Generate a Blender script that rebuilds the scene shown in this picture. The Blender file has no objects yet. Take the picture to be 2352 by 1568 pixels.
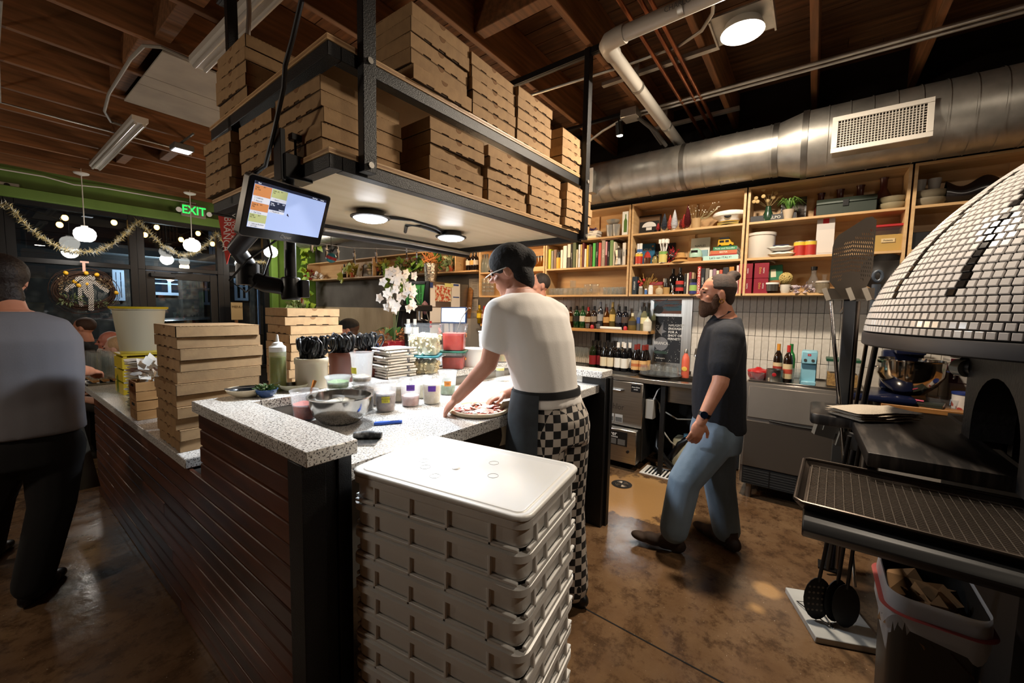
import bpy, bmesh, math, random
from math import pi, sin, cos, radians, sqrt
from mathutils import Vector, Matrix, Euler
SC = bpy.context.scene
COL = SC.collection
random.seed(7)
# camera
F_PX, CAM_H = 928.3, 1.55
_yaw, _pit, _rol = radians(36.6285), radians(-4.41), radians(1.0688)
_f = Vector((cos(_yaw)*cos(_pit), sin(_yaw)*cos(_pit), sin(_pit)))
_r = _f.cross(Vector((0, 0, 1))).normalized()
_u = _r.cross(_f)
_r, _u = cos(_rol)*_r + sin(_rol)*_u, -sin(_rol)*_r + cos(_rol)*_u
CAM = Vector((0, 0, CAM_H))
cd = bpy.data.cameras.new('camera')
cd.sensor_width = 36.0
cd.lens = 36.0*F_PX/2352.0
cd.clip_start = 0.05
cam = bpy.data.objects.new('camera', cd)
COL.objects.link(cam)
cam.matrix_world = Matrix(((_r.x, _u.x, -_f.x, 0), (_r.y, _u.y, -_f.y, 0), (_r.z, _u.z, -_f.z, CAM_H), (0, 0, 0, 1)))
SC.camera = cam
# world and exposure
wd = bpy.data.worlds.new('night')
SC.world = wd
wd.use_nodes = True
wd.node_tree.nodes['Background'].inputs[0].default_value = (0.012, 0.016, 0.028, 1)
wd.node_tree.nodes['Background'].inputs[1].default_value = 1.0
vs = SC.view_settings
vs.view_transform = 'Standard'
vs.look = 'None'
vs.gamma = 1.0
vs.use_curve_mapping = False
vs.exposure = 0.0
SC.cycles.use_denoising = True
SC.cycles.max_bounces = 8
SC.cycles.transparent_max_bounces = 24
SC.cycles.sample_clamp_indirect = 6.0
SC.cycles.caustics_reflective = False
SC.cycles.caustics_refractive = False
def lamp(name, kind, loc, power, col=(1, 1, 1), size=0.1, tgt=None, spot=60, blend=0.5, sy=None, label=None):
 l = bpy.data.lights.new(name, kind)
 l.energy = power
 l.color = col
 if kind == 'AREA':
  l.size = size
  if sy:
   l.shape = 'RECTANGLE'
   l.size_y = sy
 else:
  l.shadow_soft_size = size
 if kind == 'SPOT':
  l.spot_size = radians(spot)
  l.spot_blend = blend
 o = bpy.data.objects.new(name, l)
 COL.objects.link(o)
 o.location = loc
 if tgt is not None:
  d = Vector(tgt)-Vector(loc)
  o.rotation_euler = d.to_track_quat('-Z', 'Y').to_euler()
 return o
WARM, SOFT, COOL = (1.0, 0.66, 0.36), (1.0, 0.85, 0.67), (0.84, 0.92, 1.0)
# added fill globes outside the frame, then bar pendants behind the hanging shelf: x, y, z, watts, colour, label
PEND = [(-1.3, 2.537, 2.35, 34, SOFT, 'added unseen fill globe over the dining side, nearest the camera'), (-1.3, 4.989, 2.35, 40, SOFT, 'added unseen fill globe over the dining side, farther from the camera'),
(3.45, 2.90, 2.42, 55, WARM, 'white globe pendant over the bar behind the hanging shelf, nearer the taps'), (3.4, 4.376, 2.65, 50, WARM, 'white globe pendant over the bar behind the hanging shelf, nearer the windows')]
l = lamp('ceiling_disk_light', 'AREA', (1.4, -1.5, 3.25), 26, SOFT, .22, (1.4, -1.5, 0)); l.data.shape = 'DISK'  # unseen fill light without a fixture, added to brighten the oven side
# helpers
def P(px, py, x=None, y=None, z=None):
 "point on an axis plane of the room seen at a pixel of the 2352x1568 photograph"
 d = _f + _r*((px-1176)/F_PX) - _u*((py-784)/F_PX)
 if x is not None:
  t = x/d.x
 elif y is not None:
  t = y/d.y
 else:
  t = (z-CAM_H)/d.z
 return CAM + d*t
def S(h):
 h = h.lstrip('#')
 o = []
 for i in (0, 2, 4):
  v = int(h[i:i+2], 16)/255
  o.append(v/12.92 if v <= 0.04045 else ((v+0.055)/1.055)**2.4)
 return (o[0], o[1], o[2], 1)
MATS = {}
def mat(name, col='#808080', rough=0.5, metal=0.0, col2=None, nscale=8.0, stretch=None, detail=4.0, lo=0.35, hi=0.65,
  bump=0.0, bscale=None, emit=None, es=1.0, spec=0.5, coat=0.0, objvar=0.0, vor=False, sss=0.0, sheen=0.0):
 if name in MATS:
  return MATS[name]
 m = bpy.data.materials.new(name)
 m.use_nodes = True
 nt = m.node_tree
 N, L = nt.nodes, nt.links
 b = N['Principled BSDF']
 c1 = S(col) if isinstance(col, str) else col
 b.inputs['Base Color'].default_value = c1
 b.inputs['Roughness'].default_value = rough
 b.inputs['Metallic'].default_value = metal
 b.inputs['Specular IOR Level'].default_value = spec
 b.inputs['Coat Weight'].default_value = coat
 if sheen:
  b.inputs['Sheen Weight'].default_value = sheen
 if emit:
  b.inputs['Emission Color'].default_value = S(emit)
  b.inputs['Emission Strength'].default_value = es
 m.diffuse_color = c1
 out = None
 if col2 or bump:
  tc = N.new('ShaderNodeTexCoord')
  mp = N.new('ShaderNodeMapping')
  L.new(tc.outputs['Object'], mp.inputs[0])
  if stretch:
   mp.inputs['Scale'].default_value = stretch
  if vor:
   nz = N.new('ShaderNodeTexVoronoi')
   nz.inputs['Scale'].default_value = nscale
   fac = nz.outputs['Distance']
  else:
   nz = N.new('ShaderNodeTexNoise')
   nz.inputs['Scale'].default_value = nscale
   nz.inputs['Detail'].default_value = detail
   fac = nz.outputs['Fac']
  L.new(mp.outputs[0], nz.inputs['Vector'])
  if col2:
   rp = N.new('ShaderNodeValToRGB')
   rp.color_ramp.elements[0].position = lo
   rp.color_ramp.elements[1].position = hi
   rp.color_ramp.elements[0].color = c1
   rp.color_ramp.elements[1].color = S(col2)
   L.new(fac, rp.inputs[0])
   out = rp.outputs[0]
  if bump:
   bp = N.new('ShaderNodeBump')
   bp.inputs['Strength'].default_value = bump
   bp.inputs['Distance'].default_value = 0.01
   if bscale:
    n2 = N.new('ShaderNodeTexNoise')
    n2.inputs['Scale'].default_value = bscale
    n2.inputs['Detail'].default_value = 3
    L.new(mp.outputs[0], n2.inputs['Vector'])
    L.new(n2.outputs['Fac'], bp.inputs['Height'])
   else:
    L.new(fac, bp.inputs['Height'])
   L.new(bp.outputs[0], b.inputs['Normal'])
 if objvar:
  oi = N.new('ShaderNodeObjectInfo')
  mr = N.new('ShaderNodeMapRange')
  mr.inputs['To Min'].default_value = 1-objvar
  mr.inputs['To Max'].default_value = 1+objvar*0.6
  L.new(oi.outputs['Random'], mr.inputs['Value'])
  mx = N.new('ShaderNodeMix')
  mx.data_type = 'RGBA'
  mx.blend_type = 'MULTIPLY'
  mx.inputs['Factor'].default_value = 1.0
  if out:
   L.new(out, mx.inputs['A'])
  else:
   mx.inputs['A'].default_value = c1
  L.new(mr.outputs[0], mx.inputs['B'])
  out = mx.outputs['Result']
 if out:
  L.new(out, b.inputs['Base Color'])
 MATS[name] = m
 return m
def glassm(name, tint='#ffffff', refl=0.9, rough=0.02, ior=1.45, body=0.0, bodycol='#ffffff'):
 "thin clear glass or plastic: fresnel reflection over a tinted see-through, with some milky body"
 if name in MATS:
  return MATS[name]
 m = bpy.data.materials.new(name)
 m.use_nodes = True
 nt = m.node_tree
 N, L = nt.nodes, nt.links
 N.remove(N['Principled BSDF'])
 o = N['Material Output']
 tr = N.new('ShaderNodeBsdfTransparent')
 tr.inputs[0].default_value = S(tint)
 gl = N.new('ShaderNodeBsdfGlossy')
 gl.inputs['Roughness'].default_value = rough
 fr = N.new('ShaderNodeFresnel')
 gm = N.new('ShaderNodeNewGeometry')
 ir = N.new('ShaderNodeMapRange')
 ir.inputs['To Min'].default_value = ior
 ir.inputs['To Max'].default_value = 1/ior
 L.new(gm.outputs['Backfacing'], ir.inputs['Value'])
 L.new(ir.outputs[0], fr.inputs[0])
 base = tr.outputs[0]
 if body:
  df = N.new('ShaderNodeBsdfDiffuse')
  df.inputs[0].default_value = S(bodycol)
  tl = N.new('ShaderNodeBsdfTranslucent')
  tl.inputs[0].default_value = S(bodycol)
  m1 = N.new('ShaderNodeMixShader')
  m1.inputs[0].default_value = 0.45
  L.new(df.outputs[0], m1.inputs[1])
  L.new(tl.outputs[0], m1.inputs[2])
  m2 = N.new('ShaderNodeMixShader')
  m2.inputs[0].default_value = body
  L.new(tr.outputs[0], m2.inputs[1])
  L.new(m1.outputs[0], m2.inputs[2])
  base = m2.outputs[0]
 mu = N.new('ShaderNodeMath')
 mu.operation = 'MULTIPLY'
 mu.inputs[1].default_value = refl
 L.new(fr.outputs[0], mu.inputs[0])
 mx = N.new('ShaderNodeMixShader')
 L.new(mu.outputs[0], mx.inputs[0])
 L.new(base, mx.inputs[1])
 L.new(gl.outputs[0], mx.inputs[2])
 L.new(mx.outputs[0], o.inputs['Surface'])
 m.diffuse_color = S(tint)
 MATS[name] = m
 return m
def glow(name, col, strength):
 if name in MATS:
  return MATS[name]
 m = bpy.data.materials.new(name)
 m.use_nodes = True
 b = m.node_tree.nodes['Principled BSDF']
 b.inputs['Base Color'].default_value = S(col)
 b.inputs['Emission Color'].default_value = S(col)
 b.inputs['Emission Strength'].default_value = strength
 m.diffuse_color = S(col)
 MATS[name] = m
 return m
class MB:
 "mesh builder: shapes are added, then linked as one object"
 def __init__(s):
  s.v, s.f, s.m = [], [], []
  s.M = None
 def _add(s, vs_, fs, m=0):
  o = len(s.v)
  if s.M is not None:
   vs_ = [s.M @ Vector(p) for p in vs_]
  s.v.extend([tuple(p) for p in vs_])
  s.f.extend([tuple(i+o for i in f) for f in fs])
  s.m.extend([m]*len(fs))
  return s
 def bx(s, x0, x1, y0, y1, z0, z1, m=0):
  return s._add([(x0, y0, z0), (x1, y0, z0), (x1, y1, z0), (x0, y1, z0), (x0, y0, z1), (x1, y0, z1), (x1, y1, z1), (x0, y1, z1)],
     [(0, 3, 2, 1), (4, 5, 6, 7), (0, 1, 5, 4), (1, 2, 6, 5), (2, 3, 7, 6), (3, 0, 4, 7)], m)
 def box(s, c, d, m=0):
  return s.bx(c[0]-d[0]/2, c[0]+d[0]/2, c[1]-d[1]/2, c[1]+d[1]/2, c[2]-d[2]/2, c[2]+d[2]/2, m)
 def lathe(s, prof, seg=20, m=0, c=(0, 0, 0), cap0=True, cap1=True, sx=1, sy=1):
  vs_, fs = [], []
  n = len(prof)
  for i in range(seg):
   a = 2*pi*i/seg
   for r, z in prof:
    vs_.append((c[0]+r*cos(a)*sx, c[1]+r*sin(a)*sy, c[2]+z))
  for i in range(seg):
   j = (i+1) % seg
   for k in range(n-1):
    fs.append((i*n+k, j*n+k, j*n+k+1, i*n+k+1))
  if cap0 and prof[0][0] > 1e-6:
   fs.append(tuple(i*n for i in range(seg))[::-1])
  if cap1 and prof[-1][0] > 1e-6:
   fs.append(tuple(i*n+n-1 for i in range(seg)))
  return s._add(vs_, fs, m)
 def cyl(s, a, b, r, seg=10, m=0, r2=None):
  return s.tube([a, b], [r, r if r2 is None else r2], seg, m)
 def tube(s, pts, r, seg=8, m=0, caps=True, close=False, flat=1.0):
  pts = [Vector(p) for p in pts]
  n = len(pts)
  rr = r if isinstance(r, (list, tuple)) else [r]*n
  ring, nrm = [], None
  for i, p in enumerate(pts):
   if close:
    t = pts[(i+1) % n]-pts[i-1]
   else:
    t = pts[min(i+1, n-1)]-pts[max(i-1, 0)]
   if t.length < 1e-9:
    t = Vector((0, 0, 1))
   t.normalize()
   if nrm is None:
    nrm = t.orthogonal().normalized()
    if abs(t.z) < 0.95:
     nrm = Vector((0, 0, 1)).cross(t).normalized()
   else:
    nrm = nrm-t*nrm.dot(t)
    nrm = nrm.normalized() if nrm.length > 1e-6 else t.orthogonal().normalized()
   bn = t.cross(nrm)
   ring.append([p+nrm*(rr[i]*cos(2*pi*k/seg))+bn*(rr[i]*flat*sin(2*pi*k/seg)) for k in range(seg)])
  vs_ = [q for rg in ring for q in rg]
  fs = []
  for i in range(n if close else n-1):
   j = (i+1) % n
   for k in range(seg):
    l = (k+1) % seg
    fs.append((i*seg+k, i*seg+l, j*seg+l, j*seg+k))
  if caps and not close:
   fs.append(tuple(range(seg))[::-1])
   fs.append(tuple((n-1)*seg+k for k in range(seg)))
  return s._add(vs_, fs, m)
 def prism(s, poly, h0, h1, m=0, axis='z'):
  n = len(poly)
  def mk(p, h):
   return {'z': (p[0], p[1], h), 'y': (p[0], h, p[1]), 'x': (h, p[0], p[1])}[axis]
  vs_ = [mk(p, h0) for p in poly]+[mk(p, h1) for p in poly]
  fs = [tuple(range(n))[::-1], tuple(range(n, 2*n))]
  for i in range(n):
   j = (i+1) % n
   fs.append((i, j, n+j, n+i))
  return s._add(vs_, fs, m)
 def ball(s, c, r, seg=14, rings=8, m=0, sc=(1, 1, 1)):
  prof = [(r*sin(pi*i/rings), -r*cos(pi*i/rings)) for i in range(rings+1)]
  vs_, fs = [], []
  n = rings+1
  for i in range(seg):
   a = 2*pi*i/seg
   for q, z in prof:
    vs_.append((c[0]+q*cos(a)*sc[0], c[1]+q*sin(a)*sc[1], c[2]+z*sc[2]))
  for i in range(seg):
   j = (i+1) % seg
   for k in range(rings):
    if k == 0:
     fs.append((i*n, j*n+1, i*n+1))
    elif k == rings-1:
     fs.append((i*n+k, j*n+k, i*n+k+1))
    else:
     fs.append((i*n+k, j*n+k, j*n+k+1, i*n+k+1))
  return s._add(vs_, fs, m)
 def face(s, pts, m=0):
  return s._add(pts, [tuple(range(len(pts)))], m)
 def grid(s, fn, nu, nv, m=0):
  vs_ = [fn(i/nu, j/nv) for i in range(nu+1) for j in range(nv+1)]
  fs = [(i*(nv+1)+j, (i+1)*(nv+1)+j, (i+1)*(nv+1)+j+1, i*(nv+1)+j+1) for i in range(nu) for j in range(nv)]
  return s._add(vs_, fs, m)
 def mesh(s, name, mats, bevel=0, smooth=40, seg=1, weld=False, fix=True):
  me = bpy.data.meshes.new(name)
  me.from_pydata(s.v, [], s.f)
  for mm in (mats if isinstance(mats, (list, tuple)) else [mats]):
   me.materials.append(mm)
  me.polygons.foreach_set('material_index', s.m)
  if bevel or fix:
   bm = bmesh.new()
   bm.from_mesh(me)
   if weld:
    bmesh.ops.remove_doubles(bm, verts=bm.verts, dist=1e-5)
   if fix:
    bmesh.ops.recalc_face_normals(bm, faces=bm.faces)
   if bevel:
    es = [e for e in bm.edges if len(e.link_faces) == 2 and e.calc_face_angle(0) > 0.6]
    bmesh.ops.bevel(bm, geom=es, offset=bevel, segments=seg, affect='EDGES', profile=0.5, clamp_overlap=True)
   bm.to_mesh(me)
   bm.free()
  if smooth:
   me.polygons.foreach_set('use_smooth', [True]*len(me.polygons))
   me.set_sharp_from_angle(angle=radians(smooth))
  me.update()
  return me
 def build(s, name, mats, parent=None, loc=(0, 0, 0), rot=(0, 0, 0), label=None, **k):
  o = bpy.data.objects.new(name, s.mesh(name, mats, **k))
  return place(o, parent, loc, rot, label)
def place(o, parent=None, loc=(0, 0, 0), rot=(0, 0, 0), label=None):
 COL.objects.link(o)
 if parent is not None:
  o.parent = parent
 o.location = loc
 o.rotation_euler = rot
 if label:
  o['label'] = label
 return o
def obj(name, me, parent=None, loc=(0, 0, 0), rot=(0, 0, 0), label=None):
 return place(bpy.data.objects.new(name, me), parent, loc, rot, label)
def tag(o, label, cat, group=None):
 o['label'] = label
 o['category'] = cat
 if group:
  o['group'] = group
 return o
def thing(name, label, cat, loc=(0, 0, 0), rot=(0, 0, 0), group=None):
 o = bpy.data.objects.new(name, None)
 o.empty_display_size = 0.05
 place(o, None, loc, rot)
 return tag(o, label, cat, group)
def struct(o):
 o['kind'] = 'structure'
 return o
def stuff(o):
 o['kind'] = 'stuff'
 return o
KIDS = {}
def dup(root, loc, rot=None, label=None, group=None, cat=None, scale=None):
 if root.name not in KIDS:
  KIDS[root.name] = [(c, list(c.children)) for c in root.children]
 r = root.copy()
 COL.objects.link(r)
 r.location = loc
 if rot is not None:
  r.rotation_euler = rot
 if scale is not None:
  r.scale = scale
 if label:
  r['label'] = label
 if group:
  r['group'] = group
 for c, gs in KIDS[root.name]:
  k = c.copy()
  COL.objects.link(k)
  k.parent = r
  for g in gs:
   q = g.copy()
   COL.objects.link(q)
   q.parent = k
 return r
TXT = {}
def txt(body, size, m, parent=None, name='lettering', loc=(0, 0, 0), rot=(0, 0, 0), ext=0.0006, align='CENTER', sx=1.0, label=None, bold=0.0):
 key = (body, size, m.name, ext, align, bold)
 if key not in TXT:
  cu = bpy.data.curves.new('t', 'FONT')
  cu.body = body
  cu.size = size
  cu.extrude = ext
  cu.offset = bold
  cu.align_x = align
  cu.align_y = 'CENTER'
  cu.resolution_u = 2
  cu.space_line = 0.95
  o = bpy.data.objects.new('t', cu)
  me = bpy.data.meshes.new_from_object(o)
  me.name = name
  me.materials.clear()
  me.materials.append(m)
  bpy.data.objects.remove(o)
  bpy.data.curves.remove(cu)
  TXT[key] = me
 o = obj(name, TXT[key], parent, loc, rot, label)
 o.scale = (sx, 1, 1)
 return o
# text orientation: facing -x (towards the kitchen), facing -y
FX = (pi/2, 0, -pi/2)
FY = (pi/2, 0, 0)
# common materials
M_black = mat('black_steel', '#09090b', 0.45, 0.1, bump=0.25, bscale=260)
M_iron = mat('black_iron', '#0c0c0d', 0.5, 0.3)
M_blackp = mat('black_plastic', '#0d0d0f', 0.35)
M_white = mat('white_paint', '#e6e4df', 0.45)
M_steel = mat('stainless_steel', '#b9b6b0', 0.28, 1.0, col2='#a3a09a', nscale=3, stretch=(1, 1, 60), bump=0.02, bscale=60)
M_chrome = mat('chrome', '#d8d8d8', 0.12, 1.0)
M_galv = mat('galvanised_steel', '#c2beb6', 0.42, 0.9, col2='#a5a29b', nscale=7, detail=6)
M_alu = mat('brushed_aluminium', '#9d9a94', 0.4, 1.0, col2='#827f79', nscale=5)
M_birch = mat('birch_plywood', '#cfae80', 0.45, col2='#bd9869', nscale=2.2, stretch=(1, 0.9, 9), detail=5, bump=0.03)
M_birch_y = mat('birch_shelf', '#cba878', 0.5, col2='#ba9262', nscale=2.2, stretch=(9, 0.9, 9), detail=5, bump=0.03)
M_ply = mat('ply_edge', '#b58c5e', 0.6, col2='#8d6740', nscale=60, stretch=(0.2, 0.2, 6), lo=0.4, hi=0.6)
M_kraft = mat('kraft_cardboard', '#a5845c', 0.85, col2='#9a7a55', nscale=30, objvar=0.10, bump=0.04, bscale=120)
M_slit = mat('cardboard_slit', '#3a2918', 0.95)
M_flute = mat('cardboard_flute', '#c9a878', 0.9, col2='#7d5c38', nscale=200, stretch=(1, 1, 0.1))
M_paper = mat('white_paper', '#e4e0d8', 0.8)
M_glass = glassm('clear_glass', '#fafcfc', 1.0, 0.01, 1.5, body=.05, bodycol='#ffffff')
M_plas = glassm('milky_plastic', '#ffffff', 0.7, 0.15, 1.45, body=0.22, bodycol='#eef1f3')
M_clearp = glassm('clear_plastic', '#f4f7fa', 0.8, 0.08, 1.5, body=0.05, bodycol='#f0f4f8')
M_wood = mat('oiled_wood', '#a4733f', 0.5, col2='#7d5228', nscale=4, stretch=(8, 1, 8), detail=5)
M_skin = mat('skin', '#c98f74', 0.55, col2='#bd7f64', nscale=9)
M_dark = mat('dark_void', '#050505', 0.9)
M_linen = mat('white_linen', '#e8e3da', 0.9, bump=0.1, bscale=180)
M_green = mat('leaf_green', '#3f6a2a', 0.5, col2='#6d9140', nscale=12)
# the room
m_floor = bpy.data.materials.new('stained_concrete')
def _floor_mat(m):
 m.use_nodes = True
 N, L = m.node_tree.nodes, m.node_tree.links
 b = N['Principled BSDF']
 tc = N.new('ShaderNodeTexCoord')
 def noise(sc, det=6, rough=0.6, st=(1, 1, 1)):
  mp = N.new('ShaderNodeMapping'); mp.inputs['Scale'].default_value = st
  L.new(tc.outputs['Object'], mp.inputs[0])
  n = N.new('ShaderNodeTexNoise'); n.inputs['Scale'].default_value = sc; n.inputs['Detail'].default_value = det
  n.inputs['Roughness'].default_value = rough
  L.new(mp.outputs[0], n.inputs['Vector'])
  return n.outputs['Fac']
 def ramp(f, stops):
  r = N.new('ShaderNodeValToRGB')
  while len(r.color_ramp.elements) < len(stops):
   r.color_ramp.elements.new(0.5)
  for e, (p, c) in zip(r.color_ramp.elements, stops):
   e.position = p; e.color = S(c)
  L.new(f, r.inputs[0])
  return r.outputs[0]
 def mix(f, a, b_):
  x = N.new('ShaderNodeMix'); x.data_type = 'RGBA'
  L.new(f, x.inputs['Factor']); L.new(a, x.inputs['A'])
  if isinstance(b_, str):
   x.inputs['B'].default_value = S(b_)
  else:
   L.new(b_, x.inputs['B'])
  return x.outputs['Result']
 c = ramp(noise(1.6, 9, 0.68), [(0.28, '#4d3a29'), (0.45, '#664d36'), (0.58, '#735a41'), (0.75, '#8a6f50')])
 spots = ramp(noise(9, 8, 0.75), [(0.38, '#ffffff'), (0.52, '#000000'), (1, '#000000')])
 c = mix(spots, c, '#4a3625')
 # worn pale patch round the drain and bare spots
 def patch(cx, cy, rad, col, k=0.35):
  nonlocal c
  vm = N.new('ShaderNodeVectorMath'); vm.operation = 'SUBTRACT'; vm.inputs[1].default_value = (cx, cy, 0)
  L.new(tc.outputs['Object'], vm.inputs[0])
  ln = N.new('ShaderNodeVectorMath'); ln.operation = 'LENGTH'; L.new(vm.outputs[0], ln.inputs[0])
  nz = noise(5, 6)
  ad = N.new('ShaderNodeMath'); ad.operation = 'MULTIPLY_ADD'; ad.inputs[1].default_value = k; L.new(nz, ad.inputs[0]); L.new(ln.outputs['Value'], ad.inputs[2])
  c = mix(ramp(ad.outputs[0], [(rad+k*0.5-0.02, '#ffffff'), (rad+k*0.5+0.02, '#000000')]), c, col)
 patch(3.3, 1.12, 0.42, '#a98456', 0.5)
 patch(2.62, 0.12, 0.06, '#a07b50', 0.12)
 patch(2.42, 0.15, 0.04, '#a07b50', 0.10)
 fleck = ramp(noise(95, 2), [(0.72, '#000000'), (0.76, '#ffffff')])
 c = mix(fleck, c, '#c4b8a4')
 L.new(c, b.inputs['Base Color'])
 r2 = ramp(noise(5, 6), [(0.3, '#585858'), (0.7, '#8c8c8c')])
 L.new(r2, b.inputs['Roughness'])
 bp = N.new('ShaderNodeBump'); bp.inputs['Strength'].default_value = 0.10; bp.inputs['Distance'].default_value = 0.01
 L.new(noise(22, 5), bp.inputs['Height']); L.new(bp.outputs[0], b.inputs['Normal'])
_floor_mat(m_floor)
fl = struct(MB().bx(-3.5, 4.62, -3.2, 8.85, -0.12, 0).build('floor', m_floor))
a, b = P(1330, 1390, z=0), P(1760, 1622, z=0)
d = (b-a).normalized(); n = Vector((-d.y, d.x, 0))*0.004
a2 = a-d*0.25
MB().face([a2+n, a2-n, b-n, b+n]).build('control_joint', M_dark, fl, (0, 0, 0.0012))
# ceiling: planks along the room, joists across it
m_plank = mat('old_plank', '#7d5330', 0.75, col2='#54361e', nscale=3.0, stretch=(9, 0.8, 9), detail=7, objvar=0.35, bump=0.06)
m_joist = mat('fir_joist', '#8a5a34', 0.7, col2='#63401f', nscale=3.0, stretch=(0.6, 9, 9), detail=6, objvar=0.25, bump=0.05)
ce = struct(MB().bx(-3.5, 4.62, -3.2, 8.85, 3.70, 3.80).build('ceiling', mat('roof_deck', '#20140c', 0.9)))
rnd = random.Random(3)
pw = 0.145
x = -3.4
pm = {}
while x < 4.5:
 ys = [-3.2, -3.2+rnd.uniform(1.5, 3.5)]
 while ys[-1] < 8.8:
  ys.append(min(8.85, ys[-1]+rnd.uniform(2.6, 4.2)))
 for y0, y1 in zip(ys, ys[1:]):
  if y1 < -1.3 or x < -1.9:
   continue
  MB().bx(0, pw-0.006, 0.002, y1-y0-0.002, 0, 0.02+rnd.uniform(0, .004)).build('plank', m_plank, ce, (x, y0, 3.672+rnd.uniform(0, .006)))
 x += pw
MB().bx(-3.4, -1.9, -3.2, 8.8, 3.68, 3.70).build('plank_field', m_plank, ce)
JY = [0.085+0.613*k for k in range(-5, 15)]
jm = MB().bx(0, 8.1, 0, 0.045, 0, 0.32).mesh('joist', m_joist, bevel=0.004)
for y in JY:
 obj('joist', jm, ce, (-3.5, y, 3.35))
# solid blocking and short noggins between joists
bk = MB().bx(0, 0.09, 0.046, 0.612, 0, 0.2).mesh('blocking', m_joist, bevel=0.004)
for x, k in ((0.83, 8), (0.80, 7), (0.86, 6), (0.88, 5), (1.25, 12), (1.55, 11), (1.02, 10), (2.1, 3), (3.2, 5)):
 obj('blocking', bk, ce, (x, JY[k+4]+0.001, 3.38))
# drywall patch between the joists over the counter
dw = MB().bx(0.92, 2.3, 3.83, 5.02, 3.337, 3.349, 0).bx(0.92, 2.3, 4.33, 4.334, 3.3362, 3.337, 1).bx(0.92, 2.3, 4.53, 4.533, 3.3362, 3.337, 1)
dw.build('drywall_patch', [mat('drywall', '#a8a298', 0.85, col2='#98928a', nscale=4), mat('drywall_crack', '#4a453e', 0.9)], ce)
# walls
m_wallhi = mat('dark_upper_wall', '#241b15', 0.85, col2='#1a130f', nscale=2)
wr = struct(MB().bx(4.55, 4.65, -3.2, 8.85, 0, 3.72).build('wall_right', m_wallhi))
m_conc = mat('grey_plaster', '#6e6a64', 0.8, col2='#5c5852', nscale=2.2, detail=7)
m_pale = mat('pale_plaster', '#cdbb9c', 0.75, col2='#b39f80', nscale=1.6, stretch=(1, 2.5, 0.7), detail=7)
MB().bx(4.535, 4.55, 3.78, 8.7, 1.55, 2.9).build('plaster_panel', m_conc, wr)
MB().bx(4.53, 4.55, 3.78, 8.7, 0.0, 1.55).build('lower_panel', m_pale, wr, label='pale lower wall panel')
# stacked wall tiles behind the bar
m_tile = mat('white_glazed_tile', '#d2ccc2', 0.22, col2='#c8c1b6', nscale=30, objvar=0.06)
MB().bx(4.541, 4.55, -1.7, 3.78, 0.0, 1.74).build('grout_bed', mat('dark_grout', '#3b3732', 0.9), wr)
TW, TH = 0.0575, 0.2265
tm = MB().bx(-0.008, 0, 0.0015, TW-0.0015, 0.0015, TH-0.0015).mesh('tile', m_tile, bevel=0.0012)
cells = []
rest = MB()
for i in range(-22, 83):
 for j in range(4):
  y, z = 0.595-TW*(i+12), 0
  y = -1.05+TW*i
  z = 0.894-0.0+TH*j
  if y > 3.7:
   continue
  hid = (y > 2.45) or (j == 0 and y > 0.5) or y < -0.85
  cells.append((hid, y, z+random.uniform(-.0006, .0006)))
cells.sort(key=lambda c: c[0])
for k, (h, y, z) in enumerate(cells):
 if k < 296:
  obj('tile', tm, wr, (4.5415, y, z))
 else:
  rest.bx(4.5335, 4.5415, y+0.0015, y+TW-0.0015, z+0.0015, z+TH-0.0015)
for i in range(-22, 82):
 for j in range(4):
  y, z = -1.05+TW*i, 0.894-TH*(j+1)
  if -1.7 < y < 3.72:
   rest.bx(4.5335, 4.5415, y+0.0015, y+TW-0.0015, max(0.002, z+0.0015), z+TH-0.0015)
stuff(rest.build('tile_field', m_tile, wr, fix=False, smooth=0))
struct(MB().bx(-3.6, -3.5, -3.2, 8.85, 0, 3.72).build('wall_left', mat('left_wall', '#4d3324', 0.85)))
struct(MB().bx(-3.5, 4.65, -3.3, -3.2, 0, 3.72).build('wall_back', mat('back_wall', '#3c332b', 0.85)))
# window wall
YW = 8.75
m_grn = mat('olive_green_paint', '#56702a', 0.55, col2='#4c6424', nscale=3)
wf = struct(MB().bx(-3.5, 4.55, YW-0.02, YW+0.18, 2.93, 3.72).build('wall_front', m_grn))
MB().bx(-3.5, 4.55, YW-0.12, YW-0.02, 2.93, 3.07).build('header_ledge', m_grn, wf, bevel=0.006)
MB().bx(-3.5, 4.55, YW, YW+0.15, 0, 0.32).build('sill_wall', mat('sill_black', '#17171a', 0.6), wf)
m_frame = mat('storefront_black', '#0e0e10', 0.4, 0.3)
m_pane = glassm('window_glass', '#e8efee', 1.0, 0.0, 1.5)
x_m0, x_m1, x_d0, x_d1, x_e = -1.75, 0.39, 1.70, 2.78, 3.55
fw = 0.09
def frame(o, x0, x1, z0, z1, mid=()):
 m = MB()
 m.bx(x0-fw/2, x0+fw/2, YW-0.05, YW+0.05, z0, z1).bx(x1-fw/2, x1+fw/2, YW-0.05, YW+0.05, z0, z1)
 m.bx(x0+fw/2, x1-fw/2, YW-0.05, YW+0.05, z1-fw, z1).bx(x0+fw/2, x1-fw/2, YW-0.05, YW+0.05, z0, z0+fw*0.7)
 for z in mid:
  m.bx(x0+fw/2, x1-fw/2, YW-0.05, YW+0.05, z-0.035, z+0.035)
 m.build('frame', m_frame, o, bevel=0.003)
 zs = [z0+fw*0.7]+list(mid)+[z1-fw]
 for a_, b_ in zip(zs, zs[1:]):
  MB().bx(x0+fw/2, x1-fw/2, YW-0.003, YW+0.003, a_, b_).build('pane', m_pane, o)
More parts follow.
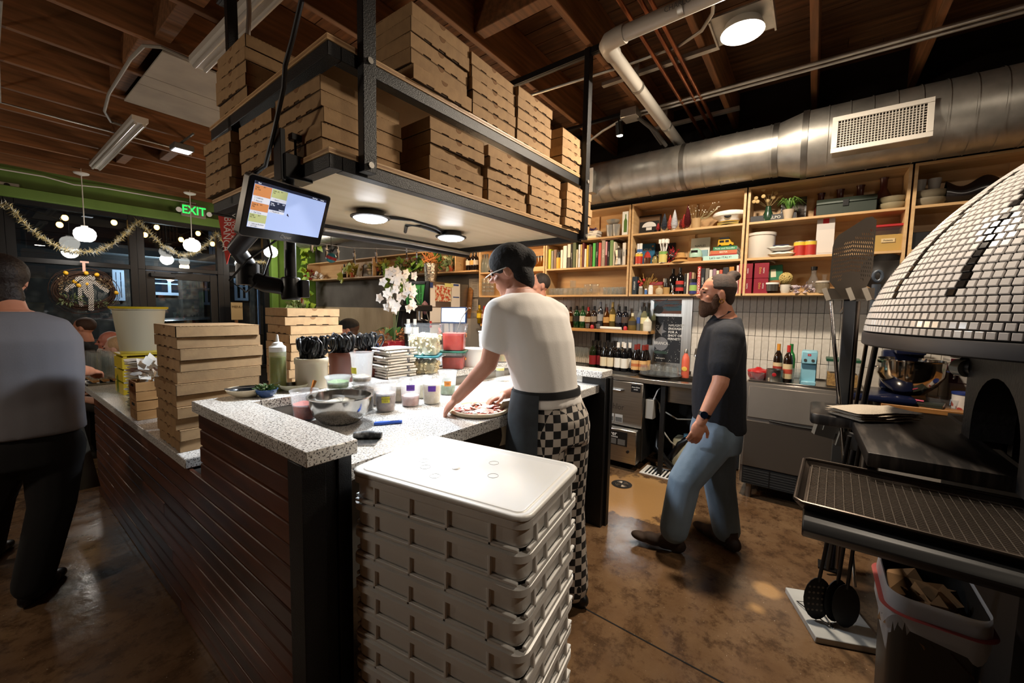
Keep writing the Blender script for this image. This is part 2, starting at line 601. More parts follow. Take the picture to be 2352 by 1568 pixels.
for i, (a_, b_) in enumerate(((x_m0, x_m1-fw), (x_m1, x_d0-fw), (x_d1+fw, x_e))):
 w = bpy.data.objects.new('window_%d' % (i+1), None); place(w); struct(w)
 frame(w, a_, b_, 0.32, 2.95, (2.12,))
w = bpy.data.objects.new('window_4', None); place(w); struct(w)
frame(w, x_d0, x_d1, 2.10, 2.95)
dr = bpy.data.objects.new('door_1', None); place(dr); struct(dr)
m = MB()
sw = 0.11
m.bx(x_d0+.05, x_d0+.05+sw, YW-.03, YW+.03, .02, 2.08).bx(x_d1-.05-sw, x_d1-.05, YW-.03, YW+.03, .02, 2.08)
m.bx(x_d0+.05+sw, x_d1-.05-sw, YW-.03, YW+.03, 1.96, 2.08).bx(x_d0+.05+sw, x_d1-.05-sw, YW-.03, YW+.03, .02, .27)
m.bx(x_d0-.045, x_d0+.045, YW-.05, YW+.05, 0, 2.1).bx(x_d1-.045, x_d1+.045, YW-.05, YW+.05, 0, 2.1)
m.build('door_frame', m_frame, dr, bevel=0.003)
MB().bx(x_d0+.05+sw, x_d1-.05-sw, YW-.003, YW+.003, .27, 1.96).build('pane', m_pane, dr)
MB().bx(x_d0+.1, x_d0+.42, YW-.10, YW-.035, 1.99, 2.05).tube([(x_d0+.36, YW-.08, 2.06), (x_d0+.52, YW-.2, 2.07), (x_d0+.66, YW-.06, 2.09)], .008).build('door_closer', M_iron, dr, bevel=0.002)
# green return beside the window and at the corner
struct(MB().bx(3.60, 3.72, YW-0.16, YW+0.1, 0, 2.93).bx(3.72, 4.55, YW-0.02, YW+0.1, 0, 2.93).build('trim_1', mat('olive_column', '#5f7f2c', 0.5, col2='#557427', nscale=3), bevel=0.004))
# ducts, pipes and ceiling lamps
def ring_duct(name, y0, y1, r, parent, m=M_galv, r1=None, flange=()):
 mb = MB().tube([(0, y0, 0), (0, y1, 0)], [r, r1 or r], 40, caps=False)
 return mb.build(name, m, parent, smooth=60)
DX, DZ = 4.12, 2.925
du = thing('spiral_duct', 'big galvanised spiral duct running above the wall shelves', 'duct', (DX, 0, DZ))
ring_duct('duct_length', .32, 8.4, .205, du)
ring_duct('reducer', .32, .15, .205, du, r1=.25)
ring_duct('duct_length', .15, -2.6, .25, du)
yy = -2.5
k_ = 0
while yy < 8.3:
 r_ = .25 if yy < .15 else .205
 if not .14 < yy < .34:
  a = MB().tube([(0, yy-.0035, 0), (0, yy+.0035, 0)], r_+.006, 40, caps=False).build('seam', M_galv, du, smooth=60)
 yy += .125
for y_, r_ in ((.335, .212), (.14, .257), (1.05, .211)):
 MB().tube([(0, y_-.02, 0), (0, y_+.02, 0)], r_, 40, caps=False).build('collar', M_alu, du, smooth=60)
m_gr = mat('grille_white', '#c8c2b8', .5)
def grille(label, cy, cz, w, h, nx, nz, tilt, x, depth):
 t = thing('air_grille', label, 'vent', (x, cy, cz), (0, tilt, 0))
 b = .035
 MB().bx(-.012, 0, -w/2, w/2, -h/2, -h/2+b).bx(-.012, 0, -w/2, w/2, h/2-b, h/2).bx(-.012, 0, -w/2, -w/2+b, -h/2+b, h/2-b).bx(-.012, 0, w/2-b, w/2, -h/2+b, h/2-b).build('frame', m_gr, t, bevel=.002)
 MB().bx(.02, depth, -w/2+.01, w/2-.01, -h/2+.01, h/2-.01).build('plenum', M_galv, t)
 MB().bx(.018, .02, -w/2+b, w/2-b, -h/2+b, h/2-b).build('dark_opening', M_dark, t)
 vm, hm = MB(), MB()
 vmesh = MB().bx(-.006, .010, -.002, .002, -h/2+b, h/2-b).mesh('vertical_blade', m_gr)
 hmesh = MB().bx(-.004, .014, -w/2+b, w/2-b, -.0016, .0016).mesh('horizontal_blade', m_gr)
 for i in range(1, nx):
  obj('vertical_blade', vmesh, t, (0, -w/2+b+(w-2*b)*i/nx, 0))
 for i in range(1, nz):
  obj('horizontal_blade', hmesh, t, (0, 0, -h/2+b+(h-2*b)*i/nz))
q = [P(1913, 268, x=3.83), P(2152, 208, x=3.83), P(2143, 309, x=3.83), P(1908, 351, x=3.83)]
c_ = (q[0]+q[1]+q[2]+q[3])/4
grille('large white egg-crate grille on the side of the spiral duct', c_.y, c_.z-.012, q[0].y-q[1].y, (q[0].z-q[3].z+q[1].z-q[2].z)/2, 27, 11, .12, 3.845, .10)
c_ = P(1352, 415, x=3.86)
grille('small white egg-crate grille on the duct beside the pizza boxes', c_.y+.12, c_.z, .34, .24, 14, 9, .0, 3.86, .12)
# pvc drain
pv = thing('pvc_pipe', 'white plastic drain pipe bending under the ceiling planks', 'pipe', (0, 0, 0))
m_pvc = mat('pvc_white', '#b9b3a8', .4)
e_ = Vector((2.42, 1.135, 3.2))
MB().cyl((2.36, -.6, 3.215), (2.415, 1.05, 3.2), .044, 18).build('pipe_run', m_pvc, pv)
MB().cyl((2.50, 1.135, 3.2), (4.4, 1.155, 3.2), .044, 18).build('pipe_run', m_pvc, pv)
MB().tube([(2.413, 1.0, 3.2), (2.417, 1.06, 3.2), (2.428, 1.105, 3.2), (2.455, 1.13, 3.2), (2.50, 1.135, 3.2), (2.56, 1.136, 3.2)], .052, 18).build('elbow', m_pvc, pv)
for a, b in (((2.39, .66, 3.206), (2.392, .69, 3.206)), ((3.0, 1.14, 3.2), (3.03, 1.14, 3.2)), ((3.75, 1.148, 3.2), (3.78, 1.148, 3.2))):
 mb = MB().cyl(a, b, .0475, 18); mb.bx(a[0]-.012, a[0]+.012, a[1]-.01, a[1]+.02, 3.25, 3.36); mb.build('pipe_clamp', M_galv, pv)
txt('CHARLOTTE PIPE', .035, mat('print_dark', '#4b4946', .6), pv, loc=(2.343, .62, 3.192), rot=(pi*.5+.5, 0, -pi/2-.03))
# copper lines
m_cu = mat('copper', '#a8643c', .35, .9, col2='#7d4628', nscale=6)
for k_, (pa_, pb2) in enumerate((((1422, 0), (1612, 310)), ((1470, 0), (1645, 300)), ((1520, 50), (1672, 290)))):
 a, b = P(*pa_, z=3.30), P(*pb2, z=3.30)
 t = MB().cyl((a.x-1.4, a.y, 3.30), (b.x+.2, a.y, 3.30), .0135, 10).build('copper_pipe', m_cu)
 tag(t, 'thin copper pipe under the ceiling beside the plastic drain, %s of three' % ('first', 'second', 'third')[k_], 'pipe', 'copper pipes')
for k_, (pa_, pb2) in enumerate((((1412, 187), (1632, 108)), ((1522, 292), (1682, 247)))):
 a, b = P(*pa_, z=3.33), P(*pb2, z=3.33)
 tag(MB().bx(a.x-.02, a.x+.02, b.y-.05, a.y+.1, 3.318, 3.345).build('pipe_strut', M_galv), 'galvanised strut carrying the copper pipes, %s' % ('nearer the drain elbow', 'nearer the duct')[k_], 'strut')
for k_, dx in enumerate((0, .06)):
 a, b = P(1490, 250, z=3.30), P(2352, 22, z=3.30)
 tag(MB().cyl((a.x+dx, a.y+.2, 3.3), (b.x+dx-.02, -2.5, 3.3), .014, 10).build('conduit', M_galv), 'long straight steel conduit below the joists, %s of two' % ('nearer', 'farther')[k_], 'conduit', 'straight conduits')
p_ = P(1462, 266, z=3.25)
tag(MB().box((p_.x, p_.y+.05, 3.27), (.14, .14, .07)).build('junction_box', M_galv, bevel=.003), 'grey steel junction box at the end of the conduits', 'box')
for k_, (a, b) in enumerate((((1466, 270), (1520, 330)), ((1480, 280), (1530, 335)))):
 a, b = P(*a, z=3.24), P(*b, x=4.0)
 tag(MB().tube([a, a.lerp(b, .5)+Vector((0, 0, .03)), b], .016, 8).build('conduit_elbow', mat('grey_conduit', '#4a4846', .5)), 'grey plastic conduit bending down behind the duct, %s' % ('left', 'right')[k_], 'conduit')
# round ceiling lamp
p_ = P(1705, 78, z=3.26)
t = thing('ceiling_lamp', 'bright round ceiling lamp on a square mounting plate', 'lamp', (p_.x, p_.y, 3.30))
MB().bx(-.15, .15, -.16, .16, .02, .03).build('plate', M_galv, t)
MB().bx(-.15, .15, -.165, -.155, .0, .05).bx(-.15, .15, .155, .165, .0, .05).build('hanger_bar', M_galv, t)
MB().lathe([(.10, .02), (.115, -.02), (.12, -.035)], 30, cap0=False, cap1=False).build('rim', M_white, t)
MB().lathe([(0, -.035), (.09, -.033), (.112, -.022), (0, -.02)], 30).build('diffuser', glow('led_warmwhite', '#ffeeda', 30), t)
l = lamp('ceiling_disk_light', 'AREA', (p_.x, p_.y, 3.245), 95, SOFT, .22, (p_.x, p_.y, 0)); l.data.shape = 'DISK'
MB().tube([(p_.x+.02, p_.y+.9, 3.33), (p_.x+.03, p_.y-.8, 3.33)], .006, 6)
# track and spot
a, b = P(1345, 300, z=3.25), P(1432, 268, z=3.25)
tag(MB().bx(a.x, a.x+.03, b.y-.1, a.y+1.2, 3.30, 3.325).build('light_track', M_blackp), 'black lighting track beside the drain pipe', 'track')
p_ = P(1421, 292, x=a.x+.015)
t = thing('track_spot', 'small black track spotlight shining at the wall shelves', 'lamp', (a.x+.015, p_.y, 3.30))
MB().cyl((0, 0, 0), (0, 0, -.05), .008, 8).cyl((0, 0, -.05), (.03, 0, -.15), .03, 16, r2=.034).build('head', M_blackp, t)
MB().lathe([(0, 0), (.028, 0), (0, -.002)], 14).build('lens', glow('spot_lens', '#fff2dc', 25), t, loc=(.0315, 0, -.155))
tag(MB().tube([P(1352, 325, z=3.22), P(1385, 300, z=3.25), P(1440, 268, z=3.27)], .012, 8).build('flex_conduit', M_galv), 'curved silver conduit leading to the junction box', 'conduit')
tag(MB().tube([P(1640, -10, z=3.3), P(1637, 30, z=3.29), P(1612, 70, z=3.3), P(1560, 105, z=3.32), P(1432, 152, z=3.32), P(1220, 218, z=3.33)], .011, 8).build('flex_conduit', M_galv), 'long armoured cable looping past the plastic drain', 'cable')
# strip lights over the dining side (unlit) and their cable
def strip(x, y0, y1, z, label):
 t = thing('strip_light', label, 'lamp', (x, y0, z))
 L_ = y1-y0
 MB().prism([(-.06, .06), (.06, .06), (.06, .02), (.03, 0), (-.03, 0), (-.06, .02)], 0, L_, axis='y').build('housing', m_gr, t)
 for dx in (-.032, .032):
  MB().cyl((dx, .02, -.005), (dx, L_-.02, -.005), .014, 10).build('tube', mat('unlit_tube', '#b5b0a8', .15), t)
strip(1.10, 1.9, 3.72, 3.27, 'unlit white strip light behind the tall black shelf post')
strip(1.07, 5.25, 7.5, 3.26, 'unlit twin-tube strip light nearer the windows')
q = [P(448, 142, z=3.32), P(370, 108, z=3.33), P(330, 105, z=3.33), P(300, 135, z=3.33), P(250, 215, z=3.33), P(240, 255, z=3.33), P(255, 280, z=3.33), P(318, 300, z=3.31)]
tag(MB().tube(q, .012, 8).build('flex_conduit', mat('conduit_pale', '#8d877d', .5)), 'pale flexible conduit curling between the two strip lights', 'cable')
tag(MB().tube([P(2, 0, z=3.34), P(-5, 120, z=3.34), P(0, 235, z=3.34), P(150, 275, z=3.34), P(400, 340, z=3.34), P(440, 355, z=3.34)], .008, 6).build('ceiling_cable', M_galv), 'thin cable running along the joists toward the emergency light', 'cable')
p_ = P(418, 345, z=3.26)
t = thing('emergency_light', 'small grey emergency light hanging from the joists', 'lamp', (p_.x, p_.y, 3.25))
MB().bx(-.09, .09, -.09, .09, 0, .06).bx(-.01, .01, -.4, .4, .085, .105).bx(-.01, .01, -.02, .02, .06, .09).build('housing', mat('em_grey', '#5a5854', .5), t, bevel=.005)
MB().bx(-.075, .075, -.07, .07, -.004, 0).build('lens', glow('em_lens', '#eef2ff', 5), t)
q = [P(540, 0, z=3.3), P(541, 40, z=3.1), P(542, 75, z=2.95)]
tag(MB().tube([(.9, 2.33, 3.35), (.905, 2.33, 3.0), (.90, 2.35, 2.83)], .011, 8).build('armoured_drop', M_galv), 'armoured cable dropping beside the left rear shelf post', 'cable')
# island counter
m_terr = bpy.data.materials.new('terrazzo')
def _terr(m):
 m.use_nodes = True
 N, L = m.node_tree.nodes, m.node_tree.links
 b = N['Principled BSDF']
 tc = N.new('ShaderNodeTexCoord')
 def vo(sc, seed):
  mp = N.new('ShaderNodeMapping'); mp.inputs['Location'].default_value = (seed, seed*2, seed*3)
  L.new(tc.outputs['Object'], mp.inputs[0])
  n = N.new('ShaderNodeTexNoise'); n.inputs['Scale'].default_value = sc; n.inputs['Detail'].default_value = 1.5
  L.new(mp.outputs[0], n.inputs['Vector'])
  return n.outputs['Fac']
 def ramp(f, a, b_, ca, cb):
  r = N.new('ShaderNodeValToRGB'); e = r.color_ramp.elements
  e[0].position, e[1].position = a, b_
  e[0].color, e[1].color = S(ca), S(cb)
  L.new(f, r.inputs[0]); return r.outputs[0]
 def mix(f, a, col):
  x = N.new('ShaderNodeMix'); x.data_type = 'RGBA'; L.new(f, x.inputs['Factor']); L.new(a, x.inputs['A'])
  x.inputs['B'].default_value = S(col); return x.outputs['Result']
 c = ramp(vo(30, 0), 0.3, 0.7, '#d6d3ce', '#c9c5bf')
 c = mix(ramp(vo(150, 1), 0.575, 0.60, '#000000', '#ffffff'), c, '#2f2d2c')
 c = mix(ramp(vo(120, 5), 0.61, 0.64, '#000000', '#ffffff'), c, '#7a716a')
 c = mix(ramp(vo(170, 9), 0.66, 0.69, '#000000', '#ffffff'), c, '#eeeae4')
 L.new(c, b.inputs['Base Color'])
 b.inputs['Roughness'].default_value = 0.28
_terr(m_terr)
XF = 0.565
base = thing('service_counter', 'long island counter faced with dark mahogany slats and black steel end posts', 'counter', (XF, 1.16, 0))
m_slat = mat('mahogany_slat', '#5e3520', 0.40, col2='#3a1d10', nscale=3.0, stretch=(6, 0.7, 6), detail=6, objvar=0.45, bump=0.05)
SP = 0.0727
sl = {}
def slat(y0, y1, z, k):
 key = round(y1-y0, 3)
 if key not in sl:
  sl[key] = MB().bx(0, 0.018, 0, y1-y0, 0.003, SP-0.003).mesh('slat', m_slat, bevel=0.0035)
 obj('slat', sl[key], base, (random.uniform(-.002, .002), y0, z))
for k in range(15):
 if k < 11:
  cut = 1.3+((k*0.77) % 2.2)
  slat(0.09, cut, k*SP, k)
  slat(cut+.002, 3.44, k*SP, k)
 else:
  slat(0.09, 0.92, k*SP, k)
# carcass and posts
MB().bx(0.012, 0.14, 0.08, 3.44, 0.0, 0.79).bx(0.012, 0.14, 0.08, 0.93, 0.79, 1.085).build('carcass', mat('carcass_dark', '#16100c', 0.8), base)
MB().bx(0.14, 0.9, 0.9, 3.44, 0.0, 0.79).bx(0.14, 2.1, 0.79, 0.97, 0.0, 0.975).bx(0.14, 2.1, 0.79, 0.97, 0.975, 1.085).build('back_panel', mat('panel_grey', '#8a857d', 0.6), base)
MB().bx(-0.012, 0.06, 0.0, 0.09, 0, 1.088).bx(0.06, 0.10, 0.012, 0.09, 0, 1.088).bx(0.10, 0.146, 0.0, 0.09, 0, 1.088).build('post', M_black, base, bevel=0.002)
MB().bx(2.075, 2.12, -0.02, 0.16, 0, 1.088).bx(2.12, 2.165, -0.04, 0.02, 0, 1.088).bx(2.165, 2.20, -0.02, 0.16, 0, 1.088).build('post', M_black, base, bevel=0.002)
MB().bx(2.095, 2.18, 0.16, 0.97, 0, 1.088).build('end_panel', M_white, base)
m_wt = mat('white_wall_tile', '#e4e2dd', 0.25)
wt = MB().bx(-0.008, 0, 0.001, 0.149, 0.0, 0.05).mesh('tile', m_wt, bevel=0.001)
for i in range(5):
 obj('tile', wt, base, (2.095, 0.165+i*0.15, 1.037))
# worktops
bt = MB().bx(0, 1.0, 0, 2.98, -0.047, 0).build('low_bar', m_terr, None, (0.553, 2.25, 0.847), bevel=0.004)
tag(bt, 'long low speckled terrazzo bar top holding the pizza boxes and carafes', 'counter')
m = MB()
poly = [(0, 0), (0.163, 0), (0.163, 0.802), (2.047, 0.802), (2.047, 0.017), (2.227, 0.017), (2.227, 0.99), (0, 0.99)]
m.prism(poly, -0.046, 0)
lg = m.build('raised_ledge', m_terr, None, (0.553, 1.133, 1.135), bevel=0.003)
tag(lg, 'raised U-shaped speckled terrazzo ledge around the prep area', 'counter')
pt = MB().bx(0, 1.93, 0, 0.74, -0.055, 0).build('prep_counter', m_terr, None, (0.718, 1.187, 1.035), bevel=0.003)
tag(pt, 'lower speckled terrazzo prep top dusted with flour', 'counter')
# flour dusting on the prep top
m_flour = mat('flour', '#f1ede4', 0.95)
fm = MB(); rr = random.Random(5)
for i in range(900):
 c = rr.choice([(1.2, 1.4, .22), (1.1, 1.33, .1), (1.35, 1.45, .15), (1.55, 1.3, .2), (0.95, 1.3, .08)])
 x_, y_ = rr.gauss(c[0], c[2]), rr.gauss(c[1], c[2]*.6)
 if 0.76 < x_ < 2.5 and 1.2 < y_ < 1.8:
  r_ = rr.uniform(.0006, .0022)
  fm.box((x_, y_, 1.0356), (r_*2, r_*1.6, .0008))
o = stuff(fm.build('flour_dusting', m_flour, None, fix=False, smooth=0)); tag(o, 'white flour scattered over the prep top beside the pizza', 'flour')
# under-counter fridge
fr = thing('prep_fridge', 'stainless under-counter fridge on black casters behind the cook', 'fridge', (2.2, 1.25, 0))
MB().bx(-0.35, 0.36, 0.03, 0.6, 0.15, 0.88).build('body', M_steel, fr, bevel=0.004)
MB().bx(-0.345, 0.0, 0.0, 0.029, 0.16, 0.84).bx(0.008, 0.355, 0.0, 0.029, 0.16, 0.84).build('door', M_steel, fr, bevel=0.004)
MB().bx(-0.345, 0.355, 0.0, 0.03, 0.845, 0.88).build('nameplate', M_blackp, fr)
txt('BEVERAGE-AIR', 0.022, M_white, fr, loc=(0.26, -0.001, 0.862), rot=FY)
for sx_ in (-0.27, 0.3):
 c = MB().tube([(sx_-.012, 0.1, .05), (sx_+.012, 0.1, .05)], .05, 16).build('caster', M_blackp, fr)
 MB().bx(sx_-.022, sx_+.022, .08, .12, .06, .15).build('caster_fork', M_chrome, c)
for k_ in range(3):
 o = thing('sheet_tray', 'stainless tray stacked on the shelf under the prep top, %s' % ('lowest', 'middle', 'topmost')[k_], 'tray', (2.3, 1.45, 0.885+k_*0.028), group='trays under the prep top')
 MB().bx(-.25, .25, -.2, .2, 0, .004).bx(-.25, -.24, -.2, .2, 0, .02).bx(.24, .25, -.2, .2, 0, .02).bx(-.25, .25, -.2, -.19, 0, .02).bx(-.25, .25, .19, .2, 0, .02).build('pan', M_alu, o)
# hanging shelf
HS = thing('hanging_shelf', 'black steel and plywood shelf hung from the ceiling over the counter', 'shelf', (0.80, 1.425, 0), (0, 0, radians(-1.5)))
W_, D_ = 1.87, 1.25
def rim(z):
 m = MB()
 m.bx(0, 0.05, 0, D_, z, z+.05).bx(W_-.05, W_, 0, D_, z, z+.05)
 m.bx(0.05, W_-.05, 0, 0.05, z, z+.05).bx(0.05, W_-.05, D_-.05, D_, z, z+.05)
 return m
for z in (2.05, 2.435):
 rim(z).build('frame', M_black, HS, bevel=0.002)
 b_ = MB().bx(-0.004, W_+.004, -.004, D_+.004, z+.05, z+.071).build('board', M_birch, HS, bevel=0.001)
 MB().bx(-.0045, W_+.0045, -.0045, -.004, z+.056, z+.065).bx(-.0045, -.004, -.004, D_, z+.056, z+.065).build('ply_edge', M_ply, b_)
MB().bx(.05, W_-.05, .05, D_-.05, 2.092, 2.099).build('soffit', mat('pale_soffit', '#d9cbb0', .32, col2='#cfbf9f', nscale=2, stretch=(1, 9, 1), detail=5), HS)
for (x_, y_) in ((.11, -.045), (1.82, -.045)):
 pp = MB().bx(x_, x_+.055, y_, y_+.04, 2.06, 3.35).build('post', M_black, HS, bevel=0.002)
 for z in (2.085, 2.46):
  MB().cyl((x_+.027, y_-.008, z), (x_+.027, y_, z), .012, 8).build('bolt', M_galv, pp)
for (x_, y_) in ((0.0, 0.95), (1.82, D_)):
 MB().bx(x_, x_+.045, y_, y_+.04, 2.06, 3.35).build('post', M_black, HS, bevel=0.002)
for x_ in (0.12, 1.83):
 MB().bx(x_, x_+.04, -.55, 1.5, 3.31, 3.35).bx(x_+.012, x_+.028, -.55, 1.5, 3.308, 3.311).build('strut', M_black, HS)
# puck lamps under the shelf
def puck(px, py, label):
 p_ = P(px, py, z=2.055)
 t = thing('shelf_lamp', label, 'lamp', (p_.x, p_.y, 2.092), group='lamps under the hanging shelf')
 MB().lathe([(.075, 0), (.075, -.03), (.108, -.032), (.108, -.038), (.092, -.042)], 28, cap1=False).build('housing', M_blackp, t)
 MB().lathe([(.0, -.062), (.05, -.060), (.08, -.052), (.092, -.042), (.0, -.041)], 28).build('diffuser', glow('led_cool', '#f4f8ff', 26), t)
 l = lamp('shelf_lamp_light', 'AREA', (p_.x, p_.y, 2.02), 30, COOL, 0.15, (p_.x, p_.y, 0))
 l.data.shape = 'DISK'
 return p_
pa = puck(851, 500, 'round white LED lamp under the hanging shelf, nearer the order screen')
pb_ = puck(1036, 545, 'round white LED lamp under the hanging shelf, nearer the cook')
cv = MB()
cv.tube([pa+Vector((.09, -.01, .02)), pa.lerp(pb_, .35)+Vector((.03, -.05, .035)), pa.lerp(pb_, .7)+Vector((0, -.04, .03)), pb_+Vector((-.09, -.01, .02))], .011, 8)
cv.tube([pb_+Vector((-.09, .02, .02)), pb_+Vector((-.28, .0, .03)), pb_+Vector((-.34, .06, .03)), pb_+Vector((-.2, .25, .03))], .011, 8)
tag(cv.build('lamp_conduit', M_blackp), 'black conduit linking the two round lamps under the hanging shelf', 'cable')
q0, q1 = P(745, 527, z=2.03), P(1078, 583, z=2.03)
cm = MB().tube([q0, q0.lerp(q1, .5)+Vector((0, 0, .008)), q1], .012, 8)
tag(cm.build('armoured_cable', M_galv), 'ribbed grey armoured cable along the rear edge under the hanging shelf', 'cable')
cm = MB().tube([q0+Vector((0, .03, -.01)), q1+Vector((0, .03, -.01))], .022, 8)
tag(cm.build('black_conduit', M_blackp), 'thick black conduit behind the armoured cable at the rear of the hanging shelf', 'cable')
# hanging cable at the front left
q = [P(693, 0, x=0.66, y=None), P(672, 90, x=0.68), P(655, 150, x=0.69), P(652, 200, x=0.7), P(630, 300, x=0.72), P(610, 380, x=0.74), P(585, 400, x=0.72), P(588, 425, x=0.7)]
tag(MB().tube(q, .008, 8).build('black_cable', M_blackp), 'black power cable hanging down past the pizza box shelf to the order screen', 'cable')
# pizza boxes
BL, BH = 0.355, 0.0535
def side_poly(kind):
 "front flap outline (u along the side, z up) with notches"
 h, L_ = BH-.002, BL
 if kind == 'front':
  pts = [(0, .001), (.07, .001), (.07, .006), (.115, .006), (.115, .001), (.155, .001), (.158, .007), (.197, .007), (.200, .001), (.24, .001), (.24, .006), (.285, .006), (.285, .001), (L_, .001), (L_, h), (0, h)]
 else:
  pts = [(0, .001), (L_, .001), (L_, h), (.24, h), (.24, h-.004), (.19, h-.004), (.19, h), (0, h)]
 return pts
def make_box_mesh():
 tray = MB().bx(.004, BL-.004, .004, BL-.004, 0, BH-.003)
 tm_ = tray.mesh('tray', M_slit)
 lid = MB()
 t_ = .0035
 lid.prism(side_poly('front'), 0, t_, axis='y')
 lid.prism([(u, z) for u, z in side_poly('front')], BL-t_, BL, axis='y')
 lid.prism(side_poly('side'), 0, t_, axis='x')
 lid.prism(side_poly('side'), BL-t_, BL, axis='x')
 lid.bx(0, BL, 0, BL, BH-.004, BH-.001)
 lm = lid.mesh('lid', M_kraft)
 tab = MB()
 n = 8
 pl = [(BL/2+.019*cos(pi*i/n), BH-.001-.016*sin(pi*i/n)) for i in range(n+1)]
 tab.prism(pl, -.0006, .0, axis='y')
 tb = tab.mesh('finger_tab', mat('kraft_tab', '#7d5a37', 0.9))
 fl_ = MB()
 for i in range(22):
  u = .015+i*.0152
  if .18 < u < .245:
   continue
  fl_.bx(-.0006, 0, u, u+.0085, BH-.0042, BH-.0018)
  fl_.bx(BL, BL+.0006, u, u+.0085, BH-.0042, BH-.0018)
 fm_ = fl_.mesh('flute_edge', M_flute, fix=False, smooth=0)
 return tm_, lm, tb, fm_
BX = make_box_mesh()
ORD = ['bottom', 'second from the bottom', 'third from the bottom', 'fourth from the bottom', 'fifth from the bottom', 'sixth from the bottom', 'seventh from the bottom', 'eighth from the bottom', 'ninth from the bottom', 'tenth from the bottom', 'eleventh from the bottom', 'twelfth from the bottom', 'thirteenth from the bottom']
BOX0 = [None]
def pizza_box(x, y, z, rot, label, group, sz=1.0):
 if BOX0[0] is None:
  t = thing('pizza_box', label, 'box', (x, y, z), (0, 0, rot), group)
  for n_, me in zip(('tray', 'lid', 'finger_tab', 'flute_edge'), BX):
   (stuff if n_ == 'flute_edge' else (lambda o: o))(obj(n_, me, t))
  BOX0[0] = t
 else:
  t = dup(BOX0[0], (x, y, z), (0, 0, rot), label, group)
 t.scale = (1, 1, sz)
 return t
def stack(x, y, z, n, where, group, front='y', pitch=0.0555, seed=1, jit=.007, jr=1.2, base_rot=0.0):
 rn = random.Random(seed)
 for k in range(n):
  r_ = radians(rn.uniform(-jr, jr))+base_rot
  dx, dy = rn.uniform(-jit, jit), rn.uniform(-jit, jit)
  nm = 'topmost' if k == n-1 else ORD[k]
  lab = '%s kraft pizza box %s' % (nm, where)
  if front == 'y':
   pizza_box(x+dx, y+dy, z+k*pitch, r_, lab, group, pitch/0.0545)
  else:
   pizza_box(x+dx, y+BL+dy, z+k*pitch, r_-pi/2, lab, group, pitch/0.0545)
g = 'pizza boxes on the hanging shelf'
zl, zu = 2.1225, 2.5075
stack(.815, 1.50, zl, 5, 'in the lower shelf stack behind the hanging cable', g, 'x', .0556, 1)
stack(.825, 1.92, zl, 5, 'in the lower shelf stack beside the screen pole', g, 'x', .0556, 2, jr=2.5)
stack(.80, 2.33, zl, 5, 'in the lower shelf stack nearest the EXIT sign', g, 'x', .0556, 3, jr=2)
stack(1.265, 1.415, zl, 5, 'in the lower stack by the near post', g, 'y', .0556, 4, jr=2.2)
stack(1.645, 1.395, zl, 5, 'in the middle lower stack, long shelf side', g, 'y', .0556, 5, jr=1.5)
stack(2.02, 1.385, zl, 5, 'in the lower stack second from the duct end', g, 'y', .0556, 6, jr=2)
stack(2.40, 1.36, zl, 5, 'in the lower stack overhanging the duct end', g, 'y', .0556, 7, jr=2)
stack(.82, 2.17, zu, 5, 'in the upper shelf stack nearest the windows', g, 'x', .0575, 8)
stack(1.16, 1.405, zu, 5, 'in the tall upper stack by the near post', g, 'y', .062, 9, jr=2.5, jit=.012)
stack(1.525, 1.40, zu, 5, 'in the second upper stack from the near post', g, 'y', .058, 10, jr=1.5)
stack(1.885, 1.39, zu, 5, 'in the third upper stack from the near post', g, 'y', .058, 11, jr=1.5)
stack(2.36, 1.375, zu, 4, 'in the upper stack beside the far black post', g, 'y', .058, 12, jr=2)
stack(.566, 2.36, .8475, 11, 'in the tall stack on the low bar top', 'pizza boxes on the bar top', 'x', .0548, 13, jit=.010, jr=1.5)
xx = P(667, 738, y=2.72)
stack(xx.x, 2.72, .8475, 10, 'in the rear bar-top stack behind the oil bottle', 'pizza boxes on the bar top', 'x', .0575, 14, jit=.008, jr=2)
for k_ in range(2):
 pizza_box(xx.x-.02+k_*.01, 2.75-.01*k_, .8475+.576+k_*.0585, radians(7-90)*0+radians(-4+k_*2), ('upper', 'uppermost')[k_]+' kraft pizza box set skewed on the rear bar-top stack', 'pizza boxes on the bar top', 1.05)
# order screen on its arm
TL, TR, BR, BL_ = Vector((.545, 1.432, 1.962)), Vector((.878, 1.556, 1.980)), Vector((.868, 1.624, 1.796)), Vector((.534, 1.502, 1.774))
ex = ((TR-TL)+(BR-BL_)).normalized()
ey = ((TL-BL_)+(TR-BR)); ey = (ey-ex*ey.dot(ex)).normalized()
ez = ex.cross(ey)
cen = (TL+TR+BR+BL_)/4
Mx = Matrix(((ex.x, ey.x, ez.x, cen.x), (ex.y, ey.y, ez.y, cen.y), (ex.z, ey.z, ez.z, cen.z), (0, 0, 0, 1)))
mon = thing('order_screen', 'black touchscreen showing coloured order tickets, clamped to the hanging shelf', 'screen')
mon.matrix_world = Mx
w_, h_ = .357, .200
def rrect(w, h, r, n=5):
 pts = []
 for cx_, cy_, a0 in ((w/2-r, h/2-r, 0), (-w/2+r, h/2-r, pi/2), (-w/2+r, -h/2+r, pi), (w/2-r, -h/2+r, 3*pi/2)):
  for i in range(n+1):
   a = a0+pi/2*i/n
   pts.append((cx_+r*cos(a), cy_+r*sin(a)))
 return pts
MB().prism(rrect(w_, h_, .012), -.022, -.002).build('casing', mat('grey_casing', '#6d6a66', 0.4, 0.6), mon)
MB().prism(rrect(w_-.006, h_-.006, .010), -.002, 0).build('bezel', mat('screen_bezel', '#06070a', 0.12), mon)
m_scr = glow('screen_blue', '#a3b8ea', .78)
sc = MB().bx(-.157, .157, -.067, .082, 0, .0006).build('display', m_scr, mon)
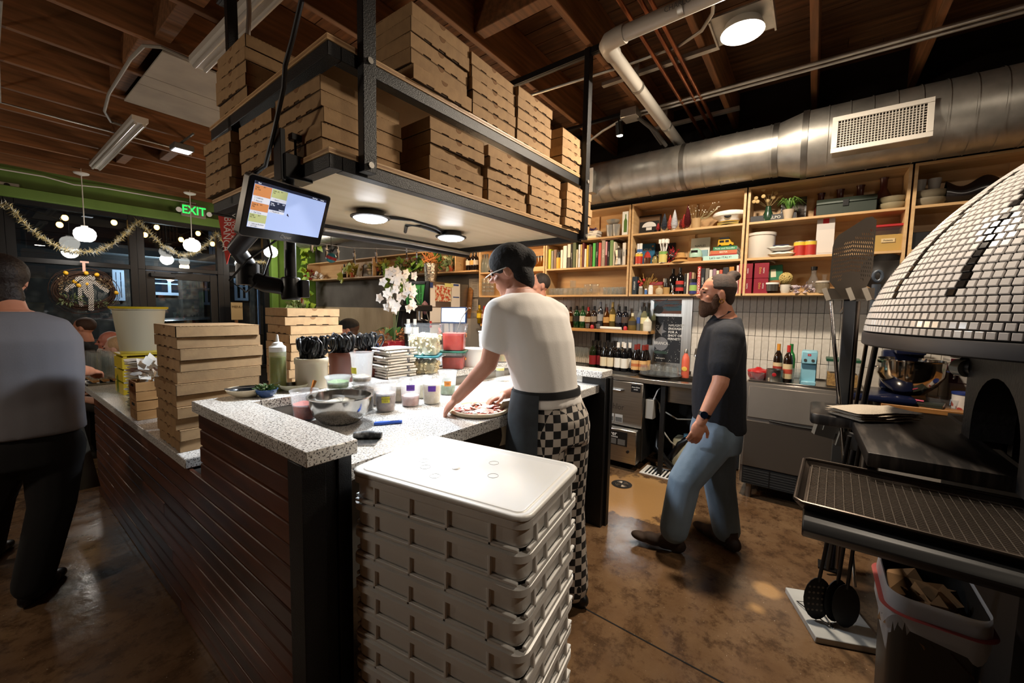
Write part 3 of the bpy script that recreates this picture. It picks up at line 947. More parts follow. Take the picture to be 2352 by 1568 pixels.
MB().bx(-.157, .157, .073, .082, .0006, .0009).build('title_bar', glow('screen_navy', '#101c38', .5), sc)
def tick(u0, u1, v0, v1, col, nm='ticket', s_=.55):
 return MB().bx(u0, u1, v0, v1, .0006, .0010).build(nm, glow('tick_'+col[1:], col, s_), sc)
c1, c2, c3 = (-.156, -.091), (-.089, -.026), None
tick(*c1, .036, .072, '#cf8a55'); tick(*c1, .016, .0355, '#dfe6f6')
tick(*c1, -.011, .0155, '#cf8a55'); tick(*c1, -.021, -.0115, '#dfe6f6')
tick(*c1, -.049, -.0215, '#b9c288'); tick(*c1, -.066, -.0495, '#dfe6f6')
tick(*c2, .043, .072, '#b9c288'); tick(*c2, .031, .0425, '#dfe6f6')
tick(*c2, .002, .0305, '#16233f', s_=.6); tick(*c2, -.007, .0015, '#dfe6f6')
m_ink, m_lt = mat('ink_dark', '#2a2a33', 0.7), glow('text_light', '#e8eefc', 1.0)
def st(s_, u, v, m_=m_ink, sz=.0068):
 txt(s_, sz, m_, sc, loc=(u, v, .0011), align='LEFT', ext=.0001)
for s_, u, v in (('Table\n24, Tab', -.153, .060), ('0/1', -.124, .068), ('Table 8,\nTab', -.153, .005), ('0/1', -.124, .010), ('Table\n24, Tab', -.153, -.030), ('0/1', -.124, -.026), ('Table 20,\nTab', -.086, .062), ('0/1', -.055, .067), ('1  Calabrian', -.150, .030), ('1  Naturale', -.150, .021), ('1  Dal Carne', -.150, -.017), ('1  Salsiccia Romana\n   & Funghi', -.150, -.058), ('1  Bianco', -.082, .037), ('1  Margherita', -.082, -.003)):
 st(s_, u, v)
for s_, u, v in (('Table\n21, Tab', -.086, .021), ('0/1', -.060, .026), ('1:20', -.040, .026), ('Default S', -.050, .006), ('Back', -.145, .0775), ('Need help', .085, .0775), ('Settings', .125, .0775)):
 st(s_, u, v, m_lt, .0058)
txt('toast', .016, mat('screen_logo', '#b9b9b9', .5), mon, loc=(.012, -.084, .0004), ext=.0002)
MB().tube([(-.014+.007*cos(a*pi/4), -.083+.006*sin(a*pi/4), .0006) for a in range(8)], .0009, 5, close=True).build('toast_mark', mat('screen_logo', '#b9b9b9', .5), mon)
# arm and pole hang from the lower shelf frame
arm = thing('screen_arm', 'black jointed monitor arm on a round pole under the hanging shelf', 'bracket')
pole = P(665, 600, x=.80)
pz = pole.copy()
px_, py_ = .80, pole.y
px_ = .775
pole = P(667, 610, x=px_); py_ = pole.y
MB().cyl((px_, py_, 1.60), (px_, py_, 2.13), .0215, 18).build('pole', M_blackp, arm)
MB().bx(px_-.03, px_+.075, py_-.045, py_+.045, 2.04, 2.13).bx(px_-.04, px_-.0215, py_-.03, py_+.03, 2.03, 2.22).cyl((px_+.02, py_-.02, 2.13), (px_+.02, py_-.02, 2.2), .005).bx(px_+.0, px_+.04, py_-.035, py_-.005, 2.19, 2.215).build('clamp', M_blackp, arm, bevel=0.003)
MB().lathe([(.034, 0), (.036, .01), (.036, .085), (.030, .09)], 20, c=(px_, py_, 1.575)).bx(px_+.02, px_+.05, py_-.05, py_+.02, 1.585, 1.655).build('pole_collar', M_blackp, arm, bevel=0.002)
el = Vector((.66, py_+.10, 1.66))
MB().tube([(px_-.02, py_+.01, 1.625), (.71, py_+.06, 1.635), el], [.032, .034, .03], 10).lathe([(.04, -.03), (.04, .05), (.03, .055)], 16, c=el).build('lower_arm', M_blackp, arm)
e2 = cen-ez*.05+Vector((-.05, 0, -.06))
MB().tube([el+Vector((0, 0, .05)), el+Vector((-.05, -.04, .10)), e2+Vector((-.02, 0, 0)), cen-ez*.024], [.028, .03, .03, .028], 10).build('upper_arm', mat('arm_grey', '#2c2c30', 0.4), arm)
MB().tube([e2, e2+Vector((.03, .02, -.10)), el+Vector((.04, -.04, .0)), el+Vector((-.03, -.06, -.06)), el+Vector((-.08, -.05, -.02)), el+Vector((-.02, -.05, .06)), e2+Vector((.06, .0, -.03))], .004, 6).build('arm_cable', M_blackp, arm)
# pennant hanging under the shelf corner
t = thing('red_pennant', 'red felt pennant lettered BRANCA hanging under the hanging shelf', 'pennant')
A_, B_, D3 = P(501, 493, y=2.60), P(553, 508, y=2.45), P(521, 607, y=2.53)
n3 = (B_-A_).cross(D3-A_).normalized()*.0015
pm_ = MB()
pm_.v = [tuple(p) for p in (A_-n3, B_-n3, D3-n3, A_+n3, B_+n3, D3+n3)]
pm_.f = [(0, 2, 1), (3, 4, 5), (0, 1, 4, 3), (1, 2, 5, 4), (2, 0, 3, 5)]; pm_.m = [0]*5
pm_.build('felt', mat('red_felt', '#b5352b', 0.9), t, smooth=0)
ax_ = (D3-(A_+B_)/2).normalized(); bx_ = (B_-A_).normalized(); cz_ = ax_.cross(bx_)
if cz_.dot(CAM-D3) < 0:
 cz_ = -cz_
by_ = cz_.cross(ax_)
def on_pen(s_, size, f_, off, sx=1, m_=M_white):
 o = txt(s_, size, m_, t, ext=.0003)
 c_ = A_.lerp(B_, .5+off).lerp(D3, f_)+cz_*.002
 o.matrix_world = Matrix(((ax_.x, by_.x, cz_.x, c_.x), (ax_.y, by_.y, cz_.y, c_.y), (ax_.z, by_.z, cz_.z, c_.z), (0, 0, 0, 1))) @ Matrix.Diagonal((sx, 1, 1, 1))
on_pen('BRANCA', .075, .36, -.10, .62)
on_pen('V, YOU KNOW', .034, .33, .28, .95)
stm = MB().cyl(A_+Vector((-.02, .02, .006)), B_+Vector((.02, -.02, .006)), .006)
stm.cyl(A_.lerp(B_, .5), A_.lerp(B_, .5)+Vector((.28, -.05, .03)), .004)
stm.build('rod', M_blackp, t)
# generic small things
def col_mat(c, r=.5, **k):
 return mat('c_%s_%d' % (c.lstrip('#'), int(r*100)), c, r, **k)
BOT = {
'wine': [(0, .0), (.036, .0), (.0375, .008), (.0375, .185), (.034, .205), (.018, .232), (.0145, .25), (.0145, .298), (.0155, .299), (.0155, .305), (0, .305)],
'burg': [(0, .0), (.040, .0), (.041, .01), (.041, .15), (.036, .18), (.020, .225), (.0145, .25), (.0145, .288), (.0155, .289), (.0155, .295), (0, .295)],
'liquor': [(0, 0), (.036, 0), (.0385, .006), (.0385, .16), (.033, .185), (.016, .205), (.0135, .215), (.0135, .262), (0, .262)],
'squat': [(0, 0), (.045, 0), (.048, .01), (.048, .09), (.035, .12), (.016, .14), (.0135, .15), (.0135, .19), (0, .19)],
'tall': [(0, 0), (.033, 0), (.035, .006), (.035, .18), (.028, .22), (.015, .245), (.013, .255), (.013, .31), (0, .31)],
'flask': [(0, 0), (.036, 0), (.040, .02), (.040, .11), (.034, .15), (.020, .19), (.0135, .21), (.0135, .25), (0, .25)],
'round': [(0, 0), (.03, 0), (.052, .03), (.056, .06), (.05, .095), (.025, .12), (.014, .13), (.014, .165), (0, .165)],
}
BM = {}
def bottle(kind, body, lab, cap, label, loc, group=None, cat='bottle', lz=(.3, .55), foil=.82, clear=False, lab2=None, rz=None):
 prof = BOT[kind]
 H_ = prof[-1][1]
 rmax = max(r for r, z in prof)
 key = (kind, body, clear)
 if key not in BM:
  mt = glassm('bg_'+body[1:], body, .9, .02, 1.5, body=.35, bodycol=body) if clear else mat('bd_'+body[1:], body, .08, spec=.6)
  BM[key] = MB().lathe(prof, 16).mesh('glass', mt)
 t = thing('bottle', label, cat, loc, (0, 0, rz if rz is not None else 0), group)
 obj('glass', BM[key], t)
 if lab:
  k2 = (kind, 'l', lab, lz)
  if k2 not in BM:
   a, b = H_*lz[0], H_*lz[1]
   BM[k2] = MB().lathe([(rmax+.0006, a), (rmax+.0006, b)], 16, cap0=False, cap1=False).mesh('paper_label', col_mat(lab, .7))
  obj('paper_label', BM[k2], t)
  if lab2:
   k4 = (kind, 'l2', lab2, lz)
   if k4 not in BM:
    a, b = H_*(lz[0]*.65+lz[1]*.35), H_*(lz[0]*.35+lz[1]*.65)
    BM[k4] = MB().lathe([(rmax+.0011, a), (rmax+.0011, b)], 16, cap0=False, cap1=False).mesh('label_band', col_mat(lab2, .7))
   obj('label_band', BM[k4], t)
 if cap:
  k3 = (kind, 'c', cap, foil)
  if k3 not in BM:
   rn = prof[-2][0]
   BM[k3] = MB().lathe([(rn+.0012, H_*foil), (rn+.0012, H_+.001), (0, H_+.001)], 14, cap0=False).mesh('cap', col_mat(cap, .35))
  obj('cap', BM[k3], t)
 return t
def jar(prof, m, label, loc, cat, name='jar', lid=None, lidm=None, fill=None, fillm=None, group=None, band=None, rot=0, seg=18, pn='body'):
 t = thing(name, label, cat, loc, (0, 0, rot), group)
 MB().lathe(prof, seg).build(pn, m, t)
 if lid:
  MB().lathe(lid, seg).build('lid', lidm, t)
 if fill:
  MB().lathe(fill, seg).build('contents', fillm, t)
 if band:
  (r_, a, b, bm_) = band
  MB().lathe([(r_, a), (r_, b)], seg, cap0=False, cap1=False).build('paper_label', bm_, t)
 return t
GLS = {}
def tumbler(label, loc, h=.10, r=.037, r0=.03, group=None, flip=False, name='tumbler', cat='glass'):
 key = (h, r, r0)
 if key not in GLS:
  GLS[key] = MB().lathe([(0, 0), (r0, 0), (r0+.001, .004), (r, h), (r-.002, h), (r0-.002, .008), (0, .008)], 16).mesh('glass', M_glass)
 o = obj(name, GLS[key], None, loc, (pi if flip else 0, 0, 0))
 if flip:
  o.location.z += h
 return tag(o, label, cat, group)
NB = [0]
def book(y0, y1, z, h, col, label, title=None, tcol='#f0ece0', x=4.275, d=.2, group='cookbooks', lean=0, col2=None, tsz=None):
 "upright book with its spine facing the room; y0 > y1"
 w = y0-y1-.0012
 t = thing('book', label, 'book', (x, y1, z), (lean, 0, 0), group)
 MB().bx(0, d, 0, w, 0, h).build('cover', col_mat(col, .55), t, bevel=min(.0015, w*.12))
 MB().bx(.004, d+.0008, w*.12, w*.88, .003, h+.0006).build('pages', M_paper, t)
 if col2:
  MB().bx(-.0008, 0, 0, w, h*.45, h).build('spine_band', col_mat(col2, .55), t)
 if title:
  txt(title, tsz or min(w*.62, .026), col_mat(tcol, .6), t, loc=(-.0013, w/2, h/2), rot=(pi/2, pi/2, -pi/2), ext=.0003)
 return t
def flatbook(loc, w, d, h, col, label, title=None, tcol='#222222', group='stacked books', tsz=None, rz=0):
 t = thing('book', label, 'book', loc, (0, 0, rz), group)
 MB().bx(0, d, -w/2, w/2, 0, h).build('cover', col_mat(col, .55), t, bevel=.001)
 MB().bx(.004, d+.001, -w/2-.0008, w/2+.0008, h*.12, h*.88).build('pages', M_paper, t)
 if title:
  txt(title, tsz or h*.7, col_mat(tcol, .6), t, loc=(-.0012, 0, h/2), rot=FX, ext=.0003)
 return t
def leaf_blob(mb, c, n, r, size, seed, m=0, flat=.4, sc=(1, 1, 1)):
 rn = random.Random(seed)
 for i in range(n):
  v = Vector((rn.gauss(0, 1), rn.gauss(0, 1), rn.gauss(0, .8))).normalized()*r*rn.uniform(.35, 1)
  p = Vector(c)+Vector((v.x*sc[0], v.y*sc[1], v.z*sc[2]))
  d = (v.normalized()+Vector((rn.uniform(-.5, .5), rn.uniform(-.5, .5), rn.uniform(-.4, .4)))).normalized()
  s_ = d.cross(Vector((rn.uniform(-1, 1), rn.uniform(-1, 1), rn.uniform(-1, 1)))).normalized()
  L_ = size*rn.uniform(.6, 1.2)
  a, b = p, p+d*L_
  mid = p+d*L_*.45
  up = d.cross(s_)*L_*.08
  mb._add([a, mid+s_*L_*flat*.5+up, b, mid-s_*L_*flat*.5+up], [(0, 1, 2), (0, 2, 3)], m)
 return mb
# things on the island
def px_at(px, py, z, **k):
 p = P(px, py, z=z)
 return (p.x, p.y, z+.0004)
def on_y(px, y, z, py=900):
 p = P(px, py, y=y)
 return (p.x, y, z+.0004)
ZP, ZG, ZC = 1.035, 1.135, .847
# mixing bowl of flour
b0 = px_at(783, 968, ZP)
t = thing('mixing_bowl', 'wide stainless mixing bowl holding flour on the prep top', 'bowl', (b0[0], b0[1], ZP))
MB().lathe([(0, 0), (.06, 0), (.085, .008), (.115, .04), (.128, .08), (.132, .115), (.141, .118), (.141, .122), (.130, .121), (.125, .08), (.112, .042), (.08, .012), (0, .006)], 44).build('bowl', mat('bowl_steel', '#c4c0ba', .16, 1.0, col2='#a9a59f', nscale=8), t)
fm = MB()
fm.grid(lambda u, v: ((.118*u)*cos(2*pi*v), (.118*u)*sin(2*pi*v), .065+.018*u*u+.006*sin(9*u+5*v*6.283)*u), 10, 28)
fm.build('flour', mat('bowl_flour', '#cfc7b6', .95, bump=.6, bscale=90), t, fix=False)
# deli containers
DM = {}
def deli(px, py, z, label, h=.145, rt=.057, rb=.045, fill=None, fh=.5, tape=None, writing=None, lid=False, tz=.55, group='deli containers on the prep top', pos=None, food=None, name='deli_container', ta=None):
 p = pos or px_at(px, py, z)
 ang = math.atan2(-p[1], -p[0])
 t = thing(name, label, 'container', p, (0, 0, 0), group)
 k = (h, rt, rb)
 if k not in DM:
  DM[k] = MB().lathe([(0, 0), (rb-.003, 0), (rb, .004), (rt-.004, h*.86), (rt-.002, h*.87), (rt-.001, h-.006), (rt+.002, h-.005), (rt+.002, h), (rt-.003, h), (rt-.005, h*.86), (rb-.002, .006), (0, .004)], 28).mesh('cup', M_plas)
 obj('cup', DM[k], t)
 if fill:
  rf = rb+(rt-.006-rb)*fh
  m_ = mat('food_'+fill[0][1:], fill[0], .8, col2=fill[1], nscale=45, bump=.5, bscale=90)
  mb = MB().lathe([(0, .006), (rb-.004, .006), (rf-.003, h*fh*.86)], 24, cap1=False)
  rn = random.Random(int(px))
  mb.grid(lambda u, v: ((rf-.003)*u*cos(2*pi*v), (rf-.003)*u*sin(2*pi*v), h*fh*.86+.012*(1-u)+.004*sin(11*u+9*sin(6.283*v))*u*(1-u)*3), 6, 24)
  mb.build('contents', m_, t, fix=False)
 if tape:
  a = ang if ta is None else ang+ta
  rr_ = rb+(rt-rb)*tz+.0012
  mb = MB()
  wv = .38
  mb.grid(lambda u, v: ((rr_+.0015*v)*cos(a+(u-.5)*wv*2), (rr_+.0015*v)*sin(a+(u-.5)*wv*2), h*tz+(v-.5)*.030), 8, 2)
  tp = mb.build('tape_label', col_mat(tape, .7), t, fix=False)
  if writing:
   o = txt(writing, .012, M_blackp, tp, loc=((rr_+.004)*cos(a), (rr_+.004)*sin(a), h*tz), rot=(pi/2, 0, a+pi/2), ext=.0001)
 if lid:
  MB().lathe([(0, h-.002), (rt+.001, h-.002), (rt+.004, h+.001), (rt+.004, h+.006), (rt-.004, h+.007), (rt-.006, h+.004), (0, h+.004)], 28).build('lid', M_plas, t)
 return t
deli(700, 962, ZP, 'quart tub of red chilli sauce with an orange-stained rim, left of the flour bowl', fill=('#a1260f', '#c2451c'), fh=.62, h=.135, rt=.06)
sp_ = MB().tube([(0, 0, 0), (.03, .01, .10), (.05, .015, .145)], [.004, .004, .010], 8)
q_ = px_at(704, 958, ZP)
tag(sp_.build('tasting_spoon', mat('stained_spoon', '#b5763a', .3, .7), None, (q_[0], q_[1], ZP+.02)), 'stained spoon leaning in the tub of chilli sauce', 'spoon')
deli(757, 948, ZP, 'low empty deli tub behind the flour bowl', h=.10, rt=.062, rb=.05, pos=on_y(757, 1.76, ZP))
deli(778, 935, ZP, 'deli tub of chopped greens at the base of the lidded stack', h=.115, rt=.06, rb=.048, fill=('#5f8a4a', '#8fb070'), fh=.5, pos=on_y(778, 1.86, ZP))
deli(777, 900, ZP, 'small lidded tub of greens stacked in front of the brown crock', h=.055, rt=.058, rb=.05, fill=('#5f8a4a', '#9fc080'), fh=.7, lid=True, pos=(on_y(777, 1.86, ZP)[0], 1.86, ZP+.1164))
deli(836, 940, ZP, 'deli tub packed with roasted mushrooms under the tall clear one', h=.135, fill=('#4f3d2c', '#8c765c'), fh=.93, tape='#d9cf3e', ta=-.7, pos=on_y(836, 1.80, ZP), lid=True)
deli(832, 880, ZP, 'tall clear deli tub with a few mushrooms, stacked on top', h=.150, fill=('#6f5a42', '#c0aa8a'), fh=.22, tape='#e2d640', ta=-.9, tz=.42, pos=(on_y(832, 1.80, ZP)[0], 1.80, ZP+.1424))
deli(886, 943, ZP, 'deli tub of crumbled sausage with a yellow SAUSAGE label', fill=('#7a6258', '#a89084'), fh=.74, tape='#d8cc3e', writing='SAUSAGE\n12/2', tz=.45)
deli(943, 931, ZP, 'deli tub of pink sliced ham with a purple tape label', fill=('#b57f74', '#d0a498'), fh=.45, tape='#6a3fae', writing='KS 12/2', tz=.72)
deli(992, 926, ZP, 'deli tub of grated cheese with a torn purple tape', fill=('#e6dcbc', '#f0ead6'), fh=.88, tape='#5b34a0', tz=.62)
deli(1028, 905, ZP, 'deli tub of green herbs with an orange tape label', fill=('#5f7f52', '#8aa57a'), fh=.5, tape='#d98a3e', writing='12/2', tz=.5)
deli(917, 920, ZP, 'deli tub of sliced potato behind the ham tub', fill=('#8f7a58', '#c9b48a'), fh=.8, pos=on_y(917, 1.82, ZP), h=.13)
deli(876, 925, ZP, 'deli tub of browned onions behind the sausage tub', fill=('#6b4a30', '#9c7a52'), fh=.8, pos=on_y(874, 1.83, ZP), h=.12)
deli(966, 910, ZP, 'deli tub of pale grated cheese wedged behind the ham tub', fill=('#d8cfa8', '#e8e0c0'), fh=.8, pos=on_y(968, 1.80, ZP), h=.12)
# box cutter and bench knife
c_ = px_at(888, 974, ZP)
t = thing('box_cutter', 'bright blue plastic safety cutter on the floured prep top', 'cutter', (c_[0], c_[1], ZP+.001), (0, 0, radians(-32)))
m_cb = col_mat('#1f56c4', .35)
MB().prism([(-.055, -.008), (-.02, -.012), (.02, -.008), (.065, -.010), (.068, .004), (.06, .010), (.02, .008), (-.02, .016), (-.05, .012)], 0, .012).build('handle', m_cb, t, bevel=.002)
MB().bx(.015, .055, -.003, .003, .0121, .0126).build('slot', M_dark, t)
MB().prism([(-.055, -.004), (-.07, 0), (-.055, .006)], .004, .006).build('blade', M_chrome, t)
c_ = px_at(845, 1008, ZP)
t = thing('bench_knife', 'steel bench scraper with a flour-dusted black handle by the bowl', 'scraper', (c_[0], c_[1], ZP+.002), (0, 0, radians(42)))
MB().prism([(-.085, -.045), (.005, -.05), (.005, .05), (-.085, .055)], 0, .0015).build('blade', mat('bowl_steel', '#c4c0ba', .16, 1.0), t)
hm = MB().tube([(.004, -.052, .012), (.008, 0, .014), (.004, .055, .012)], [.012, .016, .013], 10)
hm.build('handle', mat('floured_handle', '#2b2d30', .7, col2='#9c9c9c', nscale=40, lo=.45, hi=.7), t)
# pizza
pz_ = thing('raw_pizza', 'uncooked round pizza with sauce, cheese and ham in front of the cook', 'pizza', (1.525, 1.335, ZP+.001))
mb = MB()
mb.lathe([(0, 0), (.13, 0), (.148, .004), (.152, .011), (.146, .018), (.134, .0185), (.128, .012), (0, .010)], 44)
mb.build('dough', mat('raw_dough', '#e6d8bb', .75, col2='#d8c7a4', nscale=12), pz_)
sc_ = MB().lathe([(0, .0145), (.11, .0135), (.128, .0125)], 40, cap0=False, cap1=False)
sc_.build('sauce', mat('tomato_sauce', '#a8200e', .35, col2='#c8452a', nscale=30), pz_)
rn = random.Random(21)
ch, hm_ = MB(), MB()
for i in range(70):
 r_, a = .115*sqrt(rn.random()), rn.uniform(0, 6.283)
 s_ = rn.uniform(.006, .013)
 ch.ball((r_*cos(a), r_*sin(a), .016), s_, 7, 4, sc=(1.2, .8, .35))
for i in range(34):
 r_, a = .112*sqrt(rn.random()), rn.uniform(0, 6.283)
 q0 = Vector((r_*cos(a), r_*sin(a), .018)); e1 = Vector((cos(a*3), sin(a*3), .1))*.022; e2 = Vector((-sin(a*3), cos(a*3), .05))*.014
 hm_._add([q0-e1-e2, q0+e1-e2, q0+e1*.9+e2+Vector((0, 0, .006)), q0-e1*.8+e2], [(0, 1, 2, 3)])
stuff(ch.build('cheese', mat('fior_di_latte', '#efe6d2', .5), pz_)); stuff(hm_.build('ham_shreds', mat('ham', '#c98a7a', .5, col2='#e0b0a0', nscale=20), pz_, fix=False))
# ledge: bowls, oil, crocks
def bowl(px, y, z, r, h, m1, m2, label, sx=1.0, name='bowl', fillm=None):
 p = on_y(px, y, z)
 t = thing(name, label, 'bowl', p)
 MB().lathe([(0, 0), (r*.5, 0), (r*.55, .004), (r*.85, h*.5), (r, h), (r-.004, h), (r*.83, h*.5), (r*.5, .008), (0, .007)], 32, sx=sx).build('body', m1, t)
 if m2:
  MB().lathe([(r*.5, .0095), (r*.8, h*.5), (r-.006, h-.002)], 32, cap1=False, sx=sx).build('glaze', m2, t)
 return t
b1 = bowl(566, 2.06, ZG, .082, .038, mat('bowl_cream', '#cdbfa4', .35), mat('glaze_navy', '#232d3a', .25), 'cream bowl with a dark blue inside, leftmost on the ledge')
q_ = on_y(572, 2.06, ZG+.03)
tag(MB().tube([(q_[0]-.09, q_[1]+.02, ZG+.042), (q_[0]+.06, q_[1]-.02, ZG+.040), (q_[0]+.12, q_[1]-.04, ZG+.055)], [.010, .003, .002], 8, flat=.4).build('spoon', M_steel), 'steel spoon resting across the dark blue bowl', 'spoon')
b2 = bowl(612, 1.985, ZG, .048, .036, mat('glaze_blue', '#2d4a7a', .25), None, 'small blue bowl heaped with chopped greens')
mb = MB(); leaf_blob(mb, (0, 0, .036), 150, .032, .026, 4, sc=(1, 1, .5))
mb.build('greens', mat('chopped_greens', '#2d4a20', .6, col2='#4a6a30', nscale=40), b2, fix=False)
bowl(675, 2.03, ZG, .066, .034, mat('bowl_sage', '#a9a68e', .3), mat('glaze_olive', '#5a5442', .3), 'shallow sage-grey bowl between the oil bottle and the crock')
p_ = on_y(640, 2.10, ZG)
t = thing('squeeze_bottle', 'clear squeeze bottle of green olive oil with white nozzle top', 'bottle', p_)
MB().lathe([(0, .0), (.036, 0), (.038, .004), (.038, .19), (.034, .20), (0, .2)], 26).build('body', glassm('oil_bottle', '#f0f4e8', .8, .1, 1.45, body=.25, bodycol='#d8dcc8'), t)
MB().lathe([(0, .003), (.0345, .003), (.0345, .165), (0, .165)], 24).build('oil', mat('olive_oil', '#8f8f10', .15, col2='#7a7f14', nscale=3, spec=.5), t)
MB().lathe([(.0365, .19), (.0375, .195), (.0375, .215), (.025, .225), (.022, .235), (.008, .24), (.004, .275), (0, .275)], 24).build('nozzle_cap', M_white, t)
def loop_handles(mb, n, r, z0, seed, h=.095):
 rn = random.Random(seed)
 for i in range(n):
  a = rn.uniform(0, 2*pi); q = r*sqrt(rn.random())*.88
  c = Vector((q*cos(a), q*sin(a), z0))
  lean = Vector((cos(a), sin(a), 0))*q*.55
  ax = Vector((cos(a*3+seed), sin(a*3+seed), 0))
  for sg in (-1, 1):
   pts = []
   cc = c+lean*.9+Vector((0, 0, h*.62))+ax*sg*.021
   for k in range(11):
    th = 2*pi*k/11
    pts.append(cc+ax*(.019*cos(th))+(Vector((0, 0, 1))+lean*4*.12).normalized()*(.038*sin(th)))
   mb.tube(pts, .0062, 6, close=True)
  mb.tube([c-Vector((0, 0, .03)), c+lean*.4+Vector((0, 0, h*.30))], [.006, .009], 6)
 return mb
def crock(px, y, z, r, h, m1, label, n, seed, hl, k=3):
 p = on_y(px, y, z)
 t = thing('crock', label, 'crock', p)
 MB().lathe([(0, 0), (r*.95, 0), (r, .006), (r, h*.80), (r*1.05, h*.83), (r*1.05, h*.98), (r*1.03, h), (r*.93, h), (r*.9, h*.8), (r*.88, .01), (0, .01)], 36).build('body', m1, t)
 rn = random.Random(seed)
 for i in range(n):
  a = rn.uniform(0, 2*pi); q = r*sqrt(rn.random())*.80
  o = MB(); loop_handles(o, 1, .0001, 0, rn.randint(0, 99))
  s_ = thing('scissors', '', 'scissors', (p[0]+q*cos(a), p[1]+q*sin(a), z+h*.98+rn.uniform(-.01, .016)), (-.42*q/r*sin(a), .42*q/r*cos(a), rn.uniform(0, 6.28)), hl)
  s_['label'] = 'black scissors handle standing among others in the '+hl.split(' in the ')[1]
  if 'h' not in SCM:
   SCM['h'] = [o.mesh('handles', M_blackp), MB().bx(-.004, .004, -.001, .001, -.085, -.028).mesh('blades', M_chrome)]
  obj('handles', SCM['h'][0], s_); obj('blades', SCM['h'][1], s_)
 return t
SCM = {}
crock(717, 2.045, ZG, .076, .155, mat('crock_cream', '#c8bca6', .3, col2='#bcae96', nscale=4), 'cream stoneware crock full of black-handled scissors', 15, 4, 'scissors in the cream crock')
m_tc = mat('terracotta_brown', '#6b3420', .4, col2='#54281a', nscale=6, stretch=(1, 1, .3))
crock(787, 2.11, ZG, .068, .165, m_tc, 'brown crock of scissors, the one beside the cream crock', 15, 8, 'scissors in the left brown crock')
crock(842, 2.15, ZG, .062, .16, m_tc, 'brown crock of scissors, the one beside the folded towels', 13, 12, 'scissors in the right brown crock')
# towels
for k_ in range(11):
 rn = random.Random(k_)
 mb = MB()
 ph = rn.uniform(0, 6)
 def tf(u, v, s_):
  x_ = (u-.5)*.21; y_ = (v-.5)*.15
  return (x_*(1-.05*sin(ph+3*v)), y_+.006*sin(ph+9*u), .0035+.006*sin(ph+7*u)*sin(4*v+ph)*.5+s_*.008*min(1, 7*u, 7*(1-u), 7*v, 7*(1-v)))
 mb.grid(lambda u, v: tf(u, v, 1), 16, 10); mb.grid(lambda u, v: tf(u, v, -.6), 16, 10)
 mb.tube([(-.10, -.073, .006), (0, -.078, .008), (.10, -.073, .006)], .0062, 8)
 mb.tube([(-.103, -.07, .006), (-.106, 0, .008), (-.103, .07, .006)], .0062, 8)
 p = on_y(905, 2.035, ZG)
 t = thing('folded_towel', 'white folded kitchen towel, %s of the pile beside the brown crock' % ((ORD[k_]) if k_ < 10 else 'topmost'), 'towel', (p[0]+rn.uniform(-.012, .012), p[1]+rn.uniform(-.008, .008), ZG+.004+k_*.0165), (0, 0, rn.uniform(-.12, .12)), 'towels by the brown crock')
 mb.build('cloth', M_linen, t, fix=False)
 if k_ % 3 != 1:
  MB().bx(.03, .036, -.0845, -.078, .003, .0125).bx(.042, .045, -.0845, -.078, .003, .0125).build('blue_stripe', col_mat('#2f3a52', .8), t)
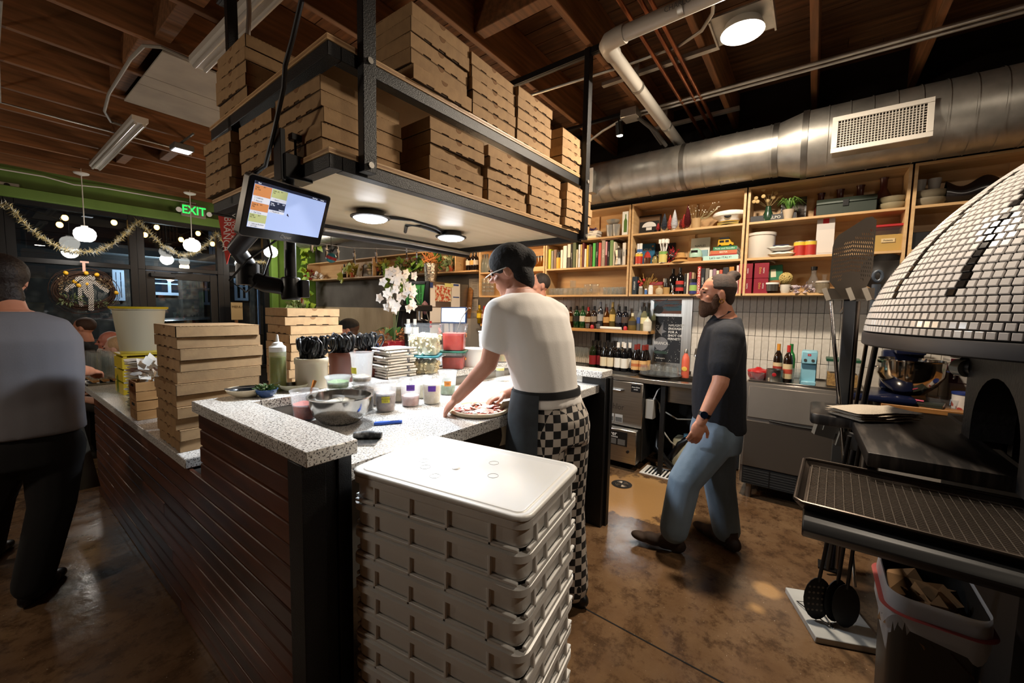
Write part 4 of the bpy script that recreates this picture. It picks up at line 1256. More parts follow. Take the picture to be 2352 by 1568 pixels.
# cambro tubs
def cambro(px, y, z, w, h, label, fill, fh, lid=None, tape=None, writing=None, rz=0.0, x=None, wide=None):
 p = on_y(px, y, z)
 t = thing('storage_tub', label, 'container', p, (0, 0, rz), 'storage tubs on the ledge')
 q = w/2
 mb = MB()
 lo, hi = rrect(w*.86, w*.86, .02), rrect(w*.94, w*.94, .02)
 h2, up = rrect(w*.98, w*.98, .02), rrect(w*1.04, w*1.04, .02)
 n = len(lo); vs_ = []
 for pl, zz in ((lo, 0), (hi, h*.70), (h2, h*.72), (up, h*.97), (rrect(w*1.10, w*1.10, .02), h*.975), (rrect(w*1.10, w*1.10, .02), h)):
  vs_ += [(a, b, zz) for a, b in pl]
 mb._add(vs_, [(l*n+i, l*n+(i+1) % n, (l+1)*n+(i+1) % n, (l+1)*n+i) for l in range(5) for i in range(n)]+[tuple(range(n))[::-1]])
 mb.build('tub', M_clearp, t, fix=False)
 if fill:
  c1, c2, lumpy = fill
  m_ = mat('fill_'+c1[1:], c1, .6, col2=c2, nscale=28, bump=.7 if lumpy else .1, bscale=40)
  fb = MB()
  a1, a2 = rrect(w*.83, w*.83, .02), rrect(w*(.83+.09*fh), w*(.83+.09*fh), .02)
  fb._add([(a, b, .004) for a, b in a1]+[(a, b, h*fh*.95) for a, b in a2]+[(0, 0, h*fh*(1.06 if lumpy else .95))], [(i, (i+1) % n, n+(i+1) % n, n+i) for i in range(n)]+[(n+i, n+(i+1) % n, 2*n) for i in range(n)])
  fb.build('contents', m_, t, fix=False)
  if lumpy:
   rn = random.Random(int(px)); cb = MB()
   for i in range(150):
    s_ = rn.uniform(.006, .011)
    f_ = rn.choice([0, 1, 2, 3, 4])
    a_, z_ = rn.uniform(-q*.8, q*.8), rn.uniform(.01, h*fh)
    ed = w*.425+.02*z_/h
    c = ((a_, -ed+.004, z_), (-ed+.004, a_, z_), (a_, rn.uniform(-q, q)*.8, h*fh*1.0), (rn.uniform(-q, q)*.8, a_, h*fh), (a_*.7, a_*.4, h*fh*1.05))[f_]
    cb.M = Matrix.Translation(c) @ Euler((rn.random()*3, rn.random()*3, rn.random()*3)).to_matrix().to_4x4()
    cb.box((0, 0, 0), (s_*2, s_*1.5, s_*1.3))
   stuff(cb.build('cubes', m_, t, fix=False, smooth=0))
 if tape:
  tp = MB().bx(w*.06, w*.36, -w*.475-.001, -w*.47, h*.48, h*.62).build('tape_label', col_mat(tape, .7), t)
  if writing:
   txt(writing, h*.11, M_blackp, tp, loc=(w*.21, -w*.4765, h*.55), rot=FY)
 if lid:
  MB().prism(rrect(w*1.12, w*1.12, .025), h+.0005, h+.012).build('lid', col_mat(lid, .4), t, bevel=.002)
 return t
cambro(972, 2.03, ZG, .20, .105, 'low clear tub of cubed bread under the cheese tub', ('#b5a27a', '#d8c8a0', True), .7, lid='#1d6a72', rz=radians(38))
cambro(975, 2.03, ZG+.1185, .20, .20, 'tall clear tub of diced white cheese with a yellow label', ('#e2d4a8', '#f2ead0', True), .62, tape='#d8d040', writing='SMK 12/2', rz=radians(38))
cambro(1040, 2.20, ZC+.0, .19, .285, 'clear tub beneath the red sauce tub at the back', ('#7a1a10', '#9a2a18', False), .8, rz=radians(35)) if False else None
cambro(1042, 2.02, ZG, .165, .115, 'low clear tub of red sauce under the taller red one', ('#8f1d10', '#b03018', False), .75, lid='#175a44', tape='#d98a3e', writing='12/2', rz=radians(35))
st_ = cambro(1043, 2.02, ZG+.129, .165, .185, 'tall clear tub of bright red tomato sauce with an orange label', ('#b3200c', '#c2341a', False), .68, tape='#d98a4a', writing='SAUCE', rz=radians(35))
p_ = on_y(1043, 2.02, ZG+.13)
tag(MB().tube([(p_[0]-.02, p_[1]-.02, ZG+.2), (p_[0]+.09, p_[1]+.02, ZG+.35), (p_[0]+.20, p_[1]+.05, ZG+.43), (p_[0]+.215, p_[1]+.05, ZG+.425)], .004, 6).build('sauce_ladle', M_chrome), 'steel ladle leaning out of the tomato sauce tub', 'ladle')
# white tubs beyond the sauce
for k_, (px, y, z, r, h, lb) in enumerate(((1118, 2.02, ZG+.13, .07, .12, 'white plastic tub on top of the lidded stack left of the cook'), (1085, 2.0, ZG, .085, .125, 'wide white tub at the base of the stack left of the cook'), (1150, 2.0, ZG, .07, .12, 'cloudy tub of yellow peppers close to the cook'))):
 p = on_y(px, y, z)
 jar([(0, 0), (r*.9, 0), (r, h), (r+.004, h), (r+.004, h-.006), (r-.003, h-.006), (r-.006, .01), (0, .006)], mat('tub_white', '#dcdad6', .45) if k_ < 2 else M_plas, lb, p, 'tub', name='plastic_tub', lid=[(0, h), (r+.006, h), (r+.006, h+.006), (0, h+.006)] if k_ == 1 else None, lidm=M_white, fill=[(0, .008), (r*.85, .008), (r*.88, h*.8), (0, h*.85)] if k_ == 2 else None, fillm=mat('peppers', '#c98a2a', .5, col2='#8a9a3a', nscale=20))
p = on_y(1148, 1.80, ZP)
jar([(0, 0), (.028, 0), (.03, .005), (.03, .07), (.025, .08), (0, .08)], M_glass, 'small glass jar with a pale yellow lid beside the cook', p, 'jar', lid=[(.03, .08), (.03, .098), (0, .098)], lidm=col_mat('#c9c07a', .4))
p = on_y(1076, 2.06, ZG)
t = thing('wooden_heart', 'little carved wooden heart pot behind the sauce tub', 'ornament', (p[0]+.22, p[1]+.08, ZG+.0))
MB().ball((0, -.016, .05), .026, 12, 8).ball((0, .016, .05), .026, 12, 8).lathe([(0, 0), (.012, .004), (.034, .045), (.0, .05)], 14).build('heart', M_wood, t)
# far end of the bar top
p = P(326, 965, z=ZC)
m_cr = mat('pine_crate', '#b58a56', .6, col2='#9c7040', nscale=4, stretch=(1, 6, 6), detail=5)
def crate(x, y, z, w, d, h, label, rz=0):
 t = thing('wooden_crate', label, 'crate', (x, y, z), (0, 0, rz), 'wooden crates on the bar top')
 for k_ in range(2):
  z0 = k_*h/2+.001
  MB().bx(0, .008, 0, w, z0, z0+h/2-.004).build('slat', m_cr, t); MB().bx(d-.008, d, 0, w, z0, z0+h/2-.004).build('slat', m_cr, t)
  MB().bx(.008, d-.008, 0, .008, z0, z0+h/2-.004).build('slat', m_cr, t); MB().bx(.008, d-.008, w-.008, w, z0, z0+h/2-.004).build('slat', m_cr, t)
 MB().bx(.008, d-.008, .008, w-.008, 0, .006).build('bottom', m_cr, t)
 MB().bx(-.001, 0, w*.3, w*.7, h*.72, h*.86).build('handle_slot', M_dark, t)
 return t
crate(p.x-.02, p.y, ZC+.0005, .17, .22, .115, 'lower pale pine crate beside the tall pizza box stack')
crate(p.x-.02, p.y+.004, ZC+.117, .17, .22, .115, 'upper pale pine crate holding crumpled napkins')
p2 = P(360, 985, z=ZC)
crate(p2.x+.03, p2.y-.02, ZC+.0005, .13, .16, .085, 'small low pine crate tucked against the pizza boxes')
mb = leaf_blob(MB(), (0, 0, .03), 46, .075, .09, 5, flat=.8, sc=(1, 1, .8))
tag(mb.build('paper_napkins', M_paper, None, (p.x+.09, p.y+.085, ZC+.235), fix=False), 'crumpled printed napkins in the upper pine crate', 'napkin')
q = P(306, 945, z=ZC)
for k_ in range(14):
 rn = random.Random(k_+50)
 mm = (mat('plate_grey', '#6f6a64', .4), mat('plate_cream', '#c9bfae', .4), mat('plate_rust', '#7a3d28', .4))[0 if k_ < 8 else (2 if k_ == 11 else 1)]
 if 'pl%d' % (k_ < 8) not in DM:
  DM['pl%d' % (k_ < 8)] = [(0, 0), (.06, 0), (.10, .013), (.104, .016), (.10, .017), (.058, .005), (0, .005)]
 o = MB().lathe(DM['pl%d' % (k_ < 8)], 28).build('side_plate', mm, None, (q.x+.10+rn.uniform(-.008, .008), q.y+.16+rn.uniform(-.008, .008), ZC+.001+k_*.0215))
 tag(o, 'side plate in the tall stack behind the pine crates, %s' % (ORD[k_] if k_ < 13 else 'topmost'), 'plate', 'side plates behind the crates')
nk = MB(); nk.grid(lambda u, v: ((u-.5)*.2, (v-.5)*.16, .004*sin(7*u)+.003*sin(9*v)), 10, 8); nk.grid(lambda u, v: ((u-.5)*.2, (v-.5)*.16, .012+.004*sin(7*u)+.003*sin(9*v)), 10, 8)
tag(nk.build('folded_napkin', M_linen, None, (q.x+.10, q.y+.15, ZC+.308), fix=False), 'folded white napkin with dark print on top of the side plates', 'napkin')
# carafes
for k_, (px, py) in enumerate(((270, 903), (288, 908), (262, 895), (280, 892))):
 c = P(px, py, z=ZC)
 jar([(0, 0), (.045, 0), (.047, .006), (.044, .12), (.03, .17), (.028, .19), (.038, .225), (.036, .225), (.026, .19), (.028, .17), (.041, .12), (.043, .01), (0, .008)], glassm('carafe_glass', '#e4f0ec', 1.0, .01, 1.5), 'clear water carafe on the bar top, %s of the four' % ('second from the left at the front', 'rightmost at the front', 'leftmost', 'rear')[k_], (c.x+.05+(k_ > 1)*.06, c.y+.05, ZC+.0005), 'carafe', name='carafe', group='carafes on the bar top', pn='glass')
# glass rack on a tray
c = P(232, 880, z=ZC)
t = thing('drip_tray', 'aluminium tray with a slatted wooden rack under the stacked tumblers', 'tray', (c.x+.04, c.y+.05, ZC+.0005))
MB().bx(-.14, .20, -.17, .22, 0, .004).bx(-.14, -.135, -.17, .22, .004, .018).bx(.195, .2, -.17, .22, .004, .018).bx(-.14, .2, -.17, -.165, .004, .018).bx(-.14, .2, .215, .22, .004, .018).build('pan', M_alu, t)
for k_ in range(5):
 MB().bx(-.10+.062*k_, -.06+.062*k_, -.14, .19, .022, .04).build('slat', m_cr, t)
for i in range(3):
 for j in range(4):
  for k_ in range(4 if i < 2 else 3):
   tumbler('clear tumbler in the nested stacks on the wooden rack by the carafes', (c.x-.03+i*.085, c.y-.05+j*.09, ZC+.042+k_*.045), .10, .038, .031, 'stacked tumblers on the wooden rack', flip=True)
# big translucent bucket on its stand
bp_ = P(312, 822, y=4.25)
t = thing('food_bucket', 'big translucent storage bucket with a yellow rim above the carafes', 'bucket', (bp_.x+.05, 4.33, 1.16))
h_ = .36
MB().lathe([(0, 0), (.122, 0), (.126, .01), (.16, h_-.02), (.172, h_-.02), (.172, h_), (.155, h_), (.124, .015), (0, .01)], 40).build('tub', mat('bucket_milky', '#c2bda6', .4, sss=.2), t)
MB().lathe([(.158, h_-.012), (.178, h_-.012), (.18, h_+.004), (.158, h_+.004)], 40, cap0=False, cap1=False).build('yellow_rim', col_mat('#c9b01e', .4), t)
MB().lathe([(.1235, 0), (.128, .018)], 40, cap0=False, cap1=False).build('foot_ring', col_mat('#d8cc6a', .5), t)
t = thing('yellow_crate', 'yellow plastic crate carrying the big bucket behind the carafes', 'crate', (bp_.x+.05, 4.33, ZC+.0005))
for k_ in range(3):
 z0 = .1*k_
 MB().bx(-.14, .14, -.14, -.13, z0, z0+.085).bx(-.14, .14, .13, .14, z0, z0+.085).bx(-.14, -.13, -.13, .13, z0, z0+.085).bx(.13, .14, -.13, .13, z0, z0+.085).build('band', col_mat('#c9b01e', .4), t)
MB().bx(-.14, .14, -.14, .14, .300, .311).bx(-.13, -.11, -.13, -.11, 0, .3).bx(.11, .13, -.13, -.11, 0, .3).bx(-.13, -.11, .11, .13, 0, .3).bx(.11, .13, .11, .13, 0, .3).build('corner_frame', col_mat('#c9b01e', .4), t)
# dough box stack
m_dough = bpy.data.materials.new('dough_box_plastic')
def _db(m):
 m.use_nodes = True
 b = m.node_tree.nodes['Principled BSDF']
 b.inputs['Base Color'].default_value = S('#dcdbd8')
 b.inputs['Roughness'].default_value = .38
 b.inputs['Subsurface Weight'].default_value = .25
 b.inputs['Subsurface Radius'].default_value = (.02, .018, .014)
_db(m_dough)
LX, LY, PH = .39, .60, .0865
def dough_mesh():
 mb = MB()
 x, y = LX/2, LY/2
 n = 5
 def loop(ox, oy, z, r):
  return [(a, b, z) for a, b in rrect(2*(x+ox), 2*(y+oy), r, n)]
 L_ = [loop(-.018, -.018, .002, .03), loop(-.010, -.010, .012, .035), loop(-.006, -.006, .020, .035), loop(-.006, -.006, .060, .035), loop(.004, .004, .064, .04), loop(.004, .004, .083, .04), loop(-.004, -.004, .0855, .035), loop(-.012, -.012, .0855, .03), loop(-.012, -.012, .008, .03)]
 k = len(L_[0]); vs_ = [p for l in L_ for p in l]
 fs = [(a*k+i, a*k+(i+1) % k, (a+1)*k+(i+1) % k, (a+1)*k+i) for a in range(len(L_)-1) for i in range(k)]
 fs += [tuple(range(k))[::-1], tuple((len(L_)-1)*k+i for i in range(k))]
 mb._add(vs_, fs)
 return mb
dm_ = dough_mesh().mesh('tub', m_dough, smooth=50)
rb = MB()
x, y = LX/2, LY/2
for yy in (-.20, -.065, .065, .20):
 for sg in (-1, 1):
  rb.bx(min(sg*(x-.008), sg*(x+.003)), max(sg*(x-.008), sg*(x+.003)), yy-.005, yy+.005, .004, .066)
for xx_ in (-.13, -.06, .06, .13):
 for sg in (-1, 1):
  rb.bx(xx_-.006, xx_+.006, min(sg*(y-.008), sg*(y+.003)), max(sg*(y-.008), sg*(y+.003)), .004, .066)
rb.bx(-x+.02, x-.02, -y-.003, -y+.008, .004, .014).bx(-x-.003, -x+.008, -y+.02, y-.02, .004, .014).bx(-x+.02, x-.02, y-.008, y+.003, .004, .014).bx(x-.008, x+.003, -y+.02, y-.02, .004, .014)
rm_ = rb.mesh('ribs', m_dough, bevel=.002)
dr_ = radians(8.8)
dc = Vector((.922, .852))
NBX = 12
first = None
for k_ in range(NBX):
 lab = '%s stacked white plastic dough box' % ('topmost' if k_ == NBX-1 else ORD[k_])
 rn = random.Random(k_)
 loc = (dc.x+rn.uniform(-.002, .002), dc.y+rn.uniform(-.002, .002), .001+k_*PH)
 if first is None:
  first = thing('dough_box', lab, 'box', loc, (0, 0, dr_), 'stacked dough boxes'); obj('tub', dm_, first); stuff(obj('ribs', rm_, first))
 else:
  dup(first, loc, (0, 0, dr_+rn.uniform(-.006, .006)), lab)
zt = .001+NBX*PH
t = thing('plastic_cover', 'flat white plastic lid on top of the dough box stack', 'lid', (dc.x, dc.y, zt-.001), (0, 0, dr_))
mb = MB(); n = 5
def lp(o, z, r):
 return [(a, b, z) for a, b in rrect(LX+2*o, LY+2*o, r, n)]
L_ = [lp(-.016, -.004, .03), lp(.004, 0, .04), lp(.007, .003, .04), lp(.007, .010, .04), lp(.004, .014, .04), lp(-.008, .014, .032), lp(-.012, .010, .03), lp(-.018, .010, .025), lp(-.021, .0125, .022), lp(-.026, .010, .02)]
k = len(L_[0]); mb._add([p for l in L_ for p in l], [(a*k+i, a*k+(i+1) % k, (a+1)*k+(i+1) % k, (a+1)*k+i) for a in range(len(L_)-1) for i in range(k)]+[tuple((len(L_)-1)*k+i for i in range(k))])
mb.build('lid', m_dough, t, smooth=50)
mk_ = MB()
for cx_, cy_ in ((-.06, .12), (-.10, .05), (.08, -.05), (-.01, -.10), (-.02, .16)):
 mk_.tube([(cx_+.016*cos(a), cy_+.016*sin(a), .0102) for a in [i*pi/10 for i in range(20)]], .0007, 4, close=True)
stuff(mk_.build('moulded_marks', mat('mould_mark', '#a5a39d', .5), t))
MB().lathe([(.014, .010), (.011, .0125), (0, .0128)], 18, cap0=False).build('mould_button', m_dough, t, loc=(-.02, .03, 0))
# bar wall
def Y(px, x, z):
 "y on the line (x, z) that falls on photo column px"
 k = (px-1176)/F_PX
 v = Vector((x, 0, z-CAM_H))
 return (k*v.dot(_f)-v.dot(_r))/(_r.y-k*_f.y)
XS, XB = 4.25, 4.53
R0, R1, R2, R3 = 1.743, 2.06, 2.38, 2.70
BAY = [3.755, 2.68, 1.615, 0.545, -0.53, -1.60]
names = ['behind the cook', 'holding the lit cookbook row', 'with the captain hat', 'with the green toolbox', 'behind the tiled oven']
for i in range(5):
 y1, y0 = BAY[i]-.006, BAY[i+1]+.006
 u = thing('wall_shelf_unit', 'birch plywood wall shelf unit ' + names[i], 'shelf', (XS, y0, 1.723), group=None)
 wd_ = y1-y0
 for nm, a_, b_ in (('side_panel', 0, .02), ('side_panel', wd_-.02, wd_)):
  MB().bx(0, .28, a_, b_, 0, .967).build(nm, M_birch, u, bevel=.001)
 for z in (0, .317, .637, .947):
  MB().bx(.0, .28, .02, wd_-.02, z, z+.02).build('shelf', M_birch_y, u, bevel=.001)
 bkp = MB().bx(.27, .28, .02, wd_-.02, .02, .947).build('back_panel', M_birch_y, u)
 MB().bx(.268, .27, .02, wd_-.02, .80, .803).bx(.255, .27, wd_*.45, wd_*.45+.06, .337, .637).bx(.255, .27, wd_*.45, wd_*.45+.06, .657, .947).build('back_cleat', M_birch, bkp)
MB().bx(4.40, 4.55, -1.6, 3.75, 2.70, 2.80).build('ledger', mat('ledger_black', '#0e0c0b', .8), wr)
# long plant shelf on the plaster wall
u = thing('plant_shelf', 'long open birch shelf crowded with plants and stars on the plaster wall', 'shelf', (XS, 3.80, 2.08))
LP_ = 4.70
MB().bx(0, .28, 0, LP_, 0, .022).build('shelf', M_birch_y, u, bevel=.001)
MB().bx(0, .28, 0.4, LP_, .33, .35).build('shelf', M_birch_y, u, bevel=.001)
for yy in (LP_-.02, 6.21-3.8, 0.4):
 MB().bx(0, .28, yy, yy+.02, .022, .33).build('side_panel', M_birch, u, bevel=.001)
MB().bx(.27, .28, 0.0, LP_, .022, .33).build('back_panel', M_birch_y, u)
# bracket shelf with the liquor
bs = thing('liquor_shelf', 'thick butcher block shelf on black brackets holding the spirits', 'shelf', (4.29, 1.40, 1.32))
MB().bx(0, .24, 0, 2.35, 0, .034).build('board', mat('butcher_block', '#c99b60', .45, col2='#b4834a', nscale=3, stretch=(20, .8, 3)), bs, bevel=.002)
for px in (1362, 1388, 1485):
 yy = Y(px, 4.40, 1.25)-1.40
 MB().bx(.20, .24, yy-.02, yy+.02, -.12, 0).bx(.02, .2, yy-.02, yy+.02, -.006, 0).build('bracket', M_iron, bs)
# bar counter
bc = thing('bar_counter', 'stainless steel bar counter with a small sink along the tiled wall', 'counter', (3.86, .46, 0))
m = MB()
m.bx(0, .68, .05, .28, .895, .915).bx(0, .68, .62, 3.3, .895, .915).bx(0, .10, .28, .62, .895, .915).bx(.5, .68, .28, .62, .895, .915).bx(-.005, 0, .05, 3.3, .875, .915)
m.build('top', M_steel, bc, bevel=.002)
MB().bx(.10, .5, .28, .62, .70, .704).bx(.10, .105, .28, .62, .70, .90).bx(.495, .5, .28, .62, .70, .90).bx(.10, .5, .28, .285, .70, .90).bx(.10, .5, .615, .62, .70, .90).build('sink_basin', M_steel, bc)
MB().tube([(.56, .45, .915), (.56, .45, 1.12), (.52, .45, 1.2), (.42, .45, 1.2), (.38, .45, 1.13)], .012, 10).cyl((.56, .53, .915), (.56, .53, .96), .014).build('tap', M_chrome, bc)
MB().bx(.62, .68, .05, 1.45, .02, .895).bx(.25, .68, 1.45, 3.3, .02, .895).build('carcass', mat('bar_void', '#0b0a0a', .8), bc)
MB().bx(.12, .66, .95, 2.6, .915, .922).build('bar_mat', mat('rubber_mat', '#141414', .7), bc)
for yy in (.07, .62):
 MB().bx(.03, .07, yy, yy+.04, 0, .895).build('leg', M_iron, bc)
# glass washer
gw = thing('glass_washer', 'stainless undercounter glass washer with dark label plates', 'dishwasher', (3.86, 1.27, 0))
MB().bx(.02, .60, 0, .62, .09, .872).build('cabinet', mat('washer_side', '#2b2a29', .4, .6), gw, bevel=.004)
dw_ = MB().bx(-.008, .02, .006, .62, .42, .868).build('door', M_steel, gw, bevel=.006)
MB().tube([(-.01, .20, .78), (-.045, .215, .78), (-.045, .56, .78), (-.01, .575, .78)], .010, 8).build('handle', M_chrome, dw_)
MB().bx(-.10, .02, .02, .62, .08, .41).build('lower_box', M_steel, gw, bevel=.008)
MB().bx(-.0105, -.008, .03, .125, .775, .850).build('maker_plate', M_blackp, gw)
for s_, z_, sz in (('Auto-Chlor', .823, .017), ('SYSTEM', .800, .012), ('800.555.0135', .785, .009)):
 if '0135' not in s_:
  txt(s_, sz, M_white, gw, loc=(-.0112, .0775, z_), rot=FX)
m_et = mat('engraved_grey', '#6b6864', .35, 1.0)
txt('PROPERTY OF', .030, m_et, gw, loc=(-.0092, .42, .665), rot=FX, align='CENTER')
txt('Auto-Chlor', .085, m_et, gw, loc=(-.0092, .36, .605), rot=FX, sx=.85)
txt('SYSTEM', .026, m_et, gw, loc=(-.0092, .46, .555), rot=FX, sx=1.2)
for k_ in range(4):
 pn = MB().bx(-.0092, -.008, .20+k_*.09, .28+k_*.09, .45, .53).build('instruction_panel', mat('print_grey', '#9c9994', .5), gw)
 MB().bx(-.0096, -.0092, .205+k_*.09, .275+k_*.09, .455, .50).build('diagram', mat('print_dark', '#4b4946', .6), pn)
MB().bx(-.1025, -.10, .11, .60, .245, .385).build('maker_plate', M_blackp, gw)
txt('SpaceSaver', .058, M_white, gw, loc=(-.1032, .345, .357), rot=FX)
txt('DRAIN SCREEN MAINTENANCE', .019, M_white, gw, loc=(-.1032, .34, .325), rot=FX)
for k_ in range(5):
 MB().bx(-.1032, -.1025, .13+k_*.09, .205+k_*.09, .255, .31).build('diagram', mat('print_grey2', '#55524e', .5), gw)
MB().cyl((-.112, .10, .20), (-.10, .10, .20), .014, 14).build('knob', M_blackp, gw)
for a_ in (.08, .52):
 MB().cyl((.08, a_, 0), (.08, a_, .09), .022, 10).build('leg', M_iron, gw)
# plumbing below the sink
t = thing('drain_hoses', 'black and clear hoses tangled under the sink beside the glass washer', 'hose', (4.1, 1.05, 0))
MB().tube([(.02, .05, .05), (0, 0, .12), (-.02, -.08, .28), (.06, -.28, .44), (.2, -.35, .5)], .035, 10).build('black_hose', M_blackp, t)
MB().tube([(.05, .16, .34), (-.08, .12, .22), (-.1, .03, .12), (-.06, -.02, .05)], .03, 10).build('black_hose', M_blackp, t)
MB().tube([(-.02, .2, .72), (-.08, .12, .66), (-.1, .06, .4), (-.06, .0, .3), (.02, -.1, .2)], .008, 6).build('clear_hose', mat('clear_hose', '#a9a79d', .3), t)
MB().tube([(.0, .15, .6), (-.05, -.05, .53), (.05, -.2, .53), (.2, -.25, .6)], .007, 6).build('clear_hose', mat('clear_hose', '#a9a79d', .3), t)
t = thing('chemical_jug', 'translucent plastic jug of cleaner under the bar sink', 'jug', (4.16, .93, 0))
MB().bx(-.09, .09, -.11, .11, .0, .33).build('body', mat('jug_plastic', '#a9a68f', .35), t, bevel=.02, seg=2)
MB().lathe([(.03, .33), (.03, .37), (.0, .37)], 12).build('cap', mat('jug_blue', '#5f8fa8', .4), t)
t = thing('dosing_pump', 'small grey dosing pump box on the side of the glass washer', 'pump', (3.96, 1.22, .52))
MB().bx(-.05, .05, -.03, .048, 0, .19).build('housing', mat('pump_grey', '#8f8c86', .5), t, bevel=.004)
MB().tube([(-.02, -.02, .19), (-.01, -.05, .28), (.04, -.06, .3)], .006).build('tube', M_white, t)
# floor fittings
p_ = P(1428, 1112, z=0)
t = thing('floor_drain', 'round dark slotted floor drain in the worn concrete', 'drain', (p_.x, p_.y, 0))
MB().lathe([(0, .001), (.085, .001), (.09, .0035), (.075, .004), (.072, .003), (0, .003)], 28).build('grate', mat('drain_iron', '#2d2a27', .5, .6), t)
dm = MB()
for q in range(4):
 for r_ in (.025, .04, .055):
  a0 = q*pi/2+.25
  dm.tube([(r_*cos(a0+i*.2), r_*sin(a0+i*.2), .0035) for i in range(6)], .003, 4)
stuff(dm.build('slots', mat('drain_rib', '#8a8074', .5, .7), t))
p_ = P(1518, 1086, z=0)
t = thing('floor_sink', 'white slotted floor sink grate beneath the bar sink', 'drain', (p_.x, p_.y, 0), (0, 0, 0))
MB().bx(-.12, -.10, -.17, .17, 0, .006).bx(.10, .12, -.17, .17, 0, .006).bx(-.1, .1, -.17, -.15, 0, .006).bx(-.1, .1, .15, .17, 0, .006).build('rim', M_white, t)
MB().bx(-.1, .1, -.15, .15, 0, .001).build('basin', M_dark, t)
for k_ in range(9):
 MB().bx(-.1, .1, -.14+k_*.034, -.125+k_*.034, .001, .006).build('bar', M_white, t)
# ice machine
im = thing('ice_machine', 'brown-grey stainless ice machine with sloping bin door and louvred base', 'ice machine', (3.86, -.36, 0))
m_ice = mat('ice_steel', '#8a837b', .42, .7, col2='#7d766f', nscale=2, bump=.02, bscale=300)
MB().prism([(0.0, .28), (0, .69), (.05, .985), (.62, .985), (.62, .13), (.02, .13), (.02, .28)], 0, .79, axis='y').build('body', m_ice, im, bevel=.004)
tilt = math.atan2(.05, .295)
dq = MB(); dq.M = Matrix.Translation((-.004, .03, .70)) @ Matrix.Rotation(tilt, 4, 'Y')
dq.bx(-.006, .004, 0, .73, 0, .26); dq.build('bin_door', m_ice, im, bevel=.004)
MB().tube([(-.006, .12+i*.06, .692-.012*sin(pi*i/8)) for i in range(9)], .008, 6).build('pull_lip', M_iron, im)
MB().bx(-.006, 0, .02, .77, .285, .672).build('lower_panel', mat('ice_lower', '#5e5750', .42, .7), im, bevel=.003)
MB().bx(.0, .02, .02, .77, .13, .275).build('grille_back', M_dark, im)
for k_ in range(6):
 lv = MB(); lv.M = Matrix.Translation((-.002, .03, .148+k_*.021)) @ Matrix.Rotation(.5, 4, 'Y')
 lv.bx(0, .016, 0, .73, 0, .004); lv.build('louvre', M_iron, im)
for k_ in (.2, .385, .57):
 MB().bx(-.004, .004, k_, k_+.008, .135, .272).build('mullion', M_iron, im)
for yy in (.05, .72):
 MB().cyl((.06, yy, 0), (.06, yy, .13), .024, 10).build('leg', m_ice, im)
tr_ = thing('counter_tray', 'shallow stainless sheet tray on top of the ice machine', 'tray', (3.92, -.35, .986))
MB().bx(0, .5, 0, .76, 0, .003).bx(0, .008, 0, .76, .003, .018).bx(.492, .5, 0, .76, .003, .018).bx(0, .5, 0, .008, .003, .018).bx(0, .5, .752, .76, .003, .018).build('pan', M_steel, tr_, bevel=.001)
# stainless splash panel with posters
sp = thing('steel_splash_panel', 'tall stainless panel with two bar posters on the tiled wall', 'panel', (4.535, 1.02, .93))
MB().bx(-.012, 0, 0, .44, 0, .785).build('sheet', mat('panel_steel', '#c6c4bf', .32, 1.0, col2='#b3b0ab', nscale=2, stretch=(1, 30, 1)), sp, bevel=.002)
po = MB().bx(-.0135, -.012, .10, .375, .085, .585).build('poster', mat('poster_black', '#15161a', .5), sp)
sm_ = MB(); rr = random.Random(2)
for i in range(90):
 y_, z_ = rr.uniform(.105, .37), rr.uniform(.09, .58)
 r_ = rr.uniform(.0012, .0028)
 sm_.box((-.0138, y_, z_), (.0006, r_*2, r_*2))
stuff(sm_.build('snow_dots', M_white, po, fix=False, smooth=0))
MB().lathe([(0, 0), (.074, .0006), (0, .0012)], 24).build('snow_globe', mat('print_silver', '#77777a', .5), po, loc=(-.0135, .305, .285), rot=(0, -pi/2, 0))
MB().bx(-.0142, -.0135, .235, .375, .175, .205).build('globe_base', mat('print_green', '#33463d', .6), po)
txt('BRANCA', .046, M_white, po, loc=(-.0152, .305, .290), rot=FX, sx=.82)
MB().prism([(.30, .37), (.36, .44), (.335, .43), (.29, .53), (.29, .44), (.25, .42), (.30, .40)], -.0142, -.0137, axis='x').build('eagle', mat('print_silver', '#77777a', .5), po)
for k_, s_ in enumerate(('NAUGHTY', 'ENOUGH', 'FOR A', 'SHOT OF', 'FERNET?')):
 txt(s_, .034, M_white, po, loc=(-.0142, .235, .49-k_*.037), rot=FX, align='LEFT', bold=.0006)
txt('FERNET BRANCA', .018, M_white, po, loc=(-.0142, .305, .125), rot=FX, sx=.7)
po2 = MB().bx(-.0135, -.012, .11, .40, .615, .765).build('poster', mat('poster_mixed', '#5f8a94', .5, col2='#9a5f44', nscale=3, stretch=(1, 1, 9), lo=.45, hi=.55), sp)
MB().lathe([(0, 0), (.048, .0006), (0, .0012)], 20).build('globe_logo', mat('print_dark', '#4b4946', .6), po2, loc=(-.0135, .345, .66), rot=(0, -pi/2, 0))
MB().prism([(.30, .70), (.25, .775), (.33, .735), (.43, .765), (.36, .72), (.345, .69)], -.0150, -.0140, axis='x').build('eagle', M_blackp, po2)
txt('FERNET-BRANCA', .024, M_blackp, po2, loc=(-.0142, .20, .715), rot=FX)
txt('RAISE YOUR SPIRIT', .016, M_blackp, po2, loc=(-.0142, .20, .685), rot=FX)
